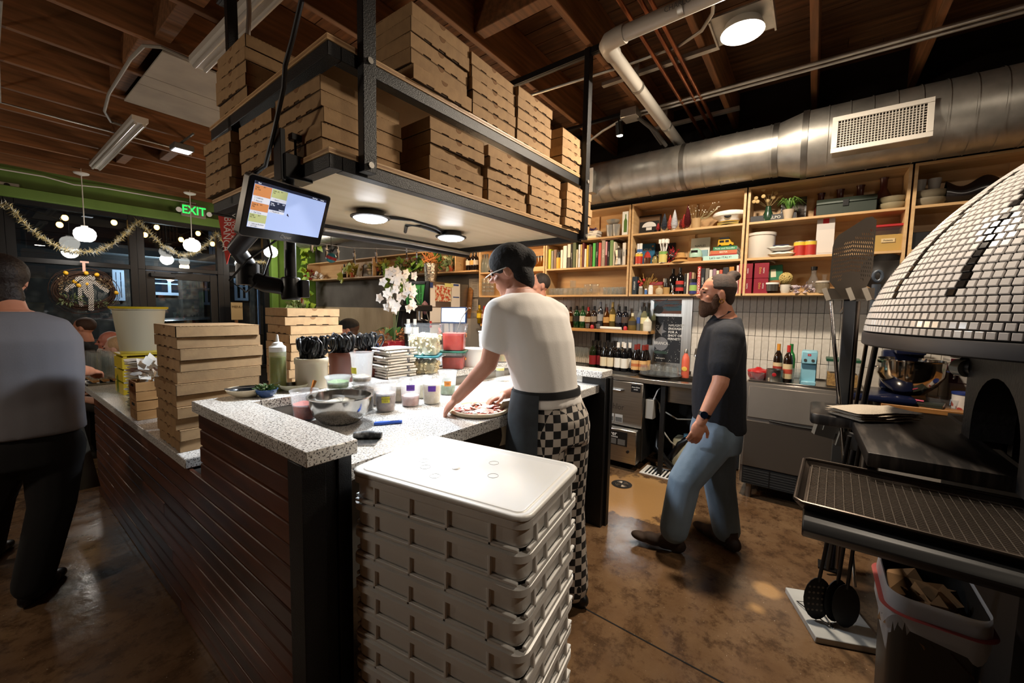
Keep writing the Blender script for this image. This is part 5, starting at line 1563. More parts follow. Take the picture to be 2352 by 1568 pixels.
# things along the bar wall
# --- lit cookbook row
g = 'cookbooks in the lit row'
rowb = [(1259, 1265, .24, '#b4bd2c', 'lime green', None), (1266, 1270, .22, '#8b8a86', 'slim grey', None), (1271, 1278, .23, '#6d5240', 'brown photo-covered', None),
  (1287, 1292, .22, '#e3ddd0', 'slim white', None), (1293, 1301, .265, '#e8e2d6', 'tall white', None), (1303, 1310, .28, '#d8d0be', 'black and cream', ''), (1311, 1314, .28, '#1b1b1b', 'thin black', 'FERMENTATION'),
  (1315, 1322, .30, '#4a5631', 'tall olive green', None), (1323, 1326, .21, '#d9c9a6', 'short cream', None), (1328, 1332, .265, '#d7d9e0', 'white and blue', 'ITALIAN'), (1333, 1336, .265, '#e2b56a', 'cream and orange', 'TASTE'),
  (1337, 1341, .28, '#5e1a1c', 'dark red', None), (1342, 1346, .21, '#ece8e0', 'short white', None), (1347, 1351, .25, '#d8b83a', 'yellow', None), (1352, 1355, .255, '#6a5a50', 'taupe', None), (1356, 1359, .23, '#7a3a2c', 'rust', None),
  (1361, 1367, .265, '#49b04c', 'bright green and white', ''), (1368, 1373, .27, '#141414', 'black PADELLA', 'PADELLA'), (1374, 1380, .265, '#c9574b', 'salmon red', None), (1381, 1389, .285, '#a2907f', 'wide taupe', 'GJELINA'),
  (1390, 1394, .27, '#6b2330', 'maroon and pink', ''), (1395, 1399, .265, '#1a1a1e', 'black with white lettering', 'LA MOZZA'), (1400, 1407, .28, '#76915c', 'sage green', None), (1408, 1412, .26, '#cfc5b0', 'beige', None), (1429, 1436, .24, '#d9d2c4', 'white NOPI', 'NOPI')]
oc = {'black and cream': '#1c1c1c', 'bright green and white': '#49b04c', 'maroon and pink': '#d59aa2', 'white NOPI': None}
for i, (a, b, h, c, nm, ti) in enumerate(rowb):
 y0, y1 = Y(a, 4.275, R1+.1), Y(b, 4.275, R1+.1)
 c2 = '#d8d0be' if nm == 'black and cream' else None
 if nm == 'black and cream':
  c = '#1c1c1c'
 book(y0, y1, R1, h, c, '%s spine in the lit cookbook row above the tumblers' % nm, ti or None, '#f2efe6' if S(c)[1] < .3 else '#222222', group=g, col2=c2 or ('#49b04c' if 'bright' in nm else ('#d59aa2' if 'maroon' in nm else None)))
flatbook((4.275, Y(1400, 4.28, R1+.3), R1+.287), .2, .2, .022, '#8a6a50', 'thin brown book lying flat on top of the lit cookbook row', group=g)
jar([(0, 0), (.026, 0), (.028, .01), (.028, .13), (0, .13)], col_mat('#d9a838', .5), 'yellow mustard bottle with black top among the lit cookbooks', (4.28, Y(1283, 4.28, R1), R1), 'bottle', lid=[(.024, .13), (.026, .15), (.02, .20), (0, .20)], lidm=M_blackp)
t = thing('moka_pot', 'octagonal aluminium moka pot at the right end of the lit cookbook row', 'coffee pot', (4.285, Y(1421, 4.285, R1), R1))
MB().lathe([(0, 0), (.042, 0), (.045, .01), (.034, .075), (.034, .085), (.037, .095), (.046, .165), (0, .17)], 8).build('body', M_alu, t, smooth=0)
MB().lathe([(.046, .165), (.02, .19), (0, .19)], 8).lathe([(.008, .19), (.009, .21), (0, .212)], 8).build('lid', M_alu, t, smooth=0)
MB().tube([(0, -.045, .16), (0, -.08, .165), (0, -.085, .11)], .007, 6).build('handle', M_blackp, t)
# --- tumblers under it
g = 'tumblers on the lit shelf'
tb_lab = 'clear tumbler in the row on the lit shelf under the cookbooks'
for px in (1266, 1277, 1288, 1299, 1311, 1322, 1333, 1384, 1394, 1404, 1413, 1423, 1433):
 for dx in (0, .09):
  tumbler(tb_lab, (4.30+dx, Y(px, 4.30, R0), R0), .085, .036, .034, g)
tumbler('single tumbler standing upside down on top of the tumbler row', (4.30, Y(1316, 4.30, R0+.13), R0+.0865), .085, .036, .034, None)
for px in (1350, 1366):
 jar([(0, 0), (.03, 0), (.055, .03), (.06, .06), (.045, .10), (.05, .125), (.048, .125), (.043, .10), (.056, .06), (.05, .032), (0, .008)], M_glass, 'clear glass pitcher between the tumblers on the lit shelf, the %s one' % ('left' if px == 1350 else 'right'), (4.32, Y(px, 4.32, R0), R0), 'pitcher', name='pitcher')
# --- bay behind the cook
g = 'stacked tumblers behind the cook'
for px in (1112, 1121, 1130):
 for k_ in range(4):
  tumbler('clear tumbler in the tall nested stacks on the shelf behind the cook', (4.30, Y(px, 4.30, R0), R0+k_*.052), .085, .036, .03, g)
for px in (1107, 1113, 1119):
 bottle('flask', '#cfd6d0', None, '#3a3a3a', 'small clear cruet with pourer on the shelf behind the cook, %s' % {1107: 'left one', 1113: 'middle one', 1119: 'right one'}[px], (4.30, Y(px, 4.3, R1), R1), 'cruets behind the cook', clear=True)
for k_, px in enumerate((1224, 1231, 1238, 1245)):
 jar([(0, 0), (.03, 0), (.032, .01), (.032, .11), (0, .11)], glassm('amber_syrup', '#c98f3c', .8, .03, 1.5, body=.4, bodycol='#b9791f'), 'square amber syrup jar on the shelf right of the cook, %s from the left' % ('first', 'second', 'third', 'fourth')[k_], (4.30, Y(px, 4.30, R1), R1+.04), 'jar', lid=[(.03, .11), (.03, .13), (0, .13)], lidm=M_blackp, group='syrup jars')
tag(MB().bx(0, .12, -.15, .15, 0, .038).build('low_crate', M_birch, None, (4.26, Y(1235, 4.3, R1), R1)), 'low birch crate under the amber syrup jars', 'crate')
# --- bay 1 top row
yb = Y(1356, 4.28, R2+.03)
for k_, (w, h, c, ti, nm) in enumerate(((.15, .025, '#e6d9b8', None, 'cream'), (.17, .028, '#cfcac0', 'Mother', 'grey'), (.19, .03, '#e2ddd2', 'A LA CARTE', 'white'))):
 flatbook((4.265, yb, R2+(0, .025, .053)[k_]), w, .14, h, c, '%s book in the flat stack beside the hanging shelf end' % nm, ti, group='flat stack by the hanging shelf', tsz=h*.5)
fl_ = MB()
rn = random.Random(9)
for i in range(26):
 a = rn.uniform(0, 2*pi); r_ = rn.uniform(.02, .06)
 fl_.tube([(0, 0, .0), (r_*.5*cos(a), r_*.5*sin(a)*1.3, .03), (r_*cos(a), r_*sin(a)*1.3, .03+rn.uniform(-.02, .02))], .004, 4)
tag(fl_.build('purple_raffia_bow', col_mat('#3a2a66', .6), None, (4.33, yb, R2+.085)), 'bunch of purple raffia on the flat book stack', 'ornament')
for k_, px in enumerate((1401, 1415)):
 jar([(0, 0), (.032, 0), (.036, .02), (.04, .08), (.048, .13), (.044, .13), (.036, .08), (0, .02)], mat('drip_glaze', '#6f7578', .3, col2='#b8a890', nscale=9, stretch=(1, 1, .4)), 'drip-glazed grey ceramic vase on the top shelf, %s of two' % ('left', 'right')[k_], (4.31, Y(px, 4.31, R2), R2), 'vase', name='vase')
jar([(0, 0), (.02, 0), (.06, .02), (.075, .05), (.07, .05), (.05, .02), (0, .01)], mat('drip_glaze', '#6f7578', .3), 'shallow grey ceramic bowl resting across the drip-glazed vases', (4.31, Y(1408, 4.31, R2+.14), R2+.1315), 'bowl', name='bowl')
t = thing('bottle_box', 'pale carton printed with a green bottle on the top shelf', 'box', (4.27, Y(1436, 4.27, R2+.1)-.035, R2))
MB().bx(0, .08, 0, .07, 0, .25).build('carton', col_mat('#d8d8cf', .6), t, bevel=.001)
MB().prism([(.015, .03), (.05, .03), (.05, .15), (.038, .18), (.038, .22), (.027, .22), (.027, .18), (.015, .15)], -.0012, -.0002, axis='x').build('printed_bottle', col_mat('#4a6a2c', .5), t)
# --- captain hat bay
def frame_pic(px0, px1, z, h, x, col, label, inner=None, title=None, rim='#17120e', lean=.10):
 y0, y1 = Y(px0, x, z+h/2), Y(px1, x, z+h/2)
 t = thing('framed_picture', label, 'picture', (x, y1, z), (0, lean, 0))
 w = y0-y1
 MB().bx(0, .012, 0, .012, 0, h).bx(0, .012, w-.012, w, 0, h).bx(0, .012, .012, w-.012, 0, .012).bx(0, .012, .012, w-.012, h-.012, h).build('frame', col_mat(rim, .4), t)
 MB().bx(.006, .010, .012, w-.012, .012, h-.012).build('print', col_mat(col, .6), t)
 return t, w
t, w = frame_pic(1462, 1517, R2, .215, 4.40, '#6b5138', 'dark framed print with a white half-round emblem on the top shelf')
MB().bx(.004, .006, .02, w-.03, .02, h_ if False else .15).build('dark_card', col_mat('#1d1a18', .6), t)
MB().prism([(w*.48+.075*cos(pi*i/12), .09+.055*sin(pi*i/12)) for i in range(13)], .002, .004, axis='x').bx(.002, .004, w*.48-.03, w*.48+.03, .055, .085).build('white_emblem', M_white, t)
def tree(px, z, h, r, c, label, x=4.32):
 t = thing('bottle_brush_tree', label, 'ornament', (x, Y(px, x, z), z), group='bottle brush trees')
 MB().lathe([(0, 0), (r*.55, 0), (r*.5, .012), (0, .012)], 12).build('base', M_white, t)
 mb = MB()
 prof = [(.003, .012), (.003, .03)]
 n = int(h/.013)
 for k in range(n):
  f_ = k/n
  R_ = r*(1-f_**1.6)*min(1, .55+f_*3)+.002
  prof += [(R_, .03+f_*(h-.03)), (R_*.72, .03+(f_+.55/n)*(h-.03))]
 prof.append((0, h))
 mb.lathe(prof, 14)
 mb.build('bristles', mat('brush_'+c[1:], c, .8, bump=.4, bscale=200), t, smooth=25)
for a in ((1511, R2, .10, .022, '#8e1e22', 'small red bottle brush tree in front of the framed emblem'), (1525, R2, .19, .038, '#3c4450', 'slate grey bottle brush tree left of the white one'), (1538, R2, .17, .032, '#b4503e', 'coral bottle brush tree behind the white one'), (1548, R2, .215, .04, '#cfd2d8', 'white bottle brush tree on the top shelf'), (1563, R2, .12, .02, '#5c1416', 'smallest dark red bottle brush tree on the top shelf'), (1570, R2, .16, .03, '#9e2a22', 'mid red bottle brush tree on the top shelf'), (1578, R2, .25, .04, '#5a0f14', 'tallest dark red bottle brush tree on the top shelf')):
 tree(*a)
t = thing('flower_pot', 'buff clay pot with airy white dried flowers on the top shelf', 'plant', (4.32, Y(1598, 4.32, R2), R2))
MB().lathe([(0, 0), (.04, 0), (.045, .10), (.04, .10), (0, .09)], 18).build('pot', col_mat('#a98a60', .7), t)
mb, m2 = MB(), MB(); rn = random.Random(4)
for i in range(34):
 e = Vector((rn.uniform(-.06, .06), rn.uniform(-.22, .08), rn.uniform(.14, .24)))
 mb.tube([(0, 0, .09), e*.6, e], .0009, 3)
 m2.ball(e, .005, 6, 4)
mb.build('stems', col_mat('#8f8560', .8), t); stuff(m2.build('blossoms', col_mat('#e6dfcf', .8), t))
t = thing('captain_hat', 'white captain hat with black band and gold peak trim on the top shelf', 'hat', (4.38, Y(1675, 4.38, R2+.06), R2+.012))
MB().lathe([(.085, .03), (.10, .06), (.145, .085), (.15, .10), (.13, .125), (.06, .14), (0, .142)], 24, sx=.8).build('crown', M_white, t)
MB().lathe([(.087, .012), (.092, .062)], 24, cap0=False, cap1=False, sx=.8).build('band', M_blackp, t)
MB().lathe([(.089, .03), (.0925, .038)], 24, cap0=False, cap1=False, sx=.82).build('gold_cord', col_mat('#c9a24a', .4), t)
vz = MB(); vz.grid(lambda u, v: (-.068-.075*v*sin(pi*u), (u-.5)*.18, .022-.028*v), 14, 3); vz.build('peak', col_mat('#8f7a3c', .5), t, label='black peak with gold braid')
MB().lathe([(0, 0), (.034, .002), (.03, .008), (0, .01)], 18).build('badge', M_blackp, t, loc=(-.095, 0, .088), rot=(0, -pi/2, 0))
# middle shelf of that bay
def can(px, x, z, c, label, r=.038, h=.115, band=None, lidc='#c9b48a'):
 t = thing('tin_can', label, 'can', (x, Y(px, x, z), z))
 MB().lathe([(0, 0), (r, 0), (r, h), (0, h)], 20).build('body', M_galv, t)
 MB().lathe([(r+.0005, .006), (r+.0005, h-.006)], 20, cap0=False, cap1=False).build('paper_label', mat('can_'+c[1:], c, .5, col2='#2a2420', nscale=14, lo=.55, hi=.6), t)
 if band:
  MB().lathe([(r+.001, h*.72), (r+.001, h-.006)], 20, cap0=False, cap1=False).build('label_band', col_mat(band, .5), t)
 return t
can(1467, 4.29, R1, '#b3301f', 'red tomato can with white tubes standing in it', band='#d9b63a')
t = thing('paint_tubes', 'pair of white and blue tubes standing in the red tomato can', 'tube', (4.29, Y(1468, 4.29, R1), R1+.10))
for k_ in (-.014, .014):
 MB().bx(-.006, .006, k_-.012, k_+.012, 0, .12).build('tube', M_white, t); MB().bx(-.0072, .0072, k_-.0125, k_+.0125, .03, .06).build('blue_stripe', col_mat('#3f6aa5', .5), t)
def standbook(px0, px1, z, h, x, c, label, title, tc='#f4f0e4', tsz=.03, lean=.12, tz=.6, x2=None):
 y0, y1 = Y(px0, x, z+h*.5), Y(px1, x, z+h*.5)
 t = thing('book', label, 'book', (x, y1, z), (0, lean, 0))
 w = y0-y1
 MB().bx(0, .022, 0, w, 0, h).build('cover', col_mat(c, .5), t, bevel=.001)
 MB().bx(.003, .019, .003, w+.0008, .003, h+.0008).build('pages', M_paper, t)
 if title:
  txt(title, tsz, col_mat(tc, .6), t, loc=(-.0012, w/2, h*tz), rot=FX, ext=.0003)
 return t, w
t, w = standbook(1463, 1502, R1, .245, 4.44, '#2f6d92', 'blue PUGLIA cookbook standing face out', 'PUGLIA', tsz=.036, tz=.72)
for a, b in ((.12, .86), (.8, .88), (.85, .5), (.75, .25)):
 MB().ball((-.001, w*a, .245*b), .012, 10, 6, sc=(.1, 1, .8)).build('printed_fruit', col_mat('#c98a4a', .6), t)
standbook(1503, 1549, R1, .235, 4.46, '#17171b', 'black My Calabria cookbook standing face out', 'My Calabria', tsz=.038, tz=.45)
t = thing('house_jar', 'little brown jar with a red pointed roof lid', 'ornament', (4.29, Y(1486, 4.29, R1), R1))
MB().lathe([(0, 0), (.032, 0), (.037, .03), (.035, .065), (0, .065)], 16).build('body', col_mat('#4a2a1c', .3), t)
MB().lathe([(.042, .065), (.02, .12), (0, .135)], 4).build('roof', col_mat('#a3261f', .4), t, smooth=0)
jar([(0, 0), (.026, 0), (.034, .03), (.026, .06), (0, .062)], col_mat('#8c7d4c', .25), 'small olive glazed honey pot on the middle shelf', (4.30, Y(1504, 4.30, R1), R1), 'jar', lid=[(.026, .062), (.012, .078), (0, .082)], lidm=col_mat('#8c7d4c', .25))
can(1522, 4.28, R1, '#c7b96b', 'cream and red can full of pastry brushes', r=.042, h=.12, band='#6f9a4a')
t = thing('pastry_brushes', 'bundle of white pastry brushes standing in the cream can', 'brush', (4.28, Y(1523, 4.28, R1), R1+.11))
for k_ in range(6):
 a = k_*1.05
 br = MB().tube([(.015*cos(a), .02*sin(a), 0), (.03*cos(a), .038*sin(a), .09)], .005, 6).build('handle', M_white, t)
 MB().bx(.03*cos(a)-.006, .03*cos(a)+.006, .038*sin(a)-.014, .038*sin(a)+.014, .088, .13).build('bristle', M_linen, br)
mb = leaf_blob(MB(), (0, 0, .08), 60, .07, .05, 5)
tag(mb.build('red_flower', col_mat('#a11a22', .6), None, (4.33, Y(1541, 4.33, R1), R1), fix=False), 'crumpled red foil flower beside the straw hats', 'ornament')
t = thing('straw_hats', 'two small straw hats stacked on the middle shelf', 'hat', (4.33, Y(1563, 4.33, R1), R1))
MB().lathe([(0, .02), (.05, .02), (.10, .0), (.105, .004), (.06, .03), (.055, .05), (0, .055)], 22).build('lower_hat', mat('straw', '#b58a50', .8, bump=.2, bscale=150), t)
MB().lathe([(.08, .045), (.045, .058), (.042, .09), (.03, .10), (0, .102)], 22).build('upper_hat', mat('straw', '#b58a50', .8), t)
standbook(1585, 1629, R1+.0, .26, 4.45, '#cfd0c4', 'pale patterned FOOD OF NAPLES book standing face out', 'NAPLES', '#33424a', .03, tz=.68)
standbook(1584, 1624, R1, .13, 4.42, '#7da0a8', 'teal picture postcard leaning below the Naples book', None)
t = thing('mint_dome', 'pale mint helmet-shaped ornament with a black label', 'ornament', (4.35, Y(1597, 4.35, R1), R1+.046))
MB().lathe([(.06, 0), (.063, .03), (.05, .07), (.02, .09), (0, .092)], 20).build('dome', col_mat('#9fc0ae', .4), t)
MB().bx(-.062, -.054, -.03, .03, .045, .065).build('black_label', M_blackp, t)
tag(MB().bx(-.05, .05, -.065, .065, 0, .045).build('wood_block', M_wood, None, (4.35, Y(1597, 4.35, R1), R1), bevel=.004), 'low wooden block under the mint dome', 'block')
yb = Y(1655, 4.28, R1+.05)
for k_, (w, h, c, ti, tc, dz, dy, nm) in enumerate(((.30, .044, '#a9cdc6', 'Let\'s eat ITALY!', '#16201f', 0, .0, 'pale aqua ITALY'), (.235, .012, '#9d2a26', None, '#fff', .044, -.02, 'thin red'), (.225, .034, '#b5623e', 'BESTIA', '#f0e4d0', .056, -.025, 'terracotta BESTIA'), (.20, .034, '#2f7a52', 'Pasta and Noodles', '#d8e8d8', .090, -.035, 'dark green'))):
 flatbook((4.27, yb+dy, R1+dz), w, .2, h, c, '%s book in the flat stack under the toy van' % nm, ti, tc, 'flat stack under the toy van', tsz=h*.66)
t = thing('toy_van', 'yellow and black toy van parked on the flat book stack', 'toy', (4.33, yb-.03, R1+.1245))
MB().prism([(-.07, .012), (-.07, .035), (-.05, .042), (-.035, .07), (.06, .07), (.065, .012)], -.028, .028, axis='x').build('body', col_mat('#c99a1e', .35), t, bevel=.003)
MB().bx(-.0295, -.0285, -.03, .0, .042, .062).bx(-.0295, -.0285, .01, .05, .042, .062).build('window', M_blackp, t)
MB().bx(-.02, .02, -.03, .05, .07, .092).build('roof_load', M_blackp, t)
for yy in (-.045, .045):
 MB().cyl((-.032, yy, .012), (.032, yy, .012), .012, 12).build('wheel', M_blackp, t)
book(Y(1703, 4.27, R1+.2), Y(1709, 4.27, R1+.2), R1, .29, '#d6d2c8', 'tall white spine at the right end of the middle shelf', 'FRANCO PEPE', '#333333', group=None)
# bottom shelf of that bay
book(Y(1447, 4.265, R0+.1), Y(1450, 4.265, R0+.1), R0, .20, '#b03a28', 'thin red spine left of the dark Amaro book', 'SPRITZ', group='bottom shelf books')
book(Y(1451, 4.265, R0+.1), Y(1461, 4.265, R0+.1), R0, .19, '#22303a', 'dark slate AMARO book at the left of the bottom shelf', 'AMARO', group='bottom shelf books')
t = thing('dried_flower_jar', 'glass jar of dried wheat and red flowers on the bottom shelf', 'plant', (4.38, Y(1484, 4.38, R0), R0))
MB().lathe([(0, 0), (.03, 0), (.032, .08), (.025, .1), (0, .1)], 14).build('jar', M_glass, t)
mb, m2 = MB(), MB(); rn = random.Random(14)
for i in range(46):
 e = Vector((rn.uniform(-.06, .05), rn.uniform(-.13, .09), rn.uniform(.12, .23)))
 mb.tube([(0, 0, .02), e*.55+Vector((0, 0, .03)), e], [.0012, .0012, .004], 4)
mb.build('wheat', col_mat('#b08a48', .8), t)
for k_ in range(5):
 m2.ball((-.05, .05+.012*k_*(-1)**k_, .1+.018*k_), .018, 8, 6)
stuff(m2.build('red_blooms', col_mat('#b0322a', .7), t))
for px, r_, h, c, lc, lb in ((1471, .022, .085, '#8a8274', '#c9c4ba', 'small grey spice jar'), (1483, .014, .06, '#3f6aa5', '#e8e4da', 'tiny blue bottle with white cap'), (1494, .024, .095, '#e2ded6', '#e8e4da', 'white pill bottle')):
 jar([(0, 0), (r_, 0), (r_, h*.75), (r_*.8, h*.8), (0, h*.8)], col_mat(c, .4), lb+' at the front of the bottom shelf', (4.275, Y(px, 4.275, R0), R0), 'jar', lid=[(r_*.85, h*.8), (r_*.85, h), (0, h)], lidm=col_mat(lc, .4))
jar([(0, 0), (.034, 0), (.04, .03), (.034, .055), (.012, .07), (.018, .085), (0, .088)], mat('hessian', '#b8a482', .9, bump=.3, bscale=120), 'small tied hessian bag with a printed mark', (4.28, Y(1514, 4.28, R0), R0), 'bag', name='cloth_bag')
jar([(0, 0), (.032, 0), (.034, .07), (0, .07)], mat('rope_wrap', '#a9854f', .8, bump=.5, bscale=90, stretch=(.1, .1, 1)), 'rope-wrapped pot with a dark nozzle', (4.29, Y(1530, 4.29, R0), R0), 'pot', lid=[(.03, .07), (.014, .085), (.007, .125), (0, .13)], lidm=M_blackp, name='pot')
tag(MB().bx(0, .08, -.07, .07, 0, .035).build('red_tin', col_mat('#8e1f1d', .35), None, (4.36, Y(1506, 4.36, R0+.13), R0+.10), bevel=.004), 'flat red tin on the wooden riser behind the jars', 'tin')
tag(MB().bx(0, .09, -.07, .07, 0, .099).build('riser', M_wood, None, (4.36, Y(1506, 4.36, R0+.05), R0)), 'wooden riser under the flat red tin', 'riser')
jar([(0, 0), (.03, 0), (.03, .17), (0, .17)], M_alu, 'tall brushed metal shaker on the bottom shelf', (4.42, Y(1527, 4.42, R0), R0), 'shaker', name='shaker')
jar([(0, 0), (.024, 0), (.010, .035), (.016, .06), (.022, .09), (0, .09)], M_chrome, 'double ended steel jigger beside the red labelled bottle', (4.275, Y(1545, 4.275, R0), R0), 'jigger', name='jigger')
bottle('liquor', '#0d0c0c', None, '#111111', 'plain black bottle behind the jigger on the bottom shelf', (4.36, Y(1544, 4.36, R0), R0), None)
bottle('liquor', '#0d0c0c', '#b5322a', '#111111', 'black bottle with a bright red label on the bottom shelf', (4.29, Y(1560, 4.29, R0), R0), None, lz=(.12, .5), lab2='#1a1512')
for a, b, h, c, nm, ti in ((1571, 1576, .20, '#2c2a28', 'charcoal', 'MEZCAL'), (1577, 1581, .205, '#cfc7b4', 'cream', None), (1582, 1587, .215, '#7c2434', 'wine red', 'SHERRY'), (1588, 1593, .21, '#a58e6c', 'tan', None), (1601, 1608, .265, '#b93028', 'red ALPINE', 'ALPINE COOKING'), (1609, 1618, .245, '#1c1c20', 'black cocktail', 'DEATH'),
      (1619, 1627, .245, '#6f6a62', 'grey', None), (1628, 1635, .23, '#c9c4bc', 'pale', None), (1636, 1643, .235, '#8a6a7a', 'mauve', None), (1644, 1650, .22, '#d8c9a8', 'ivory', None), (1651, 1658, .225, '#b5503a', 'brick', None), (1659, 1672, .245, '#2a2a30', 'wide dark', None), (1673, 1684, .25, '#b57a2e', 'amber', None), (1690, 1700, .26, '#d8b8b0', 'pale pink ROSE', 'ROSE & SONS')):
 book(Y(a, 4.28, R0+.1), Y(b, 4.28, R0+.1), R0, h, c, '%s spine on the bottom shelf behind the bearded man' % nm, ti, '#1f1f1f' if nm.startswith('pale pink') else '#f0ece0', group='bottom shelf books', tsz=.03 if 'ALPINE' in nm else None)
jar([(0, 0), (.032, 0), (.035, .01), (.035, .11), (0, .11)], col_mat('#3b3f77', .35), 'purple and green labelled jar of snacks beside the man\'s forehead', (4.265, Y(1591, 4.265, R0), R0), 'jar', lid=[(.036, .11), (.036, .145), (0, .145)], lidm=M_blackp, band=(.0356, .03, .085, col_mat('#8fae5a', .5)))
# --- toolbox bay, top
t = thing('lunaria_vase', 'dark green vase of dried silver dollar stems on the top shelf', 'plant', (4.31, Y(1763, 4.31, R2), R2))
MB().lathe([(0, 0), (.035, 0), (.045, .04), (.028, .09), (.02, .13), (.024, .135), (0, .13)], 18).build('vase', col_mat('#1f3a28', .25), t)
mb, m2 = MB(), MB(); rn = random.Random(8)
for i in range(16):
 e = Vector((rn.uniform(-.05, .04), rn.uniform(-.09, .12), rn.uniform(.17, .30)))
 mb.tube([(0, 0, .12), e*.6+Vector((0, 0, .05)), e], .001, 3)
 m2.lathe([(0, -.001), (.018, 0), (0, .001)], 9, c=e) if i % 2 else m2.ball(e, .017, 9, 5, sc=(.25, 1, 1))
mb.build('stems', col_mat('#8f7a50', .8), t); stuff(m2.build('seed_discs', col_mat('#b89a64', .6), t))
frame_pic(1793, 1852, R2, .22, 4.44, '#3a2c20', 'dark carved panel leaning at the back of the top shelf', rim='#251b13')
flatbook((4.28, Y(1775, 4.28, R2+.03), R2), .34, .2, .055, '#16171b', 'black TEELPO book lying behind the green vase', 'TEELPO', '#d8d4c8', None, tsz=.034)
t = thing('potted_spider_plant', 'trailing green plant in a cream fluted pot on the top shelf', 'plant', (4.285, Y(1810, 4.285, R2), R2))
MB().lathe([(0, 0), (.03, 0), (.045, .08), (.04, .08), (0, .07)], 16).build('pot', col_mat('#b8a890', .5), t)
mb = MB(); rn = random.Random(3)
for i in range(70):
 a = rn.uniform(0, 2*pi); r_ = rn.uniform(.05, .13)
 p2 = Vector((r_*cos(a)*.8, r_*sin(a)*1.2, .12+rn.uniform(-.06, .06)))
 d_ = Vector((-sin(a), cos(a), 0))*.004
 md = Vector((r_*.5*cos(a), r_*.5*sin(a)*1.2, .15+rn.uniform(0, .03)))
 mb._add([Vector((0, 0, .07))-d_, Vector((0, 0, .07))+d_, md+d_*1.3, md-d_*1.3, p2], [(0, 1, 2, 3), (3, 2, 4)])
mb.build('leaves', M_green, t, fix=False)
t = thing('toolbox', 'long dark green metal toolbox with a front latch on the top shelf', 'toolbox', (4.265, Y(1942, 4.265, R2+.05), R2))
MB().bx(0, .2, -.19, .19, 0, .085).build('box', mat('toolbox_green', '#2c342c', .5, .3), t, bevel=.004)
MB().prism([(0, .087), (0, .105), (.03, .135), (.17, .135), (.2, .105), (.2, .087)], -.19, .19, axis='y').build('lid', mat('toolbox_green', '#2c342c', .5, .3), t, bevel=.003)
MB().bx(-.008, 0, -.018, .018, .06, .11).build('latch', M_iron, t)
for k_, (px, s_) in enumerate(((1885, .9), (1929, .95), (1975, 1.0), (2028, 1.12))):
 x_ = 4.478 if k_ < 3 else 4.46
 jar([(0, 0), (.045*s_, 0), (.05*s_, .02), (.05*s_, .12*s_), (.022, .18*s_), (.024, .24*s_), (.03, .255*s_), (0, .25*s_)], mat('oxblood_glaze', '#4a1c14', .3), 'oxblood bottle vase behind the toolbox, %s from the left' % ('first', 'second', 'third', 'fourth')[k_], (x_, Y(px, x_, R2+.15), R2), 'vase', name='vase', group='oxblood vases')
for k_ in range(2):
 jar([(0, 0), (.06, 0), (.088, .03), (.09, .052), (.085, .052), (.058, .008), (0, .008)], mat('stoneware', '#8f8468', .45), 'stoneware bowl stacked right of the toolbox, %s one' % ('lower', 'upper')[k_], (4.36, Y(2050, 4.36, R2+.05), R2+k_*.048), 'bowl', name='bowl', group='stoneware bowls')
# toolbox bay, middle
t = thing('white_crock', 'large glazed white crock on the middle shelf', 'crock', (4.365, Y(1748, 4.365, R1+.1), R1))
MB().lathe([(0, 0), (.102, 0), (.108, .01), (.108, .20), (.115, .205), (.115, .228), (.108, .23), (.1, .2), (0, .02)], 28).build('body', mat('crock_white', '#cdc6bb', .25), t)
for k_ in range(2):
 mb = MB();
 mb.grid(lambda u, v: (.09*(1-2*u)*-1, (v-.5)*.2, (.028+.024*(1-abs(2*u-1)**3)*(1-abs(2*v-1)**4)-.002*sin(18*v))), 10, 12)
 mb.grid(lambda u, v: (.09*(1-2*u)*-1, (v-.5)*.2, (.028-.026*(1-abs(2*u-1)**3)*(1-abs(2*v-1)**4))), 10, 12)
 t = thing('flour_bag', 'soft white %s, %s of two on the middle shelf' % (('sugar bag', 'lower') if k_ == 0 else ('sugar bag with a blue panel', 'upper')), 'bag', (4.36, Y(1796, 4.36, R1+.05)+.01*k_, R1+k_*.054))
 mb.build('bag', mat('bag_white', '#d5d2cc', .6), t, fix=False)
 if k_:
  MB().bx(-.05, .06, -.06, .07, .0535, .0545).build('blue_panel', col_mat('#4a6aa8', .6), t)
for k_, px in enumerate((1836, 1859, 1872)):
 t = can(px, 4.32 if k_ < 2 else 4.41, R1, '#a3261c', 'red and yellow tomato can beside the sugar bags, %s' % ('left', 'middle', 'right')[k_], r=.046, h=.125, band='#d2ae34')
t = thing('card_carton', 'tall white carton with a red emblem beside the perforated peel', 'box', (4.31, Y(1895, 4.31, R1+.15)-.06, R1))
MB().bx(0, .06, 0, .12, 0, .30).build('carton', col_mat('#b9b4b0', .6), t, bevel=.001)
MB().bx(-.0012, 0, .04, .08, .26, .30).build('red_emblem', col_mat('#b3202a', .5), t)
MB().bx(-.0012, 0, .0, .12, .02, .21).build('printed_panel', col_mat('#c9c0b8', .6), t)
t = thing('pasta_tub', 'clear container of yellow meal with a red lid on the middle shelf', 'container', (4.29, Y(2040, 4.29, R1+.1)-.09, R1))
MB().bx(0, .18, 0, .18, 0, .19).build('tub', M_clearp, t, bevel=.004)
MB().bx(.006, .174, .006, .174, .004, .13).build('meal', mat('semolina', '#c29a4a', .9), t)
MB().bx(-.006, .186, -.006, .186, .19, .208).build('lid', col_mat('#a31f24', .4), t, bevel=.003)
MB().bx(-.0012, 0, .05, .13, .07, .10).build('paper_label', col_mat('#cbb487', .7), t)
txt('Polenta', .018, col_mat('#2b241c', .6), t, loc=(-.0018, .09, .085), rot=FX)
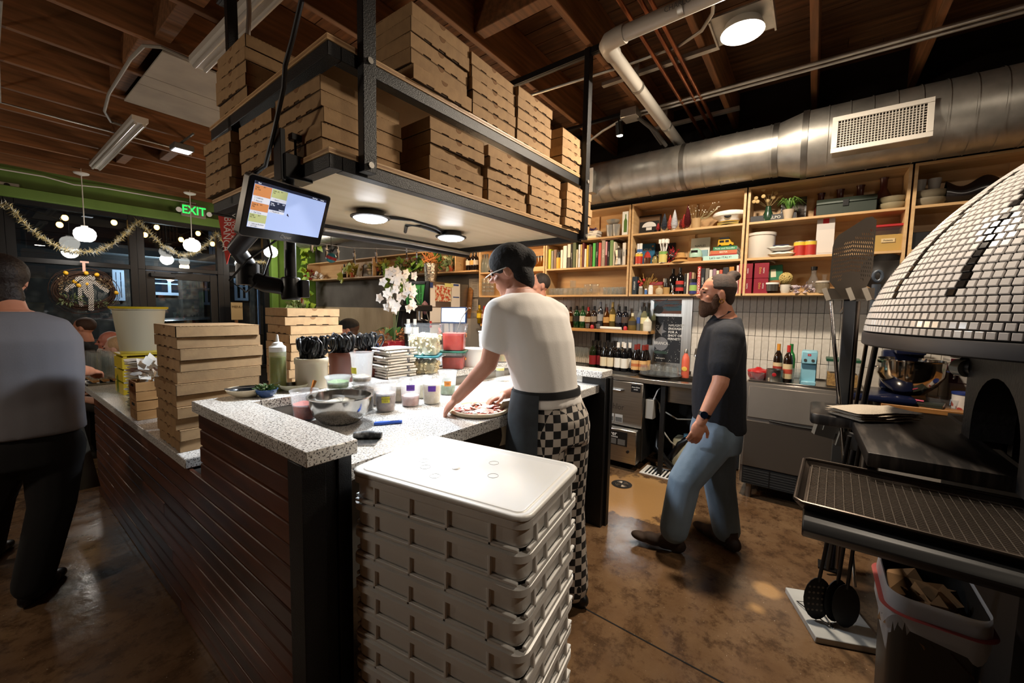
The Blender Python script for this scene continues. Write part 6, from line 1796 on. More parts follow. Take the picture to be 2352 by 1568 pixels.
# toolbox bay, bottom
for i in range(2):
 for j in range(2):
  t = thing('gift_box', 'crimson gift box with gold print, %s %s of four' % (('lower', 'upper')[j], ('left', 'right')[i]), 'box', (4.27, Y(1729, 4.27, R0+.1)+(.007, -.118)[i], R0+.137*j), group='crimson gift boxes')
  MB().bx(0, .10, 0, .111, 0, .1345).build('carton', col_mat('#7d1226', .45), t, bevel=.0015)
  txt('Dolce', .024, col_mat('#c9a24a', .4), t, loc=(-.0013, .065, .067), rot=(pi/2, pi/2, -pi/2))
  txt('NAPOLI', .014, M_white, t, loc=(-.0013, .038, .067), rot=(pi/2, pi/2, -pi/2))
hp = MB().tube([(0, .09*cos(a*pi/10), .27+.03*sin(a*pi/10)) for a in range(11)], .006, 6)
tag(hp.build('ribbon_loop', col_mat('#c9bda8', .5), None, (4.34, Y(1752, 4.34, R0+.2), R0)), 'pale ribbon loop arching over the crimson gift boxes', 'ribbon')
t = thing('green_carton', 'green printed carton leaning above the black jar', 'box', (4.36, Y(1778, 4.36, R0+.2)-.07, R0+.125), (-.08, 0, 0))
MB().bx(0, .08, 0, .14, 0, .135).build('carton', col_mat('#256b4a', .5), t, bevel=.001)
MB().bx(-.0012, 0, .05, .09, .03, .10).build('printed_panel', col_mat('#c9c4a8', .5), t)
jar([(0, 0), (.05, 0), (.052, .06), (0, .06)], col_mat('#3a3530', .3), 'squat clear jar of dark powder with white lid and base', (4.30, Y(1772, 4.30, R0), R0+.02), 'jar', lid=[(.055, .06), (.055, .075), (0, .075)], lidm=M_white)
tag(MB().bx(0, .09, -.07, .07, 0, .122).build('riser', M_wood, None, (4.36, Y(1778, 4.36, R0+.06), R0)), 'wooden riser hidden behind the squat jar', 'riser')
t = thing('white_mug', 'white stoneware mug under the wicker ball', 'mug', (4.29, Y(1803, 4.29, R0), R0))
MB().lathe([(0, 0), (.03, 0), (.04, .03), (.04, .075), (.036, .075), (.036, .03), (0, .01)], 18).build('body', col_mat('#c6beb0', .35), t)
MB().tube([(0, -.038, .065), (0, -.062, .06), (0, -.062, .03), (0, -.038, .02)], .006, 6).build('handle', col_mat('#c6beb0', .35), t)
mb = MB(); rn = random.Random(6)
for i in range(26):
 ax = Vector((rn.gauss(0, 1), rn.gauss(0, 1), rn.gauss(0, 1))).normalized(); b1 = ax.orthogonal().normalized(); b2 = ax.cross(b1)
 mb.tube([b1*.05*cos(k*pi/8)+b2*.05*sin(k*pi/8) for k in range(16)], .0035, 4, close=True)
tag(mb.build('wicker_ball', col_mat('#b09a5c', .7), None, (4.30, Y(1805, 4.30, R0+.13), R0+.13)), 'woven wicker ball resting in the white mug', 'ornament')
jar([(0, 0), (.045, 0), (.05, .02), (.045, .09), (.018, .16), (.02, .20), (.018, .20), (.016, .16), (.042, .09), (0, .01)], M_glass, 'clear ribbed carafe with black stopper on the bottom shelf', (4.33, Y(1866, 4.33, R0), R0), 'carafe', lid=[(.022, .195), (.024, .225), (0, .225)], lidm=M_blackp, name='carafe')
jar([(0, 0), (.04, 0), (.043, .02), (.015, .13), (.02, .16), (0, .16)], M_glass, 'small clear conical flask behind the plastic tub', (4.38, Y(1893, 4.38, R0+.1), R0+.0), 'flask', name='flask')
jar([(0, 0), (.05, 0), (.05, .07), (.045, .085), (0, .085)], glassm('cloudy', '#d8d2c4', .6, .2, 1.4, body=.6, bodycol='#a99c84'), 'cloudy plastic tub with white lid at the edge of the peel', (4.29, Y(1888, 4.29, R0), R0), 'tub', lid=[(.05, .085), (.05, .10), (0, .10)], lidm=col_mat('#b7afa2', .5), name='tub')
mb = leaf_blob(MB(), (0, 0, .035), 60, .055, .05, 8, flat=.7, sc=(.8, 1.6, .6))
tag(mb.build('plastic_wrap', mat('crumpled_wrap', '#b8aab0', .35), None, (4.30, Y(1845, 4.3, R0), R0), fix=False), 'crumpled pink and white plastic packaging before the carafe', 'packaging')
# oven-side bay
for k_ in range(2):
 jar([(0, 0), (.07, 0), (.098, .035), (.1, .06), (.095, .06), (.07, .01), (0, .01)], mat('stoneware_dark', '#7d735f', .5), 'wide stoneware bowl left of the black bags, %s' % ('lower', 'upper')[k_], (4.37, Y(2132, 4.37, R2+.05), R2+k_*.055), 'bowl', name='bowl', group='wide stoneware bowls')
for k_, px in enumerate((2112, 2146)):
 jar([(0, 0), (.028, 0), (.038, .09), (.035, .09), (0, .01)], col_mat('#8f8a84', .5), 'upturned pale cup standing on the wide bowls, %s' % ('left', 'right')[k_], (4.36, Y(px, 4.36, R2+.15), R2+.116), 'cup', name='cup')
mb = MB(); mb.grid(lambda u, v: (.06*sin(pi*v)*(-1), (u-.5)*.26, .16*v+.03*sin(7*u)*v), 14, 8); mb.grid(lambda u, v: (.06*sin(pi*v), (u-.5)*.26, .16*v+.03*sin(7*u)*v), 14, 8)
tag(mb.build('black_bag', mat('foil_bag', '#1b1718', .25), None, (4.36, Y(2230, 4.36, R2+.1), R2), fix=False), 'glossy black foil bag on the top shelf behind the dome', 'bag')
tag(MB().bx(0, .2, -.13, .13, 0, .13).build('black_crate', M_blackp, None, (4.28, Y(2120, 4.28, R1+.05)-.06, R1), bevel=.004), 'black plastic crate on the shelf behind the dome', 'crate')
# --- liquor shelf
ZL = 1.3545
lq = [(1298, 'liquor', '#1e4a26', '#20301f', '#141414', 'green bottle with black cap, leftmost visible beside the cook', False), (1310, 'flask', '#7a3f16', '#8a6a40', '#20180f', 'amber flask second from the cook', True), (1324, 'liquor', '#12351a', '#0f1410', '#1c1c1c', 'dark green bottle with a round black label', False), (1338, 'liquor', '#17401d', '#d8d0c0', '#1c3a1c', 'green bottle with a white and red label', False),
 (1351, 'flask', '#6a3a1a', '#b09a7a', '#b02a22', 'brown bottle with a red cap', True), (1364, 'liquor', '#231712', '#8a7a64', '#151515', 'dark brown bottle with a tan label', False), (1378, 'tall', '#2c2c30', '#8c8c8c', '#8d8f94', 'tall grey bottle with a triangular label', False), (1393, 'flask', '#8a4f1c', '#b98a4a', '#5a2418', 'square amber bottle with a corked top', True), (1406, 'tall', '#b09a5a', '#c9a85a', '#c9a85a', 'tall pale bottle with gold foil', True),
 (1421, 'liquor', '#15151c', '#3a3a44', '#111111', 'black bottle with a slate label, left of a pair', False), (1435, 'liquor', '#15151a', '#4a3a30', '#111111', 'black bottle with a brown label, right of a pair', False), (1452, 'squat', '#c9b06a', '#3a3428', '#d8d0b0', 'squat golden bottle with a round dark label', True), (1470, 'liquor', '#c9d4dc', '#3a5aa0', '#8a8f94', 'clear bottle with a bright blue label', True), (1479, 'liquor', '#d0cfa8', '#d8d0a0', '#1c1c1c', 'pale yellow bottle at the shelf end', True), (1486, 'squat', '#ddd8c8', '#d0caba', '#20301f', 'cream liqueur bottle at the very end of the shelf', False)]
for k_, (px, kd, bc_, lc, cc, lb, cl) in enumerate(lq):
 bottle(kd, bc_, lc, cc, lb+' on the liquor shelf', (4.39 if k_ < 13 else 4.34, Y(px, 4.39 if k_ < 13 else 4.34, ZL+.05), ZL), 'bottles on the liquor shelf', clear=cl)
for k_, (px, c) in enumerate(((1484, '#cdd2d0'), (1473, '#d5dada'))):
 bottle('tall', c, None, '#a8a8a8', 'clear tall bottle at the back of the liquor shelf end, %s' % ('right', 'left')[k_], (4.48, Y(px, 4.48, ZL+.1), ZL), None, clear=True)
for px, nm in ((1360, 'left'), (1436, 'right')):
 jar([(0, 0), (.02, 0), (.022, .03), (.012, .045), (0, .045)], col_mat('#b3242a', .4), 'small red stopper jar at the front of the liquor shelf, %s' % nm, (4.31, Y(px, 4.31, ZL), ZL), 'jar')
for px, nm in ((1349, 'left'), (1373, 'right')):
 tumbler('small wine glass bowl at the front of the liquor shelf, %s' % nm, (4.31, Y(px, 4.31, ZL), ZL), .06, .028, .018)
y0, y1 = Y(1379, 4.315, ZL), Y(1427, 4.315, ZL)
tag(MB().tube([(4.315, y0, ZL+.017), (4.315, y1, ZL+.016)], .0165, 14).build('rolled_paper', M_paper), 'rolled white paper lying at the front of the liquor shelf', 'paper')
for px, kd, bc_, lc, cc, lb in ((1101, 'liquor', '#c9a81e', '#d8b81e', '#d8b83a', 'bright yellow liqueur bottle left of the cook'), (1112, 'flask', '#c98a7a', '#c9b0a0', '#b02a22', 'pink bottle with a red cap left of the cook'), (1118, 'flask', '#c98a7a', '#b5a090', '#b02a22', 'rosy bottle with a red cap nearest the cook')):
 bottle(kd, bc_, lc, cc, lb, (4.40, Y(px, 4.40, ZL+.1), ZL), None, clear=True)
# --- wine bottles on the bar
ZB = .9225
wn = [(1361, 'wine', '#1a2410', '#8f1a22', '#17130f', 4.20, 'front left red-labelled wine bottle', '#8f1a22'), (1369.5, 'wine', '#120d0c', '#8f1a22', '#17130f', 4.29, 'middle red-labelled wine bottle', None), (1377, 'wine', '#120d0c', '#8f1a22', '#17130f', 4.24, 'right red-labelled wine bottle', None),
 (1387, 'burg', '#0f0c0b', '#d6c7a6', '#17130f', 4.18, 'left cream-labelled wine bottle', None), (1402.5, 'burg', '#0f0c0b', '#d6c7a6', '#17130f', 4.18, 'right cream-labelled wine bottle', None), (1409, 'wine', '#120d0c', None, '#1c1816', 4.34, 'dark wine bottle behind the cream pair', None),
 (1419, 'wine', '#0d0d0f', '#e0dcd0', '#e4e0d8', 4.16, 'front left white-capped wine bottle', None), (1430, 'wine', '#0d0d0f', '#e0dcd0', '#e4e0d8', 4.25, 'rear white-capped wine bottle', None), (1433.8, 'wine', '#0d0d0f', '#e0dcd0', '#e4e0d8', 4.15, 'second front white-capped wine bottle', None), (1445.5, 'wine', '#0d0d0f', '#d8d4c8', '#e4e0d8', 4.22, 'right white-capped wine bottle', None),
 (1459, 'burg', '#100b0a', '#d0a56a', '#7a2a22', 4.14, 'front left rust-capped wine bottle', '#b5683a'), (1465.5, 'burg', '#100b0a', '#d0a56a', '#7a2a22', 4.24, 'rear rust-capped wine bottle', None), (1477, 'burg', '#100b0a', '#d0a56a', '#7a2a22', 4.14, 'front right rust-capped wine bottle', '#b5683a'), (1484.5, 'burg', '#100b0a', '#d0a56a', '#7a2a22', 4.22, 'far right rust-capped wine bottle', None), (1414, 'wine', '#120d0c', None, '#1c1816', 4.33, 'dark wine bottle at the back centre of the group', None), (1395, 'wine', '#120d0c', None, '#1c1816', 4.33, 'dark wine bottle behind the two cream labels', None)]
for px, kd, bc_, lc, cc, x_, lb, l2 in wn:
 bottle(kd, bc_, lc, cc, lb+' on the bar', (x_, Y(px, x_, ZB+.1), ZB), 'wine bottles on the bar', lz=(.12, .46), lab2=l2 if l2 != lc else None)
wg = thing('champagne_flute', 'clear stemmed flute in the row on the bar beside the cook', 'glass', (4.22, Y(1322, 4.22, ZB), ZB), group='flutes on the bar')
MB().lathe([(0, 0), (.03, 0), (.03, .002), (.004, .008), (.0035, .08), (.02, .11), (.027, .16), (.024, .21), (.022, .21), (.025, .16), (.018, .115), (0, .09)], 14).build('glass', M_glass, wg)
for px, x_ in ((1331, 4.22), (1340, 4.22), (1349, 4.22), (1326, 4.32), (1335, 4.32), (1345, 4.32), (1314, 4.22), (1318, 4.3)):
 dup(wg, (x_, Y(px, x_, ZB), ZB))
# round tray with upturned glasses
tx = P(1516, 862, z=.925)
t = thing('round_tray', 'round black bar tray carrying upturned glasses by the sink', 'tray', (tx.x, tx.y, .923))
MB().lathe([(0, 0), (.18, 0), (.205, .016), (.2, .018), (.176, .005), (0, .005)], 36).build('tray', mat('tray_black', '#17140f', .35), t)
TUM = MB().lathe([(.042, 0), (.044, .01), (.04, .07), (.03, .10), (0, .102), (0, .097), (.028, .095), (.038, .07), (.041, .012), (.04, 0)], 14).mesh('glass', M_glass)
for px, x_ in ((1479, tx.x-.06), (1497, tx.x), (1517, tx.x-.02), (1535, tx.x), (1548, tx.x-.06), (1532, tx.x+.1), (1508, tx.x+.09), (1547, tx.x+.03)):
 tag(obj('rocks_glass', TUM, None, (x_, Y(px, x_, .97), .9290)), 'upturned rounded rocks glass on the round black tray', 'glass', 'upturned glasses on the round tray')
t = thing('coral_bottle', 'coral steel water bottle with a yellow print standing by the sink', 'bottle', (4.22, Y(1574, 4.22, 1.0), .916))
MB().lathe([(0, 0), (.036, 0), (.037, .01), (.037, .17), (.03, .21), (.017, .235), (.017, .245), (0, .245)], 20).build('body', col_mat('#d4634a', .4), t)
MB().lathe([(.018, .245), (.018, .27), (.01, .285), (0, .285)], 16).build('cap', M_alu, t)
MB().ball((-.0368, 0, .09), .026, 14, 8, sc=(.06, 1, .9)).build('print', col_mat('#d9b04a', .5), t)
# --- things on the ice machine
ZI = .9905
t = thing('red_casserole', 'small red enamel pan with lid on the ice machine', 'pan', (4.16, Y(1742, 4.16, 1.05), ZI))
MB().lathe([(0, 0), (.07, 0), (.082, .03), (.084, .06), (0, .06)], 24).build('body', col_mat('#a81a1c', .3), t)
MB().lathe([(.087, .06), (.08, .075), (.03, .088), (.015, .10), (0, .10)], 24).build('lid', col_mat('#a81a1c', .3), t)
MB().tube([(0, -.08, .07), (.0, -.12, .085), (0, -.135, .10)], .009, 8).build('handle', col_mat('#a81a1c', .3), t)
jar([(0, 0), (.05, 0), (.062, .065), (.058, .065), (0, .005)], M_clearp, 'clear plastic deli tub in front of the red pan', (4.03, Y(1738, 4.03, 1.02), ZI), 'tub', name='deli_tub')
t = thing('steel_pot', 'small brushed steel canister with a red logo on the ice machine', 'pot', (4.05, Y(1779, 4.05, 1.03), ZI))
MB().lathe([(0, 0), (.062, 0), (.064, .004), (.064, .105), (.06, .105), (.058, .01), (0, .01)], 28).build('body', M_steel, t)
MB().ball((-.064, 0, .065), .016, 12, 8, sc=(.1, 1, 1)).build('red_logo', col_mat('#a31f24', .4), t)
bottle('tall', '#1c1009', '#cbb68c', '#c9862e', 'dark amaro bottle with a cream label, left of a pair on the ice machine', (4.22, Y(1786, 4.22, 1.1), ZI), None, lz=(.18, .48), lab2='#8f2a1c')
bottle('tall', '#1c1009', '#cbb68c', '#b3322a', 'dark amaro bottle with a red cap, right of a pair on the ice machine', (4.09, Y(1809, 4.09, 1.1), ZI), None, lz=(.10, .50), lab2='#b5442e')
bottle('tall', '#1d6a2a', None, '#1d6a2a', 'bright green glass bottle behind the amaro pair', (4.3, Y(1815, 4.3, 1.1), ZI), None)
t = thing('espresso_machine', 'slim sky-blue capsule coffee machine on the ice machine', 'coffee machine', (4.05, Y(1857, 4.05, 1.1)-.052, ZI))
m_bl = mat('machine_blue', '#86b9c9', .35)
MB().bx(.03, .24, 0, .105, 0, .27).build('tower', m_bl, t, bevel=.006)
MB().bx(0, .03, 0, .105, .17, .27).build('head', m_bl, t, bevel=.006)
MB().bx(-.03, .03, 0, .105, 0, .03).build('drip_tray', m_bl, t, bevel=.004)
MB().bx(-.0012, 0, .042, .064, .235, .252).build('red_logo', col_mat('#b3202a', .4), t)
txt('illy', .012, M_white, t, loc=(-.0016, .053, .243), rot=FX)
for yy in (.028, .078):
 MB().cyl((-.004, yy, .20), (0, yy, .20), .011, 14).build('button', M_alu, t)
for k_ in range(3):
 tumbler('small clear glass nested in the short stack left of the blue machine', (4.02, Y(1828, 4.02, 1.02), ZI+k_*.03), .07, .032, .026, 'nested glasses on the ice machine')
t = thing('pasta_container', 'clear square container of dry pasta with a dark green lid on the ice machine', 'container', (4.10, -.31, ZI))
MB().bx(0, .2, 0, .2, 0, .2).build('tub', M_clearp, t, bevel=.004)
MB().bx(.006, .19, .006, .194, .004, .10).build('pasta', mat('pasta', '#b98a3e', .8, col2='#8f6426', nscale=60, bump=.6), t)
MB().bx(-.008, .208, -.008, .208, .2, .222).build('lid', col_mat('#1d4a34', .4), t, bevel=.003)
# tiled pizza oven
OC = Vector((2.63, -1.09, 0)); RB, ZB0, HD, EX = .885, 1.48, .90, 1.6
ov = thing('pizza_oven', 'domed pizza oven clad in white mosaic tiles with black bands', 'oven', (OC.x, OC.y, 0))
m_ovb = mat('oven_black', '#151415', .5, .1, col2='#0d0c0d', nscale=8, bump=.2, bscale=60)
m_band = mat('oven_band', '#2d2b2e', .5, .2, col2='#242326', nscale=3, stretch=(1, 1, 12))
def dome_r(t):
 return RB*(1-t**EX)**(1/EX)
MB().lathe([(dome_r(i/24)-.006, ZB0+HD*i/24) for i in range(25)], 72, cap0=False).build('dome', mat('oven_grout', '#1e1b1b', .8), ov)
MB().lathe([(RB-.05, ZB0), (RB-.05, ZB0-.004), (RB+.005, ZB0-.004), (RB+.008, ZB0-.01), (RB+.008, ZB0-.058), (RB, ZB0-.064), (.5, ZB0-.064)], 72, cap0=False, cap1=False).build('base_band', m_band, ov)
m_tw, m_tb = mat('mosaic_white', '#cbc7c5', .18, objvar=.05), mat('mosaic_black', '#1b1715', .12)
# rows up the profile
prof, acc = [(RB, ZB0)], 0
T = [i/2000 for i in range(2001)]
pts = [(dome_r(t), ZB0+HD*t) for t in T]
PT, J = .0305, .006
rows, s_acc, last = [], 0, pts[0]
start = pts[0]
for p in pts[1:]:
 s_acc += math.hypot(p[0]-last[0], p[1]-last[1]); last = p
 if s_acc >= PT:
  rows.append((start, p)); start = p; s_acc = 0
tl = []
to_cam = math.atan2(-OC.y, -OC.x)
for ri, (a, b) in enumerate(rows):
 rm = (a[0]+b[0])/2
 if rm < .05:
  continue
 n = max(6, int(2*pi*rm/PT))
 nrm = Vector((b[1]-a[1], 0, a[0]-b[0])).normalized()
 for k in range(n):
  th = 2*pi*(k+.5)/n
  rel = (th-to_cam+pi) % (2*pi)-pi
  dark = False
  th_d = math.degrees((th) % (2*pi))
  for c_, r0, r1 in ((88, 5, 24), (106, 5, 24), (126, 5, 24)):
   if abs(th_d-c_) < 90*PT/rm/pi and r0 <= ri <= r1:
    dark = True
  if ri == 18 and 126 < th_d < 158:
   dark = True
  if 158 <= th_d < 182 and abs(ri-(18+(th_d-158)/2.0)) < .7:
   dark = True
  hw = rm*pi/n-J/2
  u0 = Vector((a[0], 0, a[1])).lerp(Vector((b[0], 0, b[1])), J/2/PT); u1 = Vector((a[0], 0, a[1])).lerp(Vector((b[0], 0, b[1])), 1-J/2/PT)
  tl.append((abs(rel), ri, th, u0, u1, hw, nrm, dark))
def tile_geo(mb, u0, u1, hw, nrm, th=None):
 h = .0035
 k0, k1 = hw, hw*u1.x/max(u0.x, .001)
 k1 = min(k1, hw)
 vs_ = []
 for lift, ins in ((-.004, 0), (h*.6, 0), (h, .0018)):
  for (u, k, sg) in ((u0, k0, -1), (u0, k0, 1), (u1, k1, 1), (u1, k1, -1)):
   uu = u.lerp((u0+u1)/2, ins/PT*2)
   vs_.append(Vector((uu.x, sg*(k-ins), uu.z))+nrm*lift)
 if th is not None:
  c_, s_ = cos(th), sin(th)
  vs_ = [Vector((v.x*c_-v.y*s_, v.x*s_+v.y*c_, v.z)) for v in vs_]
 fs = [(8, 9, 10, 11)]
 for l0 in (0, 4):
  for i in range(4):
   j = (i+1) % 4
   fs.append((l0+i, l0+j, l0+4+j, l0+4+i))
 mb._add(vs_, fs)
tl.sort(key=lambda t: abs(((t[2]-math.radians(150)+pi) % (2*pi))-pi)+t[1]*.018)
cache, restw, restb = {}, MB(), MB()
for i, (rel, ri, th, u0, u1, hw, nrm, dk) in enumerate(tl):
 if i < 298:
  if (ri, dk) not in cache:
   mb = MB(); tile_geo(mb, u0, u1, hw, nrm)
   cache[(ri, dk)] = mb.mesh('mosaic_tile', m_tb if dk else m_tw, smooth=0)
  obj('mosaic_tile', cache[(ri, dk)], ov, (0, 0, 0), (0, 0, th))
 elif rel < 2.2:
  tile_geo(restb if dk else restw, u0, u1, hw, nrm, th)
stuff(restw.build('mosaic_field', m_tw, ov, smooth=0, fix=False)); stuff(restb.build('black_mosaic_field', m_tb, ov, smooth=0, fix=False))
# front below the band, arched mouth
mx, my = 2.22-OC.x, -.55-OC.y
arch = [(mx-.25, 1.05)]+[(mx-.25*cos(pi*i/14), 1.12+.215*sin(pi*i/14)) for i in range(15)]+[(mx+.25, 1.05)]
outer = [(mx-.42, 1.0), (mx-.42, 1.415), (mx+.36, 1.415), (mx+.36, 1.0)]
fm = MB()
def arch_wall(mb, y0, y1):
 n = len(arch)
 outp = []
 for (ax, az) in arch:
  outp.append((ax, az))
 for yv in (y0, y1):
  top = 1.415
  for i in range(n-1):
   (xa, za), (xb, zb) = arch[i], arch[i+1]
   if abs(xb-xa) > 1e-5:
    mb.face([(xa, yv, za), (xb, yv, zb), (xb, yv, top), (xa, yv, top)])
  mb.face([(mx-.42, yv, 1.0), (mx-.25, yv, 1.0), (mx-.25, yv, top), (mx-.42, yv, top)])
  mb.face([(mx+.25, yv, 1.0), (mx+.36, yv, 1.0), (mx+.36, yv, top), (mx+.25, yv, top)])
 for i in range(n-1):
  (xa, za), (xb, zb) = arch[i], arch[i+1]
  mb.face([(xa, y0, za), (xb, y0, zb), (xb, y1, zb), (xa, y1, za)])
 mb.face([(mx+.36, y0, 1.0), (mx+.36, y1, 1.0), (mx+.36, y1, 1.415), (mx+.36, y0, 1.415)])
 mb.face([(mx-.42, y0, 1.0), (mx-.42, y1, 1.0), (mx-.42, y1, 1.415), (mx-.42, y0, 1.415)])
arch_wall(fm, my, my-.12)
fm.build('mouth_wall', m_ovb, ov, fix=True, smooth=0)
MB().bx(mx+.30, mx+.36, my-.9, my-.12, 1.0, 1.415).bx(mx-.42, mx-.36, my-.9, my-.12, 1.0, 1.415).bx(mx-.36, mx+.30, my-.9, my-.84, 1.0, 1.415).build('oven_neck', m_ovb, ov)
gz = MB().cyl((mx+.36, my-.03, 1.34), (mx+.40, my+.0, 1.34), .045, 18).build('gauge_rim', M_blackp, ov)
MB().cyl((mx+.36, my+.002, 1.335), (mx+.395, my+.022, 1.335), .038, 18).build('gauge_face', mat('gauge_glass', '#6a675f', .2), gz)
# hearth landing
hp = [(-.66, .90), (-.06, .91), (-.06, 1.045), (-.045, 1.07), (0, 1.075), (.30, 1.075), (.33, 1.05), (.33, .5), (-.66, .5)]
m_hearth = mat('hearth_steel', '#1d1a19', .45, .5, col2='#5a534d', nscale=3.5, stretch=(1, 7, 1), detail=8, lo=.5, hi=.8)
MB().prism(hp, .995, 1.05).build('landing_shelf', m_hearth, ov, bevel=.008, seg=2)
MB().bx(-.62, .8, -.9, .42, 0, .995).build('stand', mat('stand_black', '#0d0c0c', .6), ov)
st_ = MB()
for i in range(10):
 for j in range(24):
  st_.bx(-.628, -.62, .40-.042*(i+1)+.003, .40-.042*i-.003, .03+.04*j+.003, .07+.04*j-.003)
stuff(st_.build('stand_mosaic', m_tw, ov, smooth=0, fix=False))
# side landing with the sheet pan
sd = thing('oven_side_shelf', 'black rounded steel shelf under the sheet pan before the oven', 'shelf', (1.46, -.01, .90))
MB().prism([(0, 0), (-.02, .02), (0, .045), (.28, .045), (.28, 0), (.2, -.03), (.05, -.03)], 0, -1.3, axis='y').build('shelf', M_iron, sd, bevel=.004)
for y_ in (-.55, -1.2):
 MB().bx(.2, .26, y_, y_+.05, -.9, -.03).build('leg', M_iron, sd)
pn = thing('sheet_pan', 'large worn sheet pan with rolled rim in front of the oven', 'tray', (1.75, -.325, .947), (0, 0, radians(-2)))
m_pan = mat('worn_pan', '#5c534c', .38, .9, col2='#473f39', nscale=5)
w2, l2, hh = .245, .33, .026
mb = MB()
mb.bx(-w2+.02, w2-.02, -l2+.02, l2-.02, 0, .002)
mb._add([(-w2+.02, -l2+.02, 0), (w2-.02, -l2+.02, 0), (w2-.02, l2-.02, 0), (-w2+.02, l2-.02, 0), (-w2, -l2, hh), (w2, -l2, hh), (w2, l2, hh), (-w2, l2, hh)], [(0, 1, 5, 4), (1, 2, 6, 5), (2, 3, 7, 6), (3, 0, 4, 7)])
mb.build('pan', m_pan, pn, fix=False, smooth=0)
MB().tube([(x_*(w2-0)+sx_*0, y_*l2, hh) for x_, y_, sx_ in ((-.92, -1, 0), (.92, -1, 0), (1, -.94, 0), (1, .94, 0), (.92, 1, 0), (-.92, 1, 0), (-1, .94, 0), (-1, -.94, 0))], .006, 8, close=True).build('rolled_rim', m_pan, pn)
rk = thing('wire_rack', 'fine wire cooling rack lying in the sheet pan', 'rack', (1.75, -.325, .9555), (0, 0, radians(-2)))
mb = MB()
for i in range(31):
 x_ = -.21+.014*i
 mb.bx(x_-.0009, x_+.0009, -.3, .3, .0, .0018)
for i in range(27):
 y_ = -.3+.0231*i
 mb.bx(-.21, .21, y_-.0009, y_+.0009, .0018, .0036)
stuff(mb.build('wire_grid', mat('rack_wire', '#8c8278', .35, .9), rk, fix=False, smooth=0))
MB().tube([(-.212, -.302, .002), (.212, -.302, .002), (.212, .302, .002), (-.212, .302, .002)], .0025, 6, close=True).build('rim_wire', mat('rack_wire', '#8c8278', .35, .9), rk)
# towel on the landing
tw = MB()
def tfn(u, v, l):
 x_ = (u-.5)*.36; y_ = (v-.5)*.19
 return (x_*(.9+.02*l), y_*(1-.03*l)+.008*sin(9*u+l), .012*l+.004+.006*sin(6*u+l*2)*sin(3.1*v)+.01*max(0, u-.9))
for l in range(4):
 tw.grid(lambda u, v: tfn(u, v, l), 20, 8)
 tw.grid(lambda u, v: (lambda p: (p[0], p[1], p[2]+.009*min(1, 6*v, 6*(1-v), 6*u, 6*(1-u))))(tfn(u, v, l)), 20, 8)
p_ = P(1978, 948, z=1.06)
tag(tw.build('folded_towel', mat('terry', '#b3a694', .95, bump=.5, bscale=220), None, (p_.x-.04, p_.y-.04, 1.053), (0, 0, radians(-48)), fix=False), 'folded cream terry towel on the black oven landing', 'towel')
# marble slab with tools
mb = thing('marble_slab', 'white marble board on the floor below the oven tools', 'board', (2.555, -.18, 0), (0, 0, radians(22)))
MB().bx(-.18, .18, -.13, .16, 0, .032).build('slab', mat('marble', '#bdbdb8', .3, col2='#8f908e', nscale=3, detail=8, lo=.3, hi=.8), mb, bevel=.003)
def skimmer(x, y, top, rz, label, holes, r=.085):
 t = thing('skimmer', label, 'utensil', (x, y, .036), (0, 0, rz))
 tip = Vector(top)-Vector((x, y, .036))
 tip = Matrix.Rotation(-rz, 3, 'Z') @ tip
 MB().cyl((0, 0, .2), tip, .008, 8).build('handle', M_iron, t)
 b = MB().prism([(r*.75*cos(2*pi*i/20), .11+.11*sin(2*pi*i/20)) for i in range(20)], -.002, .002, axis='x').build('blade', M_iron, t)
 if holes:
  h = MB()
  for i in range(-2, 3):
   for j in range(5):
    h.prism([(.02*i+.006*cos(k*pi/3), .05+.03*j+.006*sin(k*pi/3)) for k in range(6)], -.0026, .0026, axis='x')
  stuff(h.build('perforation', mat('hole_light', '#6b645c', .6), b))
skimmer(2.46, -.10, (2.32, -.16, 1.02), .5, 'perforated black turning peel standing on the marble, left one', True)
skimmer(2.50, -.175, (2.33, -.20, 1.02), .7, 'solid black turning peel standing on the marble, middle one', False)
skimmer(2.48, -.21, (2.31, -.225, 1.02), .3, 'solid black turning peel on the marble, right one', False, .075)
tag(MB().tube([(2.41, -.15, .06), (2.55, -.02, .04), (2.58, -.10, .05), (2.44, -.17, .036)], .003, 6).build('wire_stand', M_chrome), 'bent chrome wire holder on the marble board', 'holder')
# bin with liner
bn = thing('trash_bin', 'tall black bin with a white liner and red drawstring under the shelf', 'bin', (1.815, -.352, 0))
MB().prism(rrect(.25, .18, .04), 0, .012).build('base', M_blackp, bn)
bw = MB()
pb0, pb1 = rrect(.25, .18, .04), rrect(.292, .212, .05)
n = len(pb0)
bw._add([(x_, y_, .01) for x_, y_ in pb0]+[(x_, y_, .69) for x_, y_ in pb1], [(i, (i+1) % n, n+(i+1) % n, n+i) for i in range(n)])
bw.build('body', mat('bin_black', '#0f0f0f', .45), bn, fix=False)
ln = MB()
rn = random.Random(3)
pl_ = rrect(.305, .225, .055, 8); n = len(pl_)
lv = []
for z_, k_ in ((.48, .9), (.692, .97), (.70, 1.0), (.66, 1.03), (.60, 1.035)):
 for i, (x_, y_) in enumerate(pl_):
  j_ = .035*sin(i*.55) if z_ == .60 else 0
  lv.append((x_*k_, y_*k_, z_+j_))
ln._add(lv, [(a*n+i, a*n+(i+1) % n, (a+1)*n+(i+1) % n, (a+1)*n+i) for a in range(4) for i in range(n)])
ln.build('liner', glassm('liner_plastic', '#ffffff', .5, .3, 1.4, body=.6, bodycol='#c5cad2'), bn, fix=False)
ds = MB().tube([(x_*1.045, y_*1.045, .645) for x_, y_ in pl_], .011, 4, close=True, flat=.3)
ds.build('drawstring', mat('drawstring_red', '#8f3a36', .5), bn)
pp = MB(); rn = random.Random(12)
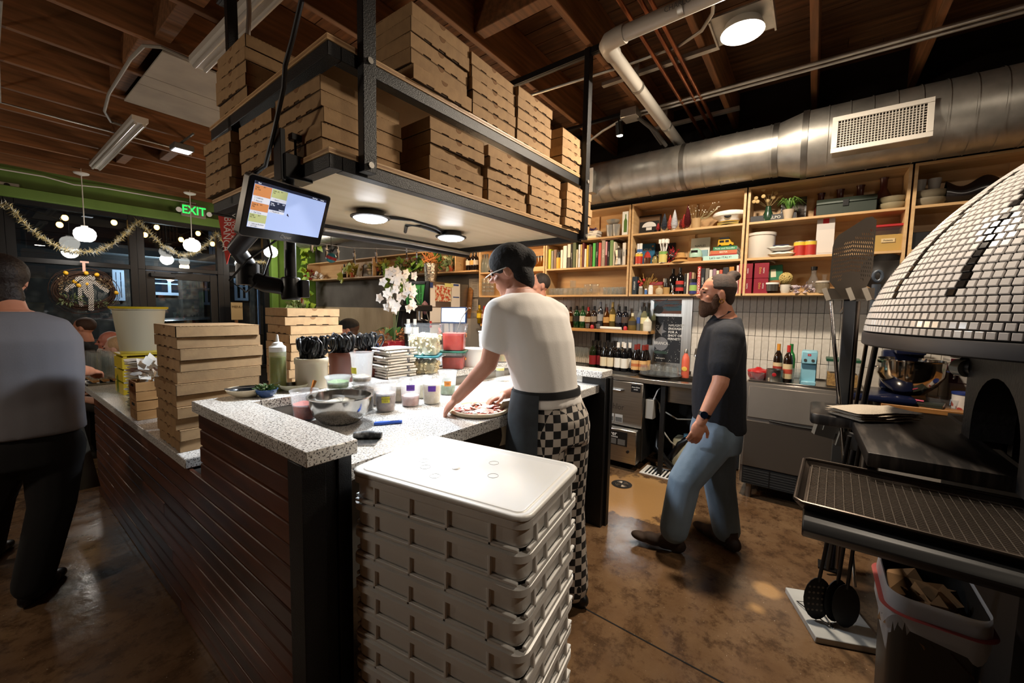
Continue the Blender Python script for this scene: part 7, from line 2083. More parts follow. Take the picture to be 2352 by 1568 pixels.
for i in range(46):
 c_ = Vector((rn.uniform(-.105, .105), rn.uniform(-.07, .07), rn.uniform(.54, .64)))
 e1 = Vector((rn.gauss(0, 1), rn.gauss(0, 1), rn.gauss(0, .5))).normalized()*.06; e2 = e1.orthogonal().normalized()*.05
 kx = Vector((0, 0, rn.uniform(.0, .03)))
 pp._add([c_-e1-e2, c_+e1-e2*.6, c_+kx, c_-e1*.7+e2, c_+e1+e2*.8], [(0, 1, 2), (1, 4, 2), (4, 3, 2), (3, 0, 2)])
stuff(pp.build('crumpled_paper', mat('brown_paper', '#8a6844', .9), bn, fix=False, smooth=0))
for k_, (x_, y_, z_, r_) in enumerate(((1.62, -.72, .05, .3), (1.60, -.70, .14, .1), (1.66, -.78, .05, -.1))):
 mb = MB(); mb.M = Matrix.Rotation(r_, 4, 'Z')
 mb.prism([(-.05, -.04), (.05, -.045), (.045, .03), (0, .05), (-.05, .035)], -.2, .2, axis='y')
 tag(mb.build('firewood_log', mat('log_wood', '#5a3d24', .85, col2='#8a6a42', nscale=6, stretch=(1, .3, 1)), None, (x_, y_, z_)), 'split firewood log at the foot of the oven, %s' % ('left', 'top', 'right')[k_], 'log', 'firewood')
# peel rack
PX = 3.10
def pk(px, py, x=PX):
 return P(px, py, x=x)
rkk = thing('peel_rack', 'grey steel post rack holding the pizza peels beside the oven', 'rack', (PX, pk(1935, 900).y, 0))
y0 = pk(1935, 900).y
MB().bx(-.02, .02, -.028, .028, 0, pk(1935, 690).z).build('post', mat('rack_grey', '#5f646b', .4, .6), rkk, bevel=.003)
MB().bx(-.05, .05, -.05, .05, 0, .012).build('foot', M_iron, rkk)
zt = pk(1950, 688).z
ya, yb_ = pk(1900, 690).y-y0, pk(2010, 690).y-y0
MB().bx(-.06, .06, yb_, ya, zt, zt+.004).bx(.056, .06, yb_, ya, zt, zt+.07).build('bracket', mat('rack_plate', '#6d655d', .4, .8), rkk)
for yv in (ya-.005, ya-.115, yb_+.03):
 tb = MB(); tb.M = Matrix.Translation((-.07, yv, zt-.005)) @ Matrix.Rotation(-.35, 4, 'X')
 tb.bx(0, .02, -.012, .012, 0, .075).build('tip', mat('tip_cream', '#a89f92', .5), rkk)
m_pg = mat('bumper_grey', '#6d6f70', .5)
for px, py in ((1895, 985), (1915, 975), (1945, 1010)):
 q_ = pk(px, py, 3.02); MB().bx(-.02, .03, -.05, .05, -.045, .045).build('hook_block', m_pg, rkk, loc=(q_.x-PX, q_.y-y0, q_.z), rot=(.2, 0, .3))
def peel_blade(pts_px, x, m, slots, name='blade'):
 cu = bpy.data.curves.new('t', 'CURVE'); cu.dimensions = '2D'; cu.fill_mode = 'BOTH'; cu.extrude = .0012
 def sp(pl):
  s_ = cu.splines.new('POLY'); s_.points.add(len(pl)-1)
  for q_, (a, b) in zip(s_.points, pl):
   q_.co = (a, b, 0, 1)
  s_.use_cyclic_u = True
 sp(pts_px)
 for s_ in slots:
  sp(s_)
 o = bpy.data.objects.new('t', cu); me = bpy.data.meshes.new_from_object(o); bpy.data.objects.remove(o)
 me.name = name; me.materials.clear(); me.materials.append(m)
 return me
pl = thing('perforated_peel', 'square perforated steel pizza peel standing blade up in the rack', 'peel')
c0, ru, rv = pk(1957, 600), pk(2057, 600)-pk(1957, 600), pk(1957, 500)-pk(1957, 600)
outl = [(-52, -45), (-50, 35), (-47, 50), (-38, 62), (25, 96), (40, 97), (50, 88), (50, -20), (47, -40), (35, -68), (15, -92), (0, -90), (-10, -93), (-28, -72)]
slots = []
for i in range(-9, 10):
 for j in range(0, 13):
  cx_, cy_ = i*4.9, 72-j*9.2+abs(i)*-.6
  if cy_ > 52+cx_*.45 or cy_ < -62+abs(cx_)*.6 or abs(cx_) > 45 or (abs(cx_) < 22 and cy_ < -28):
   continue
  sg = 1 if cx_ < 0 else -1
  slots.append([(cx_-1.0-sg*1.2, cy_-2.6), (cx_+.4-sg*1.2, cy_-2.6), (cx_+1.0+sg*1.2, cy_+2.6), (cx_-.4+sg*1.2, cy_+2.6)])
ku, kv = ru.length/100, rv.length/100
me = peel_blade([(a*ku, b*kv) for a, b in outl], PX, mat('peel_steel', '#6f665d', .38, .85), [[(a*ku, b*kv) for a, b in s_] for s_ in slots])
o = obj('blade', me, pl)
exv, eyv = ru.normalized(), rv.normalized(); ezv = exv.cross(eyv)
pl.matrix_world = Matrix(((exv.x, eyv.x, ezv.x, c0.x), (exv.y, eyv.y, ezv.y, c0.y), (exv.z, eyv.z, ezv.z, c0.z), (0, 0, 0, 1)))
MB().tube([(.0, -.9*100*kv, -.004), (-.012, -1.05*100*kv, -.02), (-.03, -1.2*100*kv, -.03)], .012, 8).build('socket', M_alu, pl)
def pole(pa, pb, xa, xb, r, m, label, dark=None):
 a, b = P(*pa, x=xa), P(*pb, x=xb)
 d_ = (b-a); b2 = a+d_*((a.z-.03)/(a.z-b.z)) if b.z > .03 else b
 t = thing('peel_pole', label, 'pole', (0, 0, 0), group='peel poles')
 MB().cyl(a, b2, r, 12).build('shaft', m, t)
 return a, b2, t
pole((1908, 692), (1928, 930), 3.05, 3.0, .010, M_chrome, 'slim bright chrome peel pole left of the grey post')
pole((1971, 692), (1952, 930), 3.12, 3.1, .013, mat('dull_pole', '#7a7067', .35, .9), 'dull steel peel pole right of the grey post')
pole((1990, 790), (1966, 930), 3.2, 3.15, .010, mat('dark_pole', '#45403b', .35, .9), 'thin dark peel pole under the oven band')
pole((2012, 790), (1983, 930), 3.25, 3.2, .015, mat('navy_pole', '#15171f', .4), 'thick black peel pole nearest the mixer')
a = P(2016, 634, x=3.22); b = P(1995, 790, x=3.22)
t = thing('hanging_peel', 'blue-grey plastic peel handle with a hanging hole beside the dome', 'handle', (0, 0, 0))
mt_ = mat('handle_blue', '#333d4a', .5)
MB().tube([b, a.lerp(b, .5), a.lerp(b, .12)], [.012, .018, .022], 12).tube([a+Vector((0, .02*cos(k*pi/6), .03*sin(k*pi/6))) for k in range(12)], .009, 8, close=True).build('grip', mt_, t)
tag(MB().lathe([(0, 0), (.13, .002), (.15, .02), (.145, .02), (.125, .006), (0, .004)], 26).build('dark_lid', mat('lid_dark', '#17120e', .3), None, (4.29, Y(2030, 4.29, 1.85), R0+.155), (0, -1.35, 0)), 'round dark glass lid leaning on the shelf behind the peel', 'lid')
# mixer table
mt0 = thing('mixer_table', 'white cabinet with butcher block top behind the oven', 'cabinet', (3.90, -1.55, 0))
MB().bx(0, .6, 0, 1.10, .05, .90).build('body', mat('cab_white', '#9c968e', .6), mt0, bevel=.003)
MB().bx(-.02, .62, -.02, 1.125, .90, .935).build('top', M_wood, mt0, bevel=.003)
p_ = P(2090, 850, x=4.12)
mx_ = thing('stand_mixer', 'navy stand mixer with a big shiny steel bowl on the butcher block', 'mixer', (4.12, p_.y, .936))
m_nav = mat('navy_enamel', '#141a33', .2)
MB().bx(-.24, .26, -.02, .34, 0, .05).build('foot', m_nav, mx_, bevel=.02, seg=2)
MB().bx(.17, .27, -.10, .14, .05, .36).bx(.0, .27, -.085, .085, .34, .50).build('column', m_nav, mx_, bevel=.02, seg=2)
MB().lathe([(.06, .05), (.09, .06), (.15, .13), (.185, .20), (.188, .30), (.198, .305), (.198, .312), (.183, .31), (.178, .2), (.14, .13), (.05, .07), (0, .07)], 40, cap0=False).build('bowl', mat('mirror_steel', '#c9c2b8', .10, 1.0), mx_)
for sg in (-1, 1):
 MB().tube([(0, sg*.185, .24), (0, sg*.225, .24), (0, sg*.225, .19)], .008, 8).build('bowl_handle', M_chrome, mx_)
p_ = P(2212, 860, x=4.28)
fp = thing('food_processor', 'white and maroon food processor half hidden by the oven mouth', 'food processor', (4.28, p_.y-.03, .936))
MB().bx(-.11, .11, -.12, .12, 0, .33).build('motor_base', mat('proc_white', '#a39d96', .4), fp, bevel=.01)
MB().bx(-.112, -.109, -.118, .118, .155, .33).bx(-.113, -.109, .08, .119, .155, .33).build('maroon_panel', col_mat('#4a0f1c', .4), fp)
MB().bx(-.1145, -.112, -.115, .075, .16, .32).build('front_plate', mat('proc_white', '#a39d96', .4), fp)
txt('robot coupe', .045, M_blackp, fp, loc=(-.1152, -.05, .285), rot=FX, sx=.9)
txt('R 2', .032, M_blackp, fp, loc=(-.1152, .045, .225), rot=FX)
MB().cyl((-.1155, -.07, .20), (-.1125, -.07, .20), .024, 16).build('green_button', col_mat('#1d7a3a', .4), fp)
MB().lathe([(.10, .33), (.105, .34), (.105, .45), (.1, .46)], 24).build('bowl', glassm('smoke_plastic', '#9a948c', .9, .05, 1.5, body=.2, bodycol='#5a544d'), fp)
p_ = P(2165, 905, x=4.05)
jar([(0, 0), (.08, 0), (.095, .06), (.09, .06), (.078, .004), (0, .004)], M_clearp, 'clear plastic tub on the butcher block beside the notebook', (4.05, P(2170, 905, x=4.05).y, .936), 'tub', name='deli_tub')
t = jar([(0, 0), (.055, 0), (.058, .10), (0, .10)], mat('snowman_tub', '#c9c2bd', .5, col2='#9c3a34', nscale=18, lo=.56, hi=.6), 'white tub with red holiday print and blue lid by the oven mouth', (4.02, P(2215, 905, x=4.02).y, .936), 'tub', lid=[(.061, .10), (.061, .115), (0, .115)], lidm=col_mat('#1f2f6a', .4), name='printed_tub')
p_ = P(2105, 915, x=3.98)
flatbook((3.93, p_.y, .936), .24, .17, .022, '#23271f', 'dark green spiral notebook on the butcher block', None, rz=-.25)
tag(MB().cyl((0, -.05, 0), (0, .05, 0), .006, 10, r2=.010).build('pink_pen', col_mat('#c94a6a', .4), None, (3.99, p_.y+.01, .967), (0, 0, -.3)), 'pink highlighter lying on the green notebook', 'pen')
# people
def JD(px, py, d):
 return CAM+(_f+_r*((px-1176)/F_PX)-_u*((py-784)/F_PX))*d
UP = Vector((0, 0, 1))
def az(a):
 return Vector((cos(radians(a)), sin(radians(a)), 0))
def loft(mb, rings, left, fwd, n=20, a0=None, a1=None, caps=True):
 vs_ = []
 for (p, hw, hd) in rings:
  for i in range(n):
   a = 2*pi*i/n if a0 is None else a0+(a1-a0)*i/(n-1)
   c_, s_ = cos(a), sin(a)
   c_, s_ = math.copysign(abs(c_)**.85, c_), math.copysign(abs(s_)**.85, s_)
   vs_.append(Vector(p)+fwd*(hd*c_)+left*(hw*s_))
 k = len(rings); m = n if a0 is None else n-1
 fs = [(a*n+i, a*n+(i+1) % n, (a+1)*n+(i+1) % n, (a+1)*n+i) for a in range(k-1) for i in range(m)]
 if caps and a0 is None:
  fs += [tuple(range(n))[::-1], tuple((k-1)*n+i for i in range(n))]
 return mb._add(vs_, fs)
def ell(mb, c, A, B, C_, seg=14, rg=10):
 o = mb.M
 m = Matrix(((A.x, B.x, C_.x, c.x), (A.y, B.y, C_.y, c.y), (A.z, B.z, C_.z, c.z), (0, 0, 0, 1)))
 mb.M = (o @ m) if o is not None else m
 mb.ball((0, 0, 0), 1, seg, rg); mb.M = o
def limb(mb, pts, rr, seg=14):
 n = 3
 P_, R_ = [], []
 for i in range(len(pts)-1):
  for k in range(n):
   P_.append(Vector(pts[i]).lerp(Vector(pts[i+1]), k/n)); R_.append(rr[i]+(rr[i+1]-rr[i])*k/n)
 P_.append(Vector(pts[-1])); R_.append(rr[-1])
 mb.tube(P_, R_, seg)
 for p, r in zip(pts, rr):
  mb.ball(p, r*.995, 12, 8)
def hand(mb, w, d, pn, curl=.5, thumb=1, s=1.0):
 "palm, four fingers and a thumb; d along the hand, pn out of the palm, thumb side given by sign"
 d = d.normalized(); pn = (pn-d*pn.dot(d)).normalized(); sd = d.cross(pn)*thumb
 ell(mb, w+d*.045*s, d*.055*s, sd*.040*s, pn*.016*s)
 mb.tube([w-d*.02, w+d*.02*s], [.025*s, .024*s], 10)
 for k, (o, L) in enumerate(((.029, .068), (.010, .077), (-.010, .072), (-.028, .056))):
  p = w+d*.083*s+sd*o*s; a = .25*curl; pts = [w+d*.05*s+sd*o*.8*s, p]
  for f in (.45, .32, .23):
   a += curl*.62
   p = p+(d*cos(a)+pn*sin(a))*L*f*s; pts.append(p)
  mb.tube(pts, [.0095*s, .0098*s, .0088*s, .008*s, .0065*s], 8)
 t0 = w+d*.02*s+sd*.03*s; t1 = t0+(d*.7+sd*.75+pn*.25).normalized()*.04*s; t2 = t1+(d*.9+sd*.25+pn*.35*curl).normalized()*.032*s
 mb.tube([w+d*.015*s, t0, t1, t2], [.014*s, .014*s, .011*s, .008*s], 8)
def head(mb, c, fw, up=UP, s=1.0, jaw=1.0):
 "c is the centre of the skull; eyes at half height"
 lf = up.cross(fw).normalized(); fw = lf.cross(up).normalized()
 ell(mb, c+up*.02*s-fw*.008*s, fw*.098*s, lf*.076*s, up*.098*s)
 ell(mb, c-up*.055*s+fw*.025*s, fw*.066*s, lf*.056*s*jaw, up*.066*s)
 ell(mb, c-up*.098*s+fw*.055*s, fw*.030*s, lf*.028*s, up*.022*s)
 ell(mb, c-up*.018*s+fw*.097*s, fw*.026*s, lf*.013*s, up*.014*s); ell(mb, c+up*.006*s+fw*.088*s, fw*.016*s, lf*.010*s, up*.03*s)
 ell(mb, c+up*.022*s+fw*.078*s, fw*.016*s, lf*.055*s, up*.010*s)
 ell(mb, c-up*.060*s+fw*.082*s, fw*.012*s, lf*.024*s, up*.008*s)
 for sg in (-1, 1):
  ell(mb, c-up*.01*s-fw*.006*s+lf*sg*.078*s, fw*.019*s, lf*.008*s, up*.034*s)
  ell(mb, c-up*.03*s+fw*.06*s+lf*sg*.04*s, fw*.024*s, lf*.02*s, up*.022*s)
 return lf, fw
def face_bits(root, c, fw, up=UP, s=1.0, brow='#3a2616', body=None):
 lf = up.cross(fw).normalized(); fw = lf.cross(up).normalized()
 e, b = MB(), MB()
 for sg in (-1, 1):
  ell(e, c+up*.004*s+fw*.083*s+lf*sg*.031*s, fw*.008*s, lf*.013*s, up*.006*s)
  ell(b, c+up*.026*s+fw*.091*s+lf*sg*.032*s, fw*.006*s, lf*.02*s, up*.0045*s)
 e.build('eyes', col_mat('#1d1512', .2), root); b.build('eyebrows', col_mat(brow, .9), root)
def garment(root, name, mb, m, v=.011, it=5, label=None, sm=.6):
 o = mb.build(name, m, root, fix=True, smooth=0, label=label)
 for p in o.data.polygons:
  p.use_smooth = True
 r = o.modifiers.new('r', 'REMESH'); r.mode = 'VOXEL'; r.voxel_size = v; r.use_smooth_shade = True
 q = o.modifiers.new('s', 'SMOOTH'); q.factor = sm; q.iterations = it
 return o
def shoe(mb, heel, toe, h=.085):
 d = (toe-heel); L = d.length; d.normalize(); s_ = UP.cross(d).normalized()
 for f, w, hh in ((.12, .036, h*.55), (.35, .040, h*.5), (.62, .046, h*.40), (.86, .042, h*.30)):
  ell(mb, heel+d*L*f+UP*hh*.9, d*L*.24, s_*w, UP*hh)
 mb.tube([heel+d*.05+UP*.06, heel+d*.045+UP*.13], [.047, .05], 12)
def leg(mb, hip, kn, an, r=(.10, .072, .062)):
 limb(mb, [hip, kn, an], list(r))
m_skin = mat('skin', '#c98f74'); m_skin2 = mat('skin_pale', '#c08a72', .55, col2='#b27a64', nscale=10)
m_hair_bk = mat('hair_black', '#0d0c0e', .85, bump=.4, bscale=90); m_hair_br = mat('hair_brown', '#3d2616', .75, col2='#26160c', nscale=30, stretch=(1, 1, 6), bump=.5, bscale=120)
# ---- cook
c0 = Vector((1.70, 1.0, 0)); F, Lf = az(78), az(168)
t = thing('person', 'cook in a white T-shirt, black cap and checked trousers topping a pizza, seen from behind', 'person')
t['label'] = 'cook in white T-shirt and checked trousers, back turned, topping the pizza'
hd = JD(1170, 622, 2.02); nk = JD(1194, 662, 1.985)
lsh, lel, lwr = JD(1150, 722, 1.90), JD(1122, 835, 1.90), JD(1050, 913, 1.95)
rsh, rel_, rwr = JD(1272, 728, 2.07), JD(1235, 880, 2.20), JD(1160, 905, 2.17)
b = MB()
fh = az(112); uh = (UP+fh*.35).normalized(); fh = (fh-uh*fh.dot(uh)).normalized()
head(b, hd, fh, uh, .98)
limb(b, [nk-UP*.04, hd-uh*.06-fh*.03], [.062, .055]); loft(b, [(JD(1240, 800, 2.0), .14, .09), (JD(1212, 695, 1.99), .15, .08), (nk, .06, .06)], Lf, F)
limb(b, [lsh, lel, lwr], [.05, .043, .028]); limb(b, [rsh, rel_, rwr], [.05, .043, .028])
hand(b, lwr, JD(1022, 945, 1.955)-lwr, Vector((.3, -.1, -1)), .55, -1, 1.0); hand(b, rwr, JD(1112, 925, 2.13)-rwr, Vector((0, -.2, -1)), .6, 1, 1.0)
garment(t, 'body', b, m_skin2, .0055, 3)
face_bits(t, hd, fh, uh, .98, '#0d0c0e')
m_tee = mat('white_tee', '#dcd8d3', .9, bump=.05, bscale=150)
s_ = MB()
loft(s_, [(JD(1262, 925, 2.01), .185, .14), (JD(1254, 885, 2.0), .172, .128), (JD(1246, 840, 2.0), .185, .135), (JD(1236, 780, 1.99), .205, .135), (JD(1224, 725, 1.985), .21, .125), (JD(1212, 692, 1.985), .16, .10), (JD(1200, 672, 1.985), .078, .075)], Lf, F)
limb(s_, [JD(1180, 715, 1.93), lsh, JD(1138, 782, 1.90)], [.09, .084, .072]); limb(s_, [JD(1250, 720, 2.03), rsh, rsh.lerp(rel_, .5)], [.09, .084, .072])
garment(t, 't_shirt', s_, m_tee, .010, 6)
m_chef = mat('chef_check', '#1a1718', .85)
def chef(m):
 N, L = m.node_tree.nodes, m.node_tree.links
 tc = N.new('ShaderNodeTexCoord'); mp = N.new('ShaderNodeMapping'); mp.inputs['Rotation'].default_value = (0, 0, .6)
 ck = N.new('ShaderNodeTexChecker'); ck.inputs['Scale'].default_value = 27
 ck.inputs[1].default_value = S('#121113'); ck.inputs[2].default_value = S('#b5aca2')
 L.new(tc.outputs['Object'], mp.inputs[0]); L.new(mp.outputs[0], ck.inputs[0]); L.new(ck.outputs[0], N['Principled BSDF'].inputs['Base Color'])
chef(m_chef)
l_ = MB()
hp = JD(1275, 955, 2.02); lh, rh = hp+Lf*.085-UP*.05, hp-Lf*.085-UP*.05
loft(l_, [(JD(1262, 905, 2.01), .165, .125), (hp, .185, .145), (hp-UP*.12, .185, .145)], Lf, F)
lk, rk_ = Vector((lh.x-.0, lh.y+.02, .53)), Vector((rh.x+.02, rh.y+.0, .53))
leg(l_, lh, lk, Vector((lk.x, lk.y-.02, .10)), (.125, .10, .09)); leg(l_, rh, rk_, Vector((rk_.x+.02, rk_.y-.04, .10)), (.125, .10, .09))
garment(t, 'checked_trousers', l_, m_chef, .011, 5)
sh_ = MB()
shoe(sh_, Vector((lk.x, lk.y-.09, 0)), Vector((lk.x+.02, lk.y+.18, 0))); shoe(sh_, Vector((rk_.x+.02, rk_.y-.11, 0)), Vector((rk_.x+.05, rk_.y+.16, 0)))
garment(t, 'shoes', sh_, M_blackp, .008, 3)
ap = MB()
wv_ = JD(1256, 893, 2.005)
loft(ap, [(wv_-UP*.022, .182, .142), (wv_, .180, .140), (wv_+UP*.012, .178, .138)], Lf, F, 28)
ap.build('apron_band', col_mat('#131416', .9), t, fix=False)
ap = MB()
loft(ap, [(wv_, .183, .144), (wv_-UP*.1, .198, .158), (wv_-UP*.22, .205, .166), (wv_-UP*.34, .21, .172)], Lf, F, 24, radians(-75), radians(128))
ap.build('apron_skirt', mat('apron_charcoal', '#22262a', .85, col2='#2d3338', nscale=14), t, fix=False)
tw_ = MB(); tw_.grid(lambda u, v: wv_-UP*(.07+.22*v)+F*(.15+.02*sin(6*v))+Lf*(.10+.06*u+.02*v), 5, 8); tw_.build('side_towel', mat('towel_cream', '#a9977c', .95), t, fix=False)
h_ = MB()
ell(h_, hd+uh*.045-fh*.018, fh*.112, uh.cross(fh)*.094, uh*.092); ell(h_, hd-uh*.045-fh*.060, fh*.055, uh.cross(fh)*.074, uh*.085); ell(h_, JD(1208, 595, 2.0), fh*.055, uh.cross(fh)*.052, uh*.06); ell(h_, JD(1178, 583, 2.01), fh*.05, Lf*.06, uh*.04); ell(h_, JD(1150, 590, 2.03), fh*.04, uh.cross(fh)*.05, uh*.04)
garment(t, 'hair', h_, m_hair_bk, .009, 4, label='black cap and bun')
lfh = uh.cross(fh).normalized()
MB().tube([hd+lfh*.082-fh*.01+uh*.008, hd+lfh*.080+fh*.07+uh*.004, hd+lfh*.045+fh*.115], .003, 6).build('glasses', M_alu, t)
# ---- bearded man
t = thing('person', 'bearded man with a hair bun, dark shirt and pale jeans walking past the ice machine', 'person')
F, Lf = az(100), az(190)
hd = JD(1646, 674, 2.56); fh = az(117); nk = JD(1668, 722, 2.57)
lsh, lel, lwr = JD(1672, 775, 2.42), JD(1654, 880, 2.36), JD(1610, 968, 2.38)
rsh, rel_, rwr = JD(1660, 765, 2.72), JD(1640, 880, 2.76), JD(1625, 960, 2.74)
b = MB(); head(b, hd, fh, UP, 1.0, 1.05)
limb(b, [nk-UP*.05, hd-UP*.06-fh*.02], [.068, .06]); loft(b, [(JD(1655, 800, 2.58), .14, .09), (JD(1663, 745, 2.58), .15, .08), (nk, .06, .06)], Lf, F)
limb(b, [lsh, lel, lwr], [.056, .047, .030]); limb(b, [rsh, rel_, rwr], [.056, .047, .030])
hand(b, lwr, JD(1590, 1020, 2.38)-lwr, az(10)+az(100)*.3, .62, 1, 1.05); hand(b, rwr, JD(1615, 1005, 2.74)-rwr, az(190), .6, -1, 1.05)
garment(t, 'body', b, m_skin, .0055, 3)
face_bits(t, hd, fh, UP, 1.0, '#4a2c18')
bd = MB()
ell(bd, hd-UP*.085+fh*.038, fh*.066, az(207)*.063, UP*.054); ell(bd, hd-UP*.118+fh*.068, fh*.034, az(207)*.034, UP*.036); ell(bd, hd-UP*.052+fh*.085, fh*.018, az(207)*.034, UP*.009)
for sg in (-1, 1):
 ell(bd, hd-UP*.05+fh*.018+az(207)*sg*.066, fh*.026, az(207)*.012, UP*.05)
garment(t, 'beard', bd, mat('beard_brown', '#4a2e1a', .85, bump=.6, bscale=150), .006, 3)
MB().tube([hd-UP*.0625+fh*.094+az(207)*k_*.008 for k_ in (-2, -1, 0, 1, 2)], [.002, .004, .0048, .004, .002], 6).build('smile', col_mat('#d8c8bc', .4), t)
h_ = MB(); ell(h_, hd+UP*.034-fh*.022, fh*.098, az(207)*.083, UP*.092); ell(h_, hd-UP*.02-fh*.06, fh*.045, az(207)*.07, UP*.07); ell(h_, JD(1684, 634, 2.57), fh*.045, az(207)*.038, UP*.036); limb(h_, [hd+UP*.08-fh*.06, JD(1684, 634, 2.57)], [.04, .03])
garment(t, 'hair', h_, m_hair_br, .007, 4)
er = MB()
for sg in (-1, 1):
 er.tube([hd+az(207)*sg*.088-UP*(.05)-fh*(.004)+UP*.013*cos(k*pi/5)+fh*.013*sin(k*pi/5) for k in range(10)], .003, 6, close=True)
er.build('earrings', mat('brass', '#b5853e', .3, 1.0), t)
s_ = MB()
loft(s_, [(JD(1654, 985, 2.57), .17, .15), (JD(1650, 950, 2.57), .172, .155), (JD(1650, 900, 2.57), .17, .158), (JD(1653, 840, 2.57), .17, .148), (JD(1658, 790, 2.575), .18, .138), (JD(1662, 752, 2.58), .19, .115), (JD(1668, 728, 2.58), .085, .085)], Lf, F)
limb(s_, [JD(1664, 765, 2.53), lsh, lsh.lerp(lel, .66)], [.10, .094, .082]); limb(s_, [JD(1662, 762, 2.65), rsh, rsh.lerp(rel_, .62)], [.10, .094, .082])
garment(t, 'shirt', s_, mat('navy_shirt', '#10131a', .9, col2='#151924', nscale=60, bump=.1, bscale=200), .010, 5)
cl = MB()
for sg in (-1, 1):
 cl.face([nk+UP*.02+az(190)*sg*.075-F*.03, nk+UP*.025+F*.05+az(190)*sg*.05, nk-UP*.06+F*.115+az(190)*sg*.055, nk-UP*.03+F*.05+az(190)*sg*.10])
cl.build('collar', mat('navy_shirt', '#10131a', .9), t, fix=False)
m_jean = mat('pale_denim', '#5c6d7b', .9, col2='#76889a', nscale=5, stretch=(1, 1, .35), bump=.08, bscale=220)
l_ = MB()
hp = JD(1645, 985, 2.58); lh, rh = hp+Lf*.09-UP*.03, hp-Lf*.09-UP*.03
lk, la = JD(1572, 1105, 2.545), JD(1548, 1215, 2.58)
rk_, ra = JD(1652, 1110, 2.68), JD(1668, 1215, 2.72)
loft(l_, [(hp+UP*.10, .165, .135), (hp, .185, .155), (hp-UP*.12, .18, .15)], Lf, F)
leg(l_, lh, lk, la, (.125, .098, .088)); leg(l_, rh, rk_, ra, (.125, .098, .088))
garment(t, 'jeans', l_, m_jean, .010, 4)
for nm, hl, te in (('shoe', P(1563, 1270, z=.0), P(1458, 1235, z=.03)), ('shoe', P(1690, 1268, z=0), P(1600, 1212, z=.015))):
 q_ = MB(); shoe(q_, Vector((hl.x, hl.y, max(0, hl.z))), te, .10); garment(t, nm, q_, mat('brown_suede', '#2b1c13', .8, col2='#3a281c', nscale=14), .008, 3)
wc = lwr+(lel-lwr).normalized()*.045
dv = (lel-lwr).normalized(); o1 = dv.orthogonal().normalized(); o2 = dv.cross(o1)
w_ = MB().tube([wc-dv*.012, wc+dv*.012], [.035, .036], 20).build('watch_strap', M_blackp, t)
fc = (CAM-wc); fc = (fc-dv*fc.dot(dv)).normalized()
MB().cyl(wc+fc*.028, wc+fc*.042, .021, 20).build('watch_face', mat('watch_glass', '#0a1420', .08), t)
# ---- server walking by at the left
t = thing('person', 'server in a grey T-shirt and black trousers reaching over the bar top, at far left', 'person')
F, Lf = az(84), az(174)
D0 = 2.02
hd = JD(8, 640, D0+.05); fh = az(70); nk = JD(32, 712, D0)
lsh, lel, lwr = JD(-70, 770, D0-.1), JD(-60, 900, D0), JD(20, 960, D0+.3)
rsh, rel_, rwr = JD(115, 775, D0+.12), JD(168, 850, D0+.2), JD(205, 852, D0+.42)
b = MB(); head(b, hd, fh); limb(b, [nk-UP*.05, hd-UP*.06], [.06, .055]); loft(b, [(JD(60, 800, D0+.02), .14, .09), (JD(45, 745, D0), .15, .08), (nk, .06, .06)], Lf, F)
limb(b, [lsh, lel, lwr], [.05, .042, .028]); limb(b, [rsh, rel_, rwr], [.05, .042, .028])
hand(b, rwr, Vector((.25, .5, -.1)), Vector((-.3, 0, -1)), .5, 1); hand(b, lwr, Vector((.2, .5, -.2)), Vector((1, 0, 0)), .5, -1)
garment(t, 'body', b, m_skin, .007, 3)
face_bits(t, hd, fh)
h_ = MB(); ell(h_, hd+UP*.03-fh*.02, fh*.112, az(160)*.098, UP*.10); ell(h_, hd-UP*.09-fh*.06, fh*.06, az(160)*.09, UP*.10)
garment(t, 'hair', h_, mat('hair_dark', '#1d120e', .6, bump=.5, bscale=80), .010, 4)
s_ = MB()
loft(s_, [(JD(70, 995, D0+.02), .20, .15), (JD(66, 930, D0+.02), .195, .145), (JD(62, 850, D0+.02), .205, .14), (JD(52, 780, D0), .21, .13), (JD(42, 735, D0), .17, .10), (JD(34, 715, D0), .08, .08)], Lf, F)
limb(s_, [JD(85, 765, D0+.06), rsh, rsh.lerp(rel_, .6)], [.09, .086, .078]); limb(s_, [JD(-30, 760, D0-.05), lsh, lsh.lerp(lel, .5)], [.09, .086, .078])
garment(t, 't_shirt', s_, mat('grey_tee', '#6c6b70', .95, bump=.05, bscale=150), .011, 6)
l_ = MB(); hp = JD(62, 1010, D0+.02)
loft(l_, [(hp+UP*.08, .175, .13), (hp, .19, .145), (hp-UP*.12, .185, .145)], Lf, F)
fa, fb = P(95, 1390, z=.0), P(-30, 1310, z=.0)
rh, lh = hp-Lf*.09-UP*.05, hp+Lf*.09-UP*.05
leg(l_, rh, Vector(((rh.x+fa.x)/2+.02, (rh.y+fa.y)/2, .50)), Vector((fa.x-.02, fa.y+.05, .11)), (.12, .09, .078)); leg(l_, lh, Vector(((lh.x+fb.x)/2, (lh.y+fb.y)/2, .50)), Vector((fb.x, fb.y+.05, .11)), (.12, .09, .078))
garment(t, 'trousers', l_, mat('black_cotton', '#0a0a0b', .95), .011, 5)
for q_ in (fa, fb):
 o = MB(); shoe(o, Vector((q_.x-.05, q_.y+.03, 0)), Vector((q_.x+.09, q_.y+.27, 0)), .09); garment(t, 'shoe', o, M_blackp, .009, 3)
ap = MB(); ap.grid(lambda u, v: hp+UP*(.06-.42*v)+F*(.15+.02*sin(5*v))-Lf*(.08+.11*u+.06*v), 6, 8); ap.build('apron_corner', col_mat('#5f5b52', .9), t, fix=False)
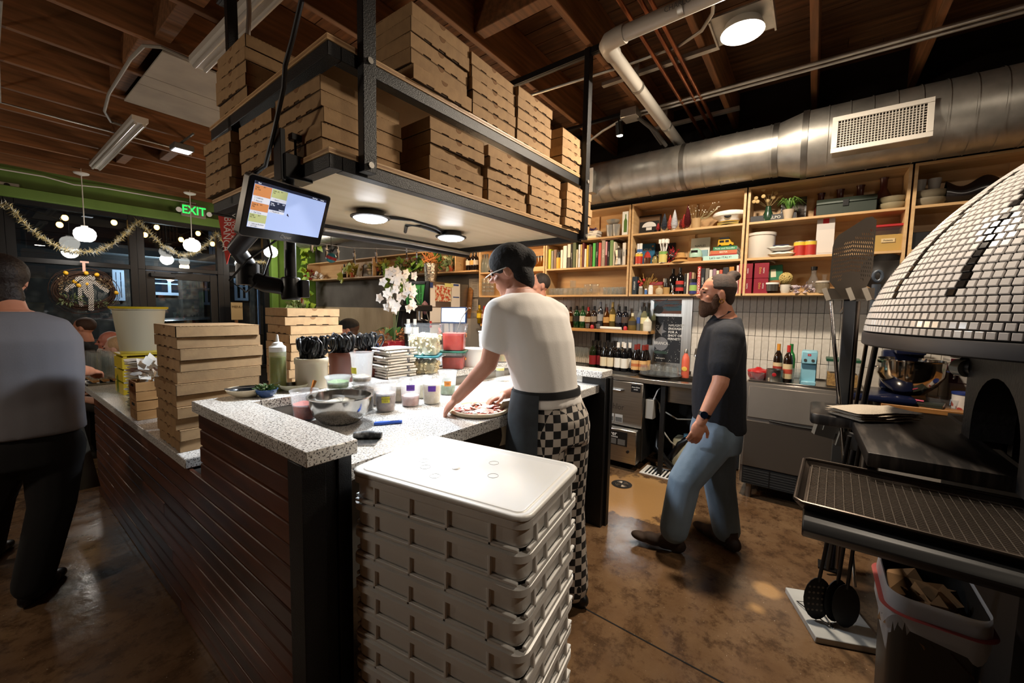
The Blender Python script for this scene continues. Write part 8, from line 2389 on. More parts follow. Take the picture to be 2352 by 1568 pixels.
# ---- seated guests
def guest(label, hp_, d, fa, shirt, hairc, skin=m_skin, hat=None, scale=1.0, bald=False, seat_z=.47, beard=None, long_=False):
 hd = JD(hp_[0], hp_[1], d); F, Lf = az(fa), az(fa+90)
 t = thing('person', label, 'person')
 nk = hd-UP*.16-F*.03; hips = Vector((nk.x-F.x*.12, nk.y-F.y*.12, seat_z+.10))
 b = MB(); head(b, hd, F, UP, scale); limb(b, [nk, hd-UP*.06-F*.01], [.06, .055])
 ls, rs = nk-UP*.07+Lf*.18, nk-UP*.07-Lf*.18
 ch_ = nk.lerp(hips, .4)
 for sh, sg in ((ls, 1), (rs, -1)):
  el_ = sh-UP*.27+F*.08+Lf*sg*.03; wr = el_+F*.22+UP*.03-Lf*sg*.10
  limb(b, [sh, el_, wr], [.048, .04, .027]); hand(b, wr, F-Lf*sg*.3, Vector((0, 0, -1)), .4, -sg)
 garment(t, 'body', b, skin, .008, 3); face_bits(t, hd, F)
 s_ = MB(); loft(s_, [(hips, .17, .13), (nk.lerp(hips, .65), .17, .13), (ch_, .19, .13), (nk-UP*.07, .18, .10), (nk-UP*.01, .075, .075)], Lf, F)
 for sh, sg in ((ls, 1), (rs, -1)):
  limb(s_, [sh-Lf*sg*.04, sh, sh-UP*.18+F*.05+Lf*sg*.02], [.08, .078, .068])
 garment(t, 'shirt', s_, shirt, .012, 5)
 l_ = MB()
 for sg in (1, -1):
  h1 = hips+Lf*sg*.09-UP*.03; k1 = h1+F*.42; leg(l_, h1, k1, Vector((k1.x, k1.y, .10)), (.10, .075, .06)); shoe(l_, Vector((k1.x-F.x*.08, k1.y-F.y*.08, 0)), Vector((k1.x+F.x*.17, k1.y+F.y*.17, 0)), .08)
 garment(t, 'trousers', l_, mat('dark_trousers', '#2a2622', .9), .013, 4)
 h_ = MB()
 ell(h_, hd+UP*(.034 if not bald else .02)-F*(.022 if not bald else .03), F*.10, Lf*.085, UP*(.092 if not bald else .07))
 if long_:
  ell(h_, hd-UP*.10-F*.05, F*.06, Lf*.085, UP*.13)
 garment(t, 'hair', h_, mat('hair_'+hairc[1:], hairc, .7, bump=.4, bscale=90), .009, 4)
 if beard:
  h_ = MB(); ell(h_, hd-UP*.095+F*.05, F*.055, Lf*.058, UP*.045); garment(t, 'beard', h_, mat('beard_'+beard[1:], beard, .9), .007, 3)
 if hat:
  h_ = MB(); ell(h_, hd+UP*.05-F*.01, F*.112, Lf*.095, UP*.078); ell(h_, hd+UP*.045+F*.12, F*.07, Lf*.075, UP*.012); garment(t, 'cap', h_, col_mat(hat, .9), .008, 3)
 ch = thing('stool', 'dark stool under the %s' % label.replace('seated ', '')[:60], 'stool', (hips.x, hips.y, 0))
 MB().lathe([(0, seat_z-.035), (.17, seat_z-.035), (.175, seat_z-.015), (.16, seat_z), (0, seat_z)], 20).build('seat', M_wood, ch)
 for k_ in range(4):
  a = pi/4+k_*pi/2
  MB().cyl((.12*cos(a), .12*sin(a), seat_z-.035), (.17*cos(a), .17*sin(a), 0), .014, 8).build('leg', M_iron, ch)
 ch['label'] = 'dark stool carrying the '+label.replace('seated ', '').split(' at ')[0].split(' in ')[0]
 return t
m_blk = mat('black_cotton', '#0a0a0b', .95)
guest('seated young man in a black T-shirt leaning over the dining table', (192, 752), 4.9, 150, m_blk, '#3a2416')
guest('seated older white-haired man with glasses beside the big bucket', (252, 785), 4.45, 165, mat('dark_knit', '#1c1a1c', .95), '#c9c2b8', mat('skin_ruddy', '#b5705c', .55), bald=True, beard='#c9c2b8')
guest('seated fair-haired woman half hidden by the big bucket', (268, 800), 4.1, 150, mat('dark_knit', '#1c1a1c', .95), '#b5926a', mat('skin_pale2', '#c99a84', .55))
guest('seated guest in a green cap behind the rear pizza boxes', (771, 758), 4.9, 40, mat('rust_knit', '#6a3a24', .95), '#1d1512', hat='#1d3a28', seat_z=.62)
guest('seated woman with wavy brown hair in a black cap behind the scissors', (800, 756), 4.6, 140, mat('brown_knit', '#3a2a20', .95), '#4a2e1c', hat='#1c1917', seat_z=.62, long_=True)
guest('seated bartender with a dark backward cap behind the cook', (1238, 655), 4.0, 150, m_blk, '#2d221a', hat=None, seat_z=1.05)
# dining side, windows and street
ge = thing('pendant_lamp', 'round white pendant globe before the left window', 'lamp', (0, 0, 0), group='globe pendants')
MB().lathe([(0, -.1), (.06, -.094), (.098, -.062), (.114, -.01), (.108, .04), (.08, .078), (.04, .095), (0, .098)], 30).build('globe', glow('globe_white', '#fff6ec', 7), ge)
MB().cyl((0, 0, .09), (0, 0, .115), .035, 14).cyl((0, 0, .11), (0, 0, .80), .006, 6).build('stem', M_white, ge)
MB().cyl((0, 0, .81), (0, 0, 1.02), .004, 5).build('ceiling_rod', M_white, ge)
MB().lathe([(.02, .78), (.075, .80), (.08, .815), (0, .815)], 20).build('canopy', M_white, ge)
def pend(px, py, y, first, lab, p=None, pw=22, c_=(1, .93, .84)):
 p = p or P(px, py, y=y)
 if first:
  ge.location = p
 else:
  dup(ge, p, None, lab)
 lamp('pendant_light', 'POINT', (p.x, p.y-.02, p.z-.14), pw, c_, .1)
PY = 8.06
pend(195, 538, PY, True, '')
pend(441, 563, PY, False, 'round white pendant globe below the EXIT sign')
pend(622, 578, PY, False, 'round white pendant globe behind the screen arm')
for x_, y_, z_, pw, c_, lb in PEND:
 pend(0, 0, 0, False, lb, Vector((x_, y_, z_)), pw, c_)
# EXIT sign
p = P(446, 484, y=8.55)
t = thing('exit_sign', 'lit green EXIT sign with emergency lamp heads on the olive beam', 'sign', (p.x, 8.56, p.z))
MB().bx(-.17, .17, 0, .06, -.105, .105).bx(-.05, .05, .02, .06, .105, .15).build('housing', mat('exit_housing', '#7a6c5c', .5), t, bevel=.012)
txt('EXIT', .19, glow('exit_green', '#2cff5a', 1.6), t, loc=(0, -.003, -.002), rot=FY, sx=.86, bold=.002, ext=.002)
for sx_ in (-.21, .21):
 MB().lathe([(.02, -.03), (.042, .02), (.04, .03), (0, .028)], 14).build('lamp_head', M_white, t, loc=(sx_, .0, -.02), rot=(pi/2, 0, 0))
# surface conduit and outlet on the beam
p = P(16, 432, y=8.7)
t = thing('outlet_box', 'grey twin outlet box on the olive beam at the far left', 'outlet', (p.x, 8.695, p.z))
MB().bx(-.11, .11, -.03, .03, -.075, .075).build('box', M_galv, t, bevel=.008)
for dz in (-.035, .035):
 MB().cyl((0, -.034, dz), (0, -.03, dz), .028, 12).build('socket', M_blackp, t)
a, b = P(30, 440, y=8.71), P(640, 515, y=8.71)
tag(MB().cyl(a, (4.4, 8.71, a.z), .010, 8).build('beam_conduit', m_gr), 'thin pale conduit along the lower edge of the olive beam', 'conduit')
tag(MB().tube([P(0, 388, y=8.69), P(100, 405, y=8.69), P(170, 424, y=8.69), P(230, 430, y=8.69), P(450, 468, y=8.69)], .010, 6).build('beam_cable', m_gr), 'pale cable sagging along the top of the olive beam to the EXIT sign', 'cable')
# tinsel garland
gl = MB(); g2 = MB(); rn = random.Random(1)
G = [(-60, 470), (18, 470), (45, 500), (75, 530), (120, 560), (170, 578), (220, 578), (260, 560), (290, 535), (318, 508), (345, 535), (375, 565), (415, 587), (450, 580), (475, 560), (497, 535), (520, 570), (545, 592), (580, 600), (610, 602)]
gp = [P(x_, y_, y=8.62) for x_, y_ in G]
for a, b in zip(gp, gp[1:]):
 n = int((b-a).length/.0045)
 for i in range(n):
  c = a.lerp(b, i/n)
  for q in range(2):
   d = Vector((rn.gauss(0, 1), rn.gauss(0, 1), rn.gauss(0, 1))).normalized()*rn.uniform(.05, .085)
   s_ = d.orthogonal().normalized()*.005
   (gl if rn.random() < .65 else g2)._add([c-s_, c+s_, c+d], [(0, 1, 2)])
t = thing('tinsel_garland', 'gold and silver tinsel garland swagged across the windows', 'garland')
stuff(gl.build('gold_tinsel', mat('tinsel_gold', '#dcc88c', .35, .35), t, fix=False, smooth=0)); stuff(g2.build('silver_tinsel', mat('tinsel_silver', '#e8e8dc', .3, .35), t, fix=False, smooth=0))
# wreath
c = P(196, 668, y=8.60)
wr_ = thing('wreath', 'oval twig wreath with lemons and a checked ribbon hanging in the window', 'wreath', c)
rx_, rz_ = .58, .36; wr_.scale = (.52, .55, .68)
mb = MB()
for i in range(42):
 o1, o2, ph = rn.gauss(0, .045), rn.gauss(0, .035), rn.uniform(0, 6)
 mb.tube([((rx_+o1+.02*sin(3*a+ph))*cos(a), o2+.03*sin(2*a+ph), (rz_+o1+.02*cos(4*a+ph))*sin(a)) for a in [k*pi/13 for k in range(26)]], .0062, 4, close=True)
stuff(mb.build('twig_ring', mat('twig', '#4a3020', .9, col2='#2d1c12', nscale=20), wr_, fix=False))
for k_, (dx, dz) in enumerate(((-.36, .36), (.03, .38), (.24, .36), (-.20, .19), (-.13, .11), (.03, .15), (.62, -.02))):
 MB().ball((0, 0, 0), .043, 12, 8, sc=(1.25, .9, 1)).build('lemon', mat('lemon_skin', '#d8a51e', .5), wr_, loc=(dx, -.07, dz), rot=(0, rn.uniform(-.5, .5), 0))
m_chk = mat('ribbon_gingham', '#1a1718', .8)
def gingham(m):
 N, L = m.node_tree.nodes, m.node_tree.links
 tc = N.new('ShaderNodeTexCoord'); ck = N.new('ShaderNodeTexChecker'); ck.inputs['Scale'].default_value = 44
 ck.inputs[1].default_value = S('#1c191a'); ck.inputs[2].default_value = S('#cfc6bb')
 L.new(tc.outputs['Object'], ck.inputs[0]); L.new(ck.outputs[0], N['Principled BSDF'].inputs['Base Color'])
gingham(m_chk)
mb = MB()
def strip_(pts, w):
 for (a, b) in zip(pts, pts[1:]):
  a, b = Vector(a), Vector(b)
  d = (b-a).normalized(); s_ = Vector((-d.z, 0, d.x))*w
  mb.face([a-s_, a+s_, b+s_, b-s_])
strip_([(0, -.09, .28), (-.03, -.10, .15), (-.02, -.09, 0), (.06, -.085, -.12)], .045)
strip_([(.04, -.09, .28), (.09, -.10, .12), (.10, -.09, -.1), (.08, -.095, -.42)], .055)
strip_([(-.06, -.085, .25), (-.11, -.08, .05), (-.12, -.085, -.20), (-.10, -.08, -.34)], .04)
strip_([(.05, -.09, .26), (.2, -.10, .18), (.32, -.09, .08), (.46, -.085, 0)], .04)
strip_([(0, -.10, .26), (-.14, -.12, .27), (-.18, -.12, .2)], .04); strip_([(0, -.10, .26), (.14, -.12, .31), (.17, -.12, .24)], .04)
strip_([(-.2, -.085, .12), (-.34, -.09, .06), (-.38, -.09, -.02)], .04)
mb.build('checked_ribbon', m_chk, wr_, fix=False, smooth=0)
mb = leaf_blob(MB(), (-.32, -.06, -.20), 90, .2, .10, 3, sc=(1.2, .25, .5)); leaf_blob(mb, (.25, -.05, -.26), 70, .22, .07, 4, sc=(1.3, .25, .4)); leaf_blob(mb, (0, -.07, .28), 30, .12, .07, 6, sc=(1.4, .3, .6))
stuff(mb.build('leaves', mat('wreath_leaf', '#4f5a38', .7, col2='#7d8a5c', nscale=9), wr_, fix=False, smooth=0))
mb = leaf_blob(MB(), (-.38, -.06, .12), 130, .2, .05, 8, sc=(.6, .25, 1)); leaf_blob(mb, (.36, -.06, .18), 130, .22, .05, 9, sc=(.9, .25, .6))
stuff(mb.build('dried_grass', mat('dried_tan', '#8f7650', .9, col2='#b8a078', nscale=12), wr_, fix=False, smooth=0))
MB().bx(-.03, .03, -.02, -.01, .36, .62).bx(-.07, .10, -.03, -.015, .60, .635).build('hanger_ribbon', col_mat('#c9a090', .7), wr_)
# street: string bulbs, facade, car
bl0 = thing('string_bulb', 'warm string bulb outside the window', 'light bulb', (0, 0, 0), group='string bulbs outside')
MB().ball((0, 0, 0), .045, 12, 8, sc=(1, 1, 1.15)).build('bulb', glow('bulb_warm', '#ffb45a', 14), bl0)
MB().cyl((0, 0, .045), (0, 0, .10), .022, 8).build('socket', M_blackp, bl0)
bz = [(137, 516), (149, 500), (262, 511), (333, 539), (360, 522), (416, 550), (455, 536), (488, 560), (528, 545), (558, 555)]
bw_ = []
for i, (px, py) in enumerate(bz):
 p = P(px, py, y=10.6)
 bw_.append(p+Vector((0, 0, .10)))
 l_ = 'warm string bulb outside the window, %s from the left' % (('first', 'second', 'third', 'fourth', 'fifth', 'sixth', 'seventh', 'eighth', 'ninth', 'tenth')[i])
 if i == 0:
  bl0.location = p; bl0['label'] = l_
 else:
  dup(bl0, p, None, l_)
a = P(-40, 490, y=10.7); b = P(640, 545, y=10.7)
bw_.sort(key=lambda q: q.x)
tag(MB().tube([Vector((bw_[0].x-.8, 10.6, 3.2))]+bw_+[Vector((bw_[-1].x+.8, 10.6, 3.2))], .008, 5).build('bulb_wire', M_blackp), 'black wire carrying the string bulbs outside', 'wire')
for a, b in (((20, 455), (560, 500)),):
 p0, p1 = P(*a, y=10.0), P(*b, y=10.0)
 tag(MB().bx(p0.x-1, p1.x+1.2, 8.95, 11.2, 3.26, 3.32).build('awning', mat('awning_grey', '#5c6066', .6)), 'grey canopy roof above the pavement outside the windows', 'awning')
FY0 = 17.0
hs = thing('house', 'dark stone house with pale blue window frames across the street', 'house', (0, FY0, 0))
m_st = mat('fieldstone', '#4a443c', .9, col2='#262320', nscale=5, vor=True, bump=.8, lo=.1, hi=.6)
MB().bx(-4, 12, 0, .4, -.3, 2.35).build('stone_wall', m_st, hs)
MB().bx(-4, 12, .3, .6, 2.35, 7).build('upper_wall', mat('dark_siding', '#1d1d1f', .8), hs)
for k_ in range(14):
 MB().bx(-4, 12, .27, .3, 2.6+.3*k_, 2.87+.3*k_).build('siding_board', mat('dark_siding', '#1d1d1f', .8), hs)
MB().bx(1.6, 7.5, -1.6, .3, 3.0, 3.12).bx(1.6, 7.5, -1.62, -1.58, 2.9, 3.14).build('porch_roof', mat('porch_pale', '#7f8a94', .7), hs)
m_wf = mat('window_blue', '#a9bdd8', .5)
for px0, px1, py0, py1, y_ in ((346, 428, 638, 678, 0), (458, 486, 643, 700, 0), (538, 568, 640, 690, 0), (258, 285, 620, 690, 0), (480, 500, 520, 600, 0)):
 a, b = P(px0, (py0+py1)/2, y=FY0), P(px1, (py0+py1)/2, y=FY0)
 z1, z0 = P((px0+px1)/2, py0, y=FY0).z, P((px0+px1)/2, py1, y=FY0).z
 f = MB(); w_ = .07
 f.bx(a.x, a.x+w_, -.08, .02, z0, z1).bx(b.x-w_, b.x, -.08, .02, z0, z1).bx(a.x+w_, b.x-w_, -.08, .02, z1-w_, z1).bx(a.x+w_, b.x-w_, -.08, .02, z0, z0+w_*1.3)
 xm = (a.x+b.x)/2
 f.bx(xm-.04, xm+.04, -.07, .02, z0+w_, z1-w_).bx(a.x+w_, b.x-w_, -.06, .02, (z0*.35+z1*.65)-.02, (z0*.35+z1*.65)+.02)
 f = f.build('window', m_wf, hs, label='pale blue window frame')
 MB().bx(a.x+w_, b.x-w_, -.03, -.02, z0+w_, z1-w_).build('pane', mat('night_pane', '#1b222c', .08), f)
for px in (318, 508, 592):
 a = P(px, 640, y=FY0-1.4)
 MB().bx(a.x-.03, a.x+.03, -1.45, -1.39, -.3, 3.0).build('downpipe', mat('pipe_blue', '#7f96b8', .5), hs)
for px in (440, 600):
 a = P(px, 640, y=FY0-.4)
 MB().bx(a.x-.28, a.x+.28, -.5, 0, -.3, 2.6).build('stone_column', m_st, hs)
a, b = P(328, 575, y=FY0-.3), P(408, 575, y=FY0-.3)
rl = MB()
for k_ in range(11):
 xx_ = a.x+(b.x-a.x)*k_/10
 rl.bx(xx_-.02, xx_+.02, -.32, -.28, 3.5, 4.35)
rl.bx(a.x, b.x, -.33, -.27, 4.33, 4.4).bx(a.x, b.x, -.33, -.27, 3.5, 3.56)
stuff(rl.build('deck_railing', mat('rail_brown', '#4a3a2c', .7), hs))
pl_ = P(374, 600, y=FY0-.9)
MB().ball((pl_.x, -.9, 2.92), .06, 10, 6).build('porch_light', glow('porch_led', '#e8f2ff', 30), hs)
lamp('porch_lamp_light', 'POINT', (pl_.x, FY0-.9, 2.75), 150, (.85, .93, 1), .1)
lamp('street_lamp_light', 'POINT', (-1.5, 13.5, 4.5), 120, (.8, .9, 1), .2)
struct(MB().bx(-8, 14, 8.95, 24, -.32, -.12).build('ground', mat('night_asphalt', '#1c1d1e', .8)))
mb = leaf_blob(MB(), (0, 0, .3), 900, .55, .14, 2, sc=(3.2, .8, .55))
tag(stuff(mb.build('hedge', mat('night_hedge', '#2f3a22', .8, col2='#54643a', nscale=5), None, (1.3, 12.2, .05), fix=False, smooth=0)), 'low dark hedge outside below the wreath window', 'hedge')
cr = thing('parked_car', 'dark parked car beyond the glass door', 'car', (3.3, 12.6, -.12))
body = [(-2.1, .25), (-2.15, .6), (-1.9, .78), (-1.2, .86), (-.7, 1.28), (.6, 1.34), (1.3, .92), (2.0, .80), (2.15, .55), (2.1, .25)]
MB().prism(body, -.85, .85, axis='y').build('body', mat('car_paint', '#17191d', .15, .3), cr, bevel=.05, seg=2)
MB().prism([(-1.05, .88), (-.66, 1.22), (.55, 1.27), (1.1, .92)], -.86, .86, axis='y').build('side_window', mat('car_glass', '#0a0d12', .05), cr)
for xx_ in (-1.35, 1.35):
 for yy in (-.87, .67):
  w_ = MB().tube([(xx_, yy, .32), (xx_, yy+.2, .32)], .32, 20).build('wheel', M_blackp, cr)
  MB().tube([(xx_, yy-.005, .32), (xx_, yy, .32)], .19, 14).build('rim', M_alu, w_)
# fridge corner
XF_ = 3.72
yf0, yf1 = P(985, 660, x=XF_).y, P(926, 660, x=XF_).y
zf = P(985, 645, x=XF_).z
fg = thing('tall_fridge', 'tall fridge with black front and paper-covered steel side', 'fridge', (XF_, yf0, 0))
MB().bx(.02, .78, 0, yf1-yf0, 0, zf).build('cabinet', M_steel, fg, bevel=.004)
MB().bx(0, .02, 0, yf1-yf0, .1, zf).build('black_door', mat('fridge_black', '#0c0d0e', .2), fg, label='glossy black door')
def pinned(px0, py0, px1, py1, c, nm, label=None, dy=.002, bits=None):
 a, b = P(px0, py0, y=yf0), P(px1, py1, y=yf0)
 o = MB().bx(a.x-XF_, b.x-XF_, -dy-.0012, -dy, b.z, a.z).build(nm, c, fg, label=label)
 return o
collage = mat('photo_collage', '#b5482a', .6, col2='#d8d0b0', nscale=26, detail=1, lo=.42, hi=.58)
for i, a in enumerate(((988, 655, 1000, 704), (1002, 653, 1037, 692), (1036, 650, 1056, 705), (988, 706, 1014, 740), (988, 746, 1014, 770), (1020, 742, 1045, 768), (1040, 742, 1056, 764))):
 pinned(*a, M_paper, 'pinned_sheet', dy=.001)
pinned(999, 655, 1036, 693, collage, 'photo_collage', 'colourful collage of small photos', dy=.004)
pinned(1021, 650, 1040, 660, col_mat('#d8d88a', .7), 'yellow_note', dy=.005)
for a in ((1041, 652, 1053, 657), (1040, 681, 1054, 684), (987, 648, 994, 661)):
 pinned(*a, col_mat('#2f4a8a', .6), 'blue_sticker', dy=.005)
for a in ((986, 705, 990, 711), (986, 737, 991, 743), (986, 747, 991, 752), (1010, 745, 1015, 751)):
 pinned(*a, col_mat('#c2342a', .6), 'red_tape', dy=.005)
for px0, px1, lines in ((928, 950, 'LAST NAME FERNET'), (952, 976, 'HOW TO FERNET\nMISTLETOE?')):
 a, b, tip = P(px0, 652, x=XF_-.005), P(px1, 652, x=XF_-.005), P((px0+px1)/2+1, 742, x=XF_-.005)
 t = thing('green_pennant', 'green felt pennant with black lettering on the fridge, %s one' % ('left' if px0 < 940 else 'right'), 'pennant', (XF_-.004, 0, 0))
 MB().prism([(a.y, a.z), (b.y, b.z), (tip.y, tip.z)], -.002, 0, axis='x').build('felt', col_mat('#2f8a4a', .9), t)
 MB().bx(-.008, 0, b.y-.01, a.y+.01, a.z-.005, a.z+.02).build('rod', M_blackp, t)
 txt(lines.replace('LAST NAME FERNET', 'KISS ME FERNET'), .05, M_blackp, t, loc=(-.0035, (a.y+b.y)/2, a.z-.18), rot=(pi/2, pi/2, -pi/2), sx=.8)
p = P(976, 706, x=XF_-.05)
jar([(0, -.10), (.03, -.07), (.055, 0), (.04, .05), (.01, .085), (0, .09)], mat('mauve_net', '#7d5a64', .6, col2='#5a3d48', nscale=30), 'mauve netted ornament hanging beside the right green pennant', p, 'ornament', name='hanging_ornament', pn='net')
q4 = [Vector((2.274, 2.403, 1.558)), Vector((2.318, 2.182, 1.562)), Vector((2.312, 2.175, 1.446)), Vector((2.268, 2.396, 1.443))]
k_ = 1.12
q4 = [CAM+(v-CAM)*k_ for v in q4]
ex_, ey_ = (q4[1]-q4[0]), (q4[0]-q4[3]); w_, h_ = ex_.length, ey_.length
ex_.normalize(); ey_ = (ey_-ex_*ey_.dot(ex_)).normalized(); ez_ = ex_.cross(ey_); cc = sum(q4, Vector())/4
t = thing('bar_terminal', 'small bright white touchscreen terminal before the fridge', 'screen')
t.matrix_world = Matrix(((ex_.x, ey_.x, ez_.x, cc.x), (ex_.y, ey_.y, ez_.y, cc.y), (ex_.z, ey_.z, ez_.z, cc.z), (0, 0, 0, 1)))
MB().prism(rrect(w_+.012, h_+.016, .008), -.02, 0).build('casing', mat('terminal_blue', '#26344c', .3), t)
MB().bx(-w_/2+.004, w_/2-.004, -h_/2+.006, h_/2-.002, 0, .0008).build('display', glow('display_white', '#f2f6ff', 2.2), t)
MB().cyl((-.05, -h_/2-.2, -.03), (-.05, -h_/2, -.012), .006, 6).cyl((.05, -h_/2-.2, -.03), (.05, -h_/2, -.012), .006, 6).bx(-.08, .08, -h_/2-.31, -h_/2-.2, -.1, .05).build('stand', M_alu, t)
# rear service shelf carrying the orchid, terminal and espresso gear
sh = thing('rear_counter', 'low grey counter behind the island carrying the orchid and terminal', 'counter', (1.98, 2.15, 0))
MB().bx(0, 1.27, .2, 2.6, 1.10, 1.14).build('top', m_terr, sh, bevel=.003)
MB().bx(.05, 1.2, .25, 2.55, 0, 1.10).build('body', mat('panel_grey', '#8a857d', .6), sh)
# orchid planter
oc_ = P(895, 790, z=1.20)
oy = 3.35; ox_ = P(905, 780, y=oy).x
t = thing('orchid_planter', 'white orchid with strappy leaves in a red planter', 'plant', (ox_, oy, 1.141))
MB().bx(-.14, .14, -.10, .10, 0, .09).build('planter', col_mat('#8a1f24', .35), t, bevel=.006)
zz = lambda py: P(905, py, y=oy).z-1.141
mb = MB()
for tx_, tz_ in ((-.09, .66), (.02, .70), (.12, .58)):
 mb.tube([(0, 0, .05), (tx_*.2, -.02, .30), (tx_*.5, -.04, .55), (tx_, -.10, tz_), (tx_*1.7, -.14, tz_-.12)], .004, 5)
mb.build('stems', col_mat('#5a6a3a', .6), t)
fm = MB(); rn = random.Random(17)
for i in range(44):
 c = Vector((rn.uniform(-.24, .21), rn.uniform(-.16, -.02), rn.uniform(.33, .78)))
 if (c.x/.24)**2+((c.z-.56)/.24)**2 > 1:
  continue
 for k_ in range(5):
  a = k_*2*pi/5+rn.uniform(-.2, .2)
  e = Vector((cos(a), rn.uniform(-.3, .1), sin(a))); s_ = Vector((-sin(a), 0, cos(a)))
  L_ = .052
  fm._add([c, c+e*L_*.5+s_*L_*.42, c+e*L_, c+e*L_*.5-s_*L_*.42], [(0, 1, 2, 3)])
 fm.ball(c+Vector((0, -.008, -.004)), .007, 6, 4)
stuff(fm.build('blossoms', mat('orchid_white', '#e6e0d8', .6), t, fix=False, smooth=0))
mb = MB()
for i in range(9):
 a = rn.uniform(0, 2*pi); L_ = rn.uniform(.16, .26); d = Vector((cos(a), sin(a)*.7, 0)); s_ = Vector((-sin(a), cos(a), 0))*.035
 b0 = Vector((0, 0, .08)); m1 = b0+d*L_*.5+Vector((0, 0, .14)); e = b0+d*L_+Vector((0, 0, .08))
 mb._add([b0, m1-s_, e, m1+s_, m1+Vector((0, 0, -.01))], [(0, 1, 4), (1, 2, 4), (2, 3, 4), (3, 0, 4)])
mb.build('leaves', mat('orchid_leaf', '#2f5426', .4, col2='#4a7434', nscale=8), t, fix=False)
mb = leaf_blob(MB(), (-.05, -.03, .12), 160, .16, .05, 31, sc=(1.2, .7, .6))
stuff(mb.build('dried_filler', mat('dried_amber', '#8f6a30', .9, col2='#b0603a', nscale=14), t, fix=False, smooth=0))
for k_, dx in enumerate((-.03, .05)):
 bottle('wine', '#14140f', '#d8d4c8', '#d8d4c8', 'dark wine bottle with pale neck foil by the orchid planter, %s' % ('left', 'right')[k_], (ox_+.03+dx, oy-.22, 1.141), 'wine by the orchid', lz=(.55, .75))
p_ = P(866, 780, y=3.0)
t = thing('blue_pot', 'small dark blue lidded pot on a red tray behind the towels', 'pot', (p_.x, 3.0, 1.16))
MB().lathe([(0, 0), (.05, 0), (.055, .04), (.04, .06), (.012, .065), (.014, .085), (0, .087)], 18).build('pot', col_mat('#1c2a5a', .3), t)
tag(MB().bx(-.09, .09, -.08, .08, 0, .018).build('red_tray', col_mat('#a81a1c', .4), None, (p_.x+.02, 3.0, 1.1405), bevel=.003), 'red plastic tray under the blue pot behind the towels', 'tray')
# espresso machine
p_ = P(955, 765, y=3.55)
t = thing('espresso_maker', 'black lever espresso maker in front of the fridge door', 'coffee machine', (p_.x, 3.55, 1.141))
MB().bx(-.17, .17, -.05, .16, 0, .05).bx(-.15, .15, .05, .16, .05, .40).bx(-.18, .18, -.08, .16, .38, .45).build('body', M_blackp, t, bevel=.01)
MB().cyl((0, -.05, .38), (0, -.05, .28), .04, 16).tube([(0, -.06, .30), (0, -.2, .27)], .012, 8).tube([(.1, -.06, .38), (.11, -.1, .25)], .006, 6).build('group_head', M_chrome, t)
# menu boards on the plaster wall, bread board
for k_, (a, b) in enumerate((((1075, 640), (1097, 682)), ((1074, 687), (1096, 712)), ((1074, 718), (1096, 775)))):
 p0, p1 = P(*a, x=4.50), P(*b, x=4.50)
 t = thing('menu_sheet', 'grey menu sheet pinned on the plaster wall left of the cook, %s one' % ('top', 'middle', 'lowest')[k_], 'paper', (4.525, p1.y, p1.z))
 MB().bx(-.004, 0, 0, p0.y-p1.y, 0, p0.z-p1.z).build('sheet', col_mat('#a39d94', .8), t)
 lm = MB()
 for q in range(9):
  lm.bx(-.0048, -.004, .03, (p0.y-p1.y)*rn.uniform(.4, .85), (p0.z-p1.z)*(.1+.09*q), (p0.z-p1.z)*(.1+.09*q)+.006)
 stuff(lm.build('print_lines', col_mat('#5c5852', .8), t))
for k_, px in enumerate((1064, 1071)):
 p_ = P(px, 690, x=4.42)
 tag(MB().prism([(-.05, 0), (.05, 0), (.055, .42), (.0, .47), (-.055, .42)], 0, .025, axis='x').build('bread_board', M_wood, None, (4.44, p_.y, 1.42), (0, .12, 0), bevel=.004), 'tall wooden bread board leaning left of the menu sheets, %s' % ('left', 'right')[k_], 'board')
tag(MB().bx(0, .3, 0, .55, 0, 1.418).build('prep_cabinet', mat('panel_grey', '#8a857d', .6), None, (4.22, P(1068, 690, x=4.42).y-.3, .0)), 'grey cabinet under the bread boards beside the fridge', 'cabinet')
# poster on the green return, little sign
a, b = P(672, 662, y=8.70), P(706, 705, y=8.70)
t = thing('spritz_poster', 'orange framed APEROL poster on the green wall', 'poster', (a.x, 8.70, b.z))
MB().bx(0, b.x-a.x, 0, .02, 0, a.z-b.z).build('frame', col_mat('#b5482a', .5), t)
MB().bx(.03, b.x-a.x-.03, -.002, 0, .03, a.z-b.z-.03).build('print', col_mat('#d8bfa0', .6), t)
txt('APEROL', .095, col_mat('#5a2a1c', .6), t, loc=((b.x-a.x)/2, -.004, (a.z-b.z)*.80), rot=FY)
txt('SPRITZ', .05, col_mat('#8a3a22', .6), t, loc=((b.x-a.x)/2, -.004, (a.z-b.z)*.62), rot=FY)
MB().prism([((b.x-a.x)/2+q_*.07, z_) for q_, z_ in ((-.4, .06), (.4, .06), (.9, .2), (.8, .26), (-.8, .26), (-.9, .2))], -.005, -.002, axis='y').build('printed_glass', col_mat('#a33a22', .6), t)
a, b = P(531, 694, y=8.3), P(558, 734, y=8.3)
t = thing('menu_card', 'pale wooden menu card on a post beside the rear pizza boxes', 'sign', (a.x, 8.3, 0))
MB().bx(0, b.x-a.x, 0, .02, b.z, a.z).build('card', col_mat('#b59a6a', .7), t)
MB().bx((b.x-a.x)*.4, (b.x-a.x)*.6, .02, .07, 0, b.z+.1).build('post', M_wood, t)
txt('MENU', .06, col_mat('#5a4a2c', .7), t, loc=((b.x-a.x)/2, -.002, a.z-.08), rot=FY)
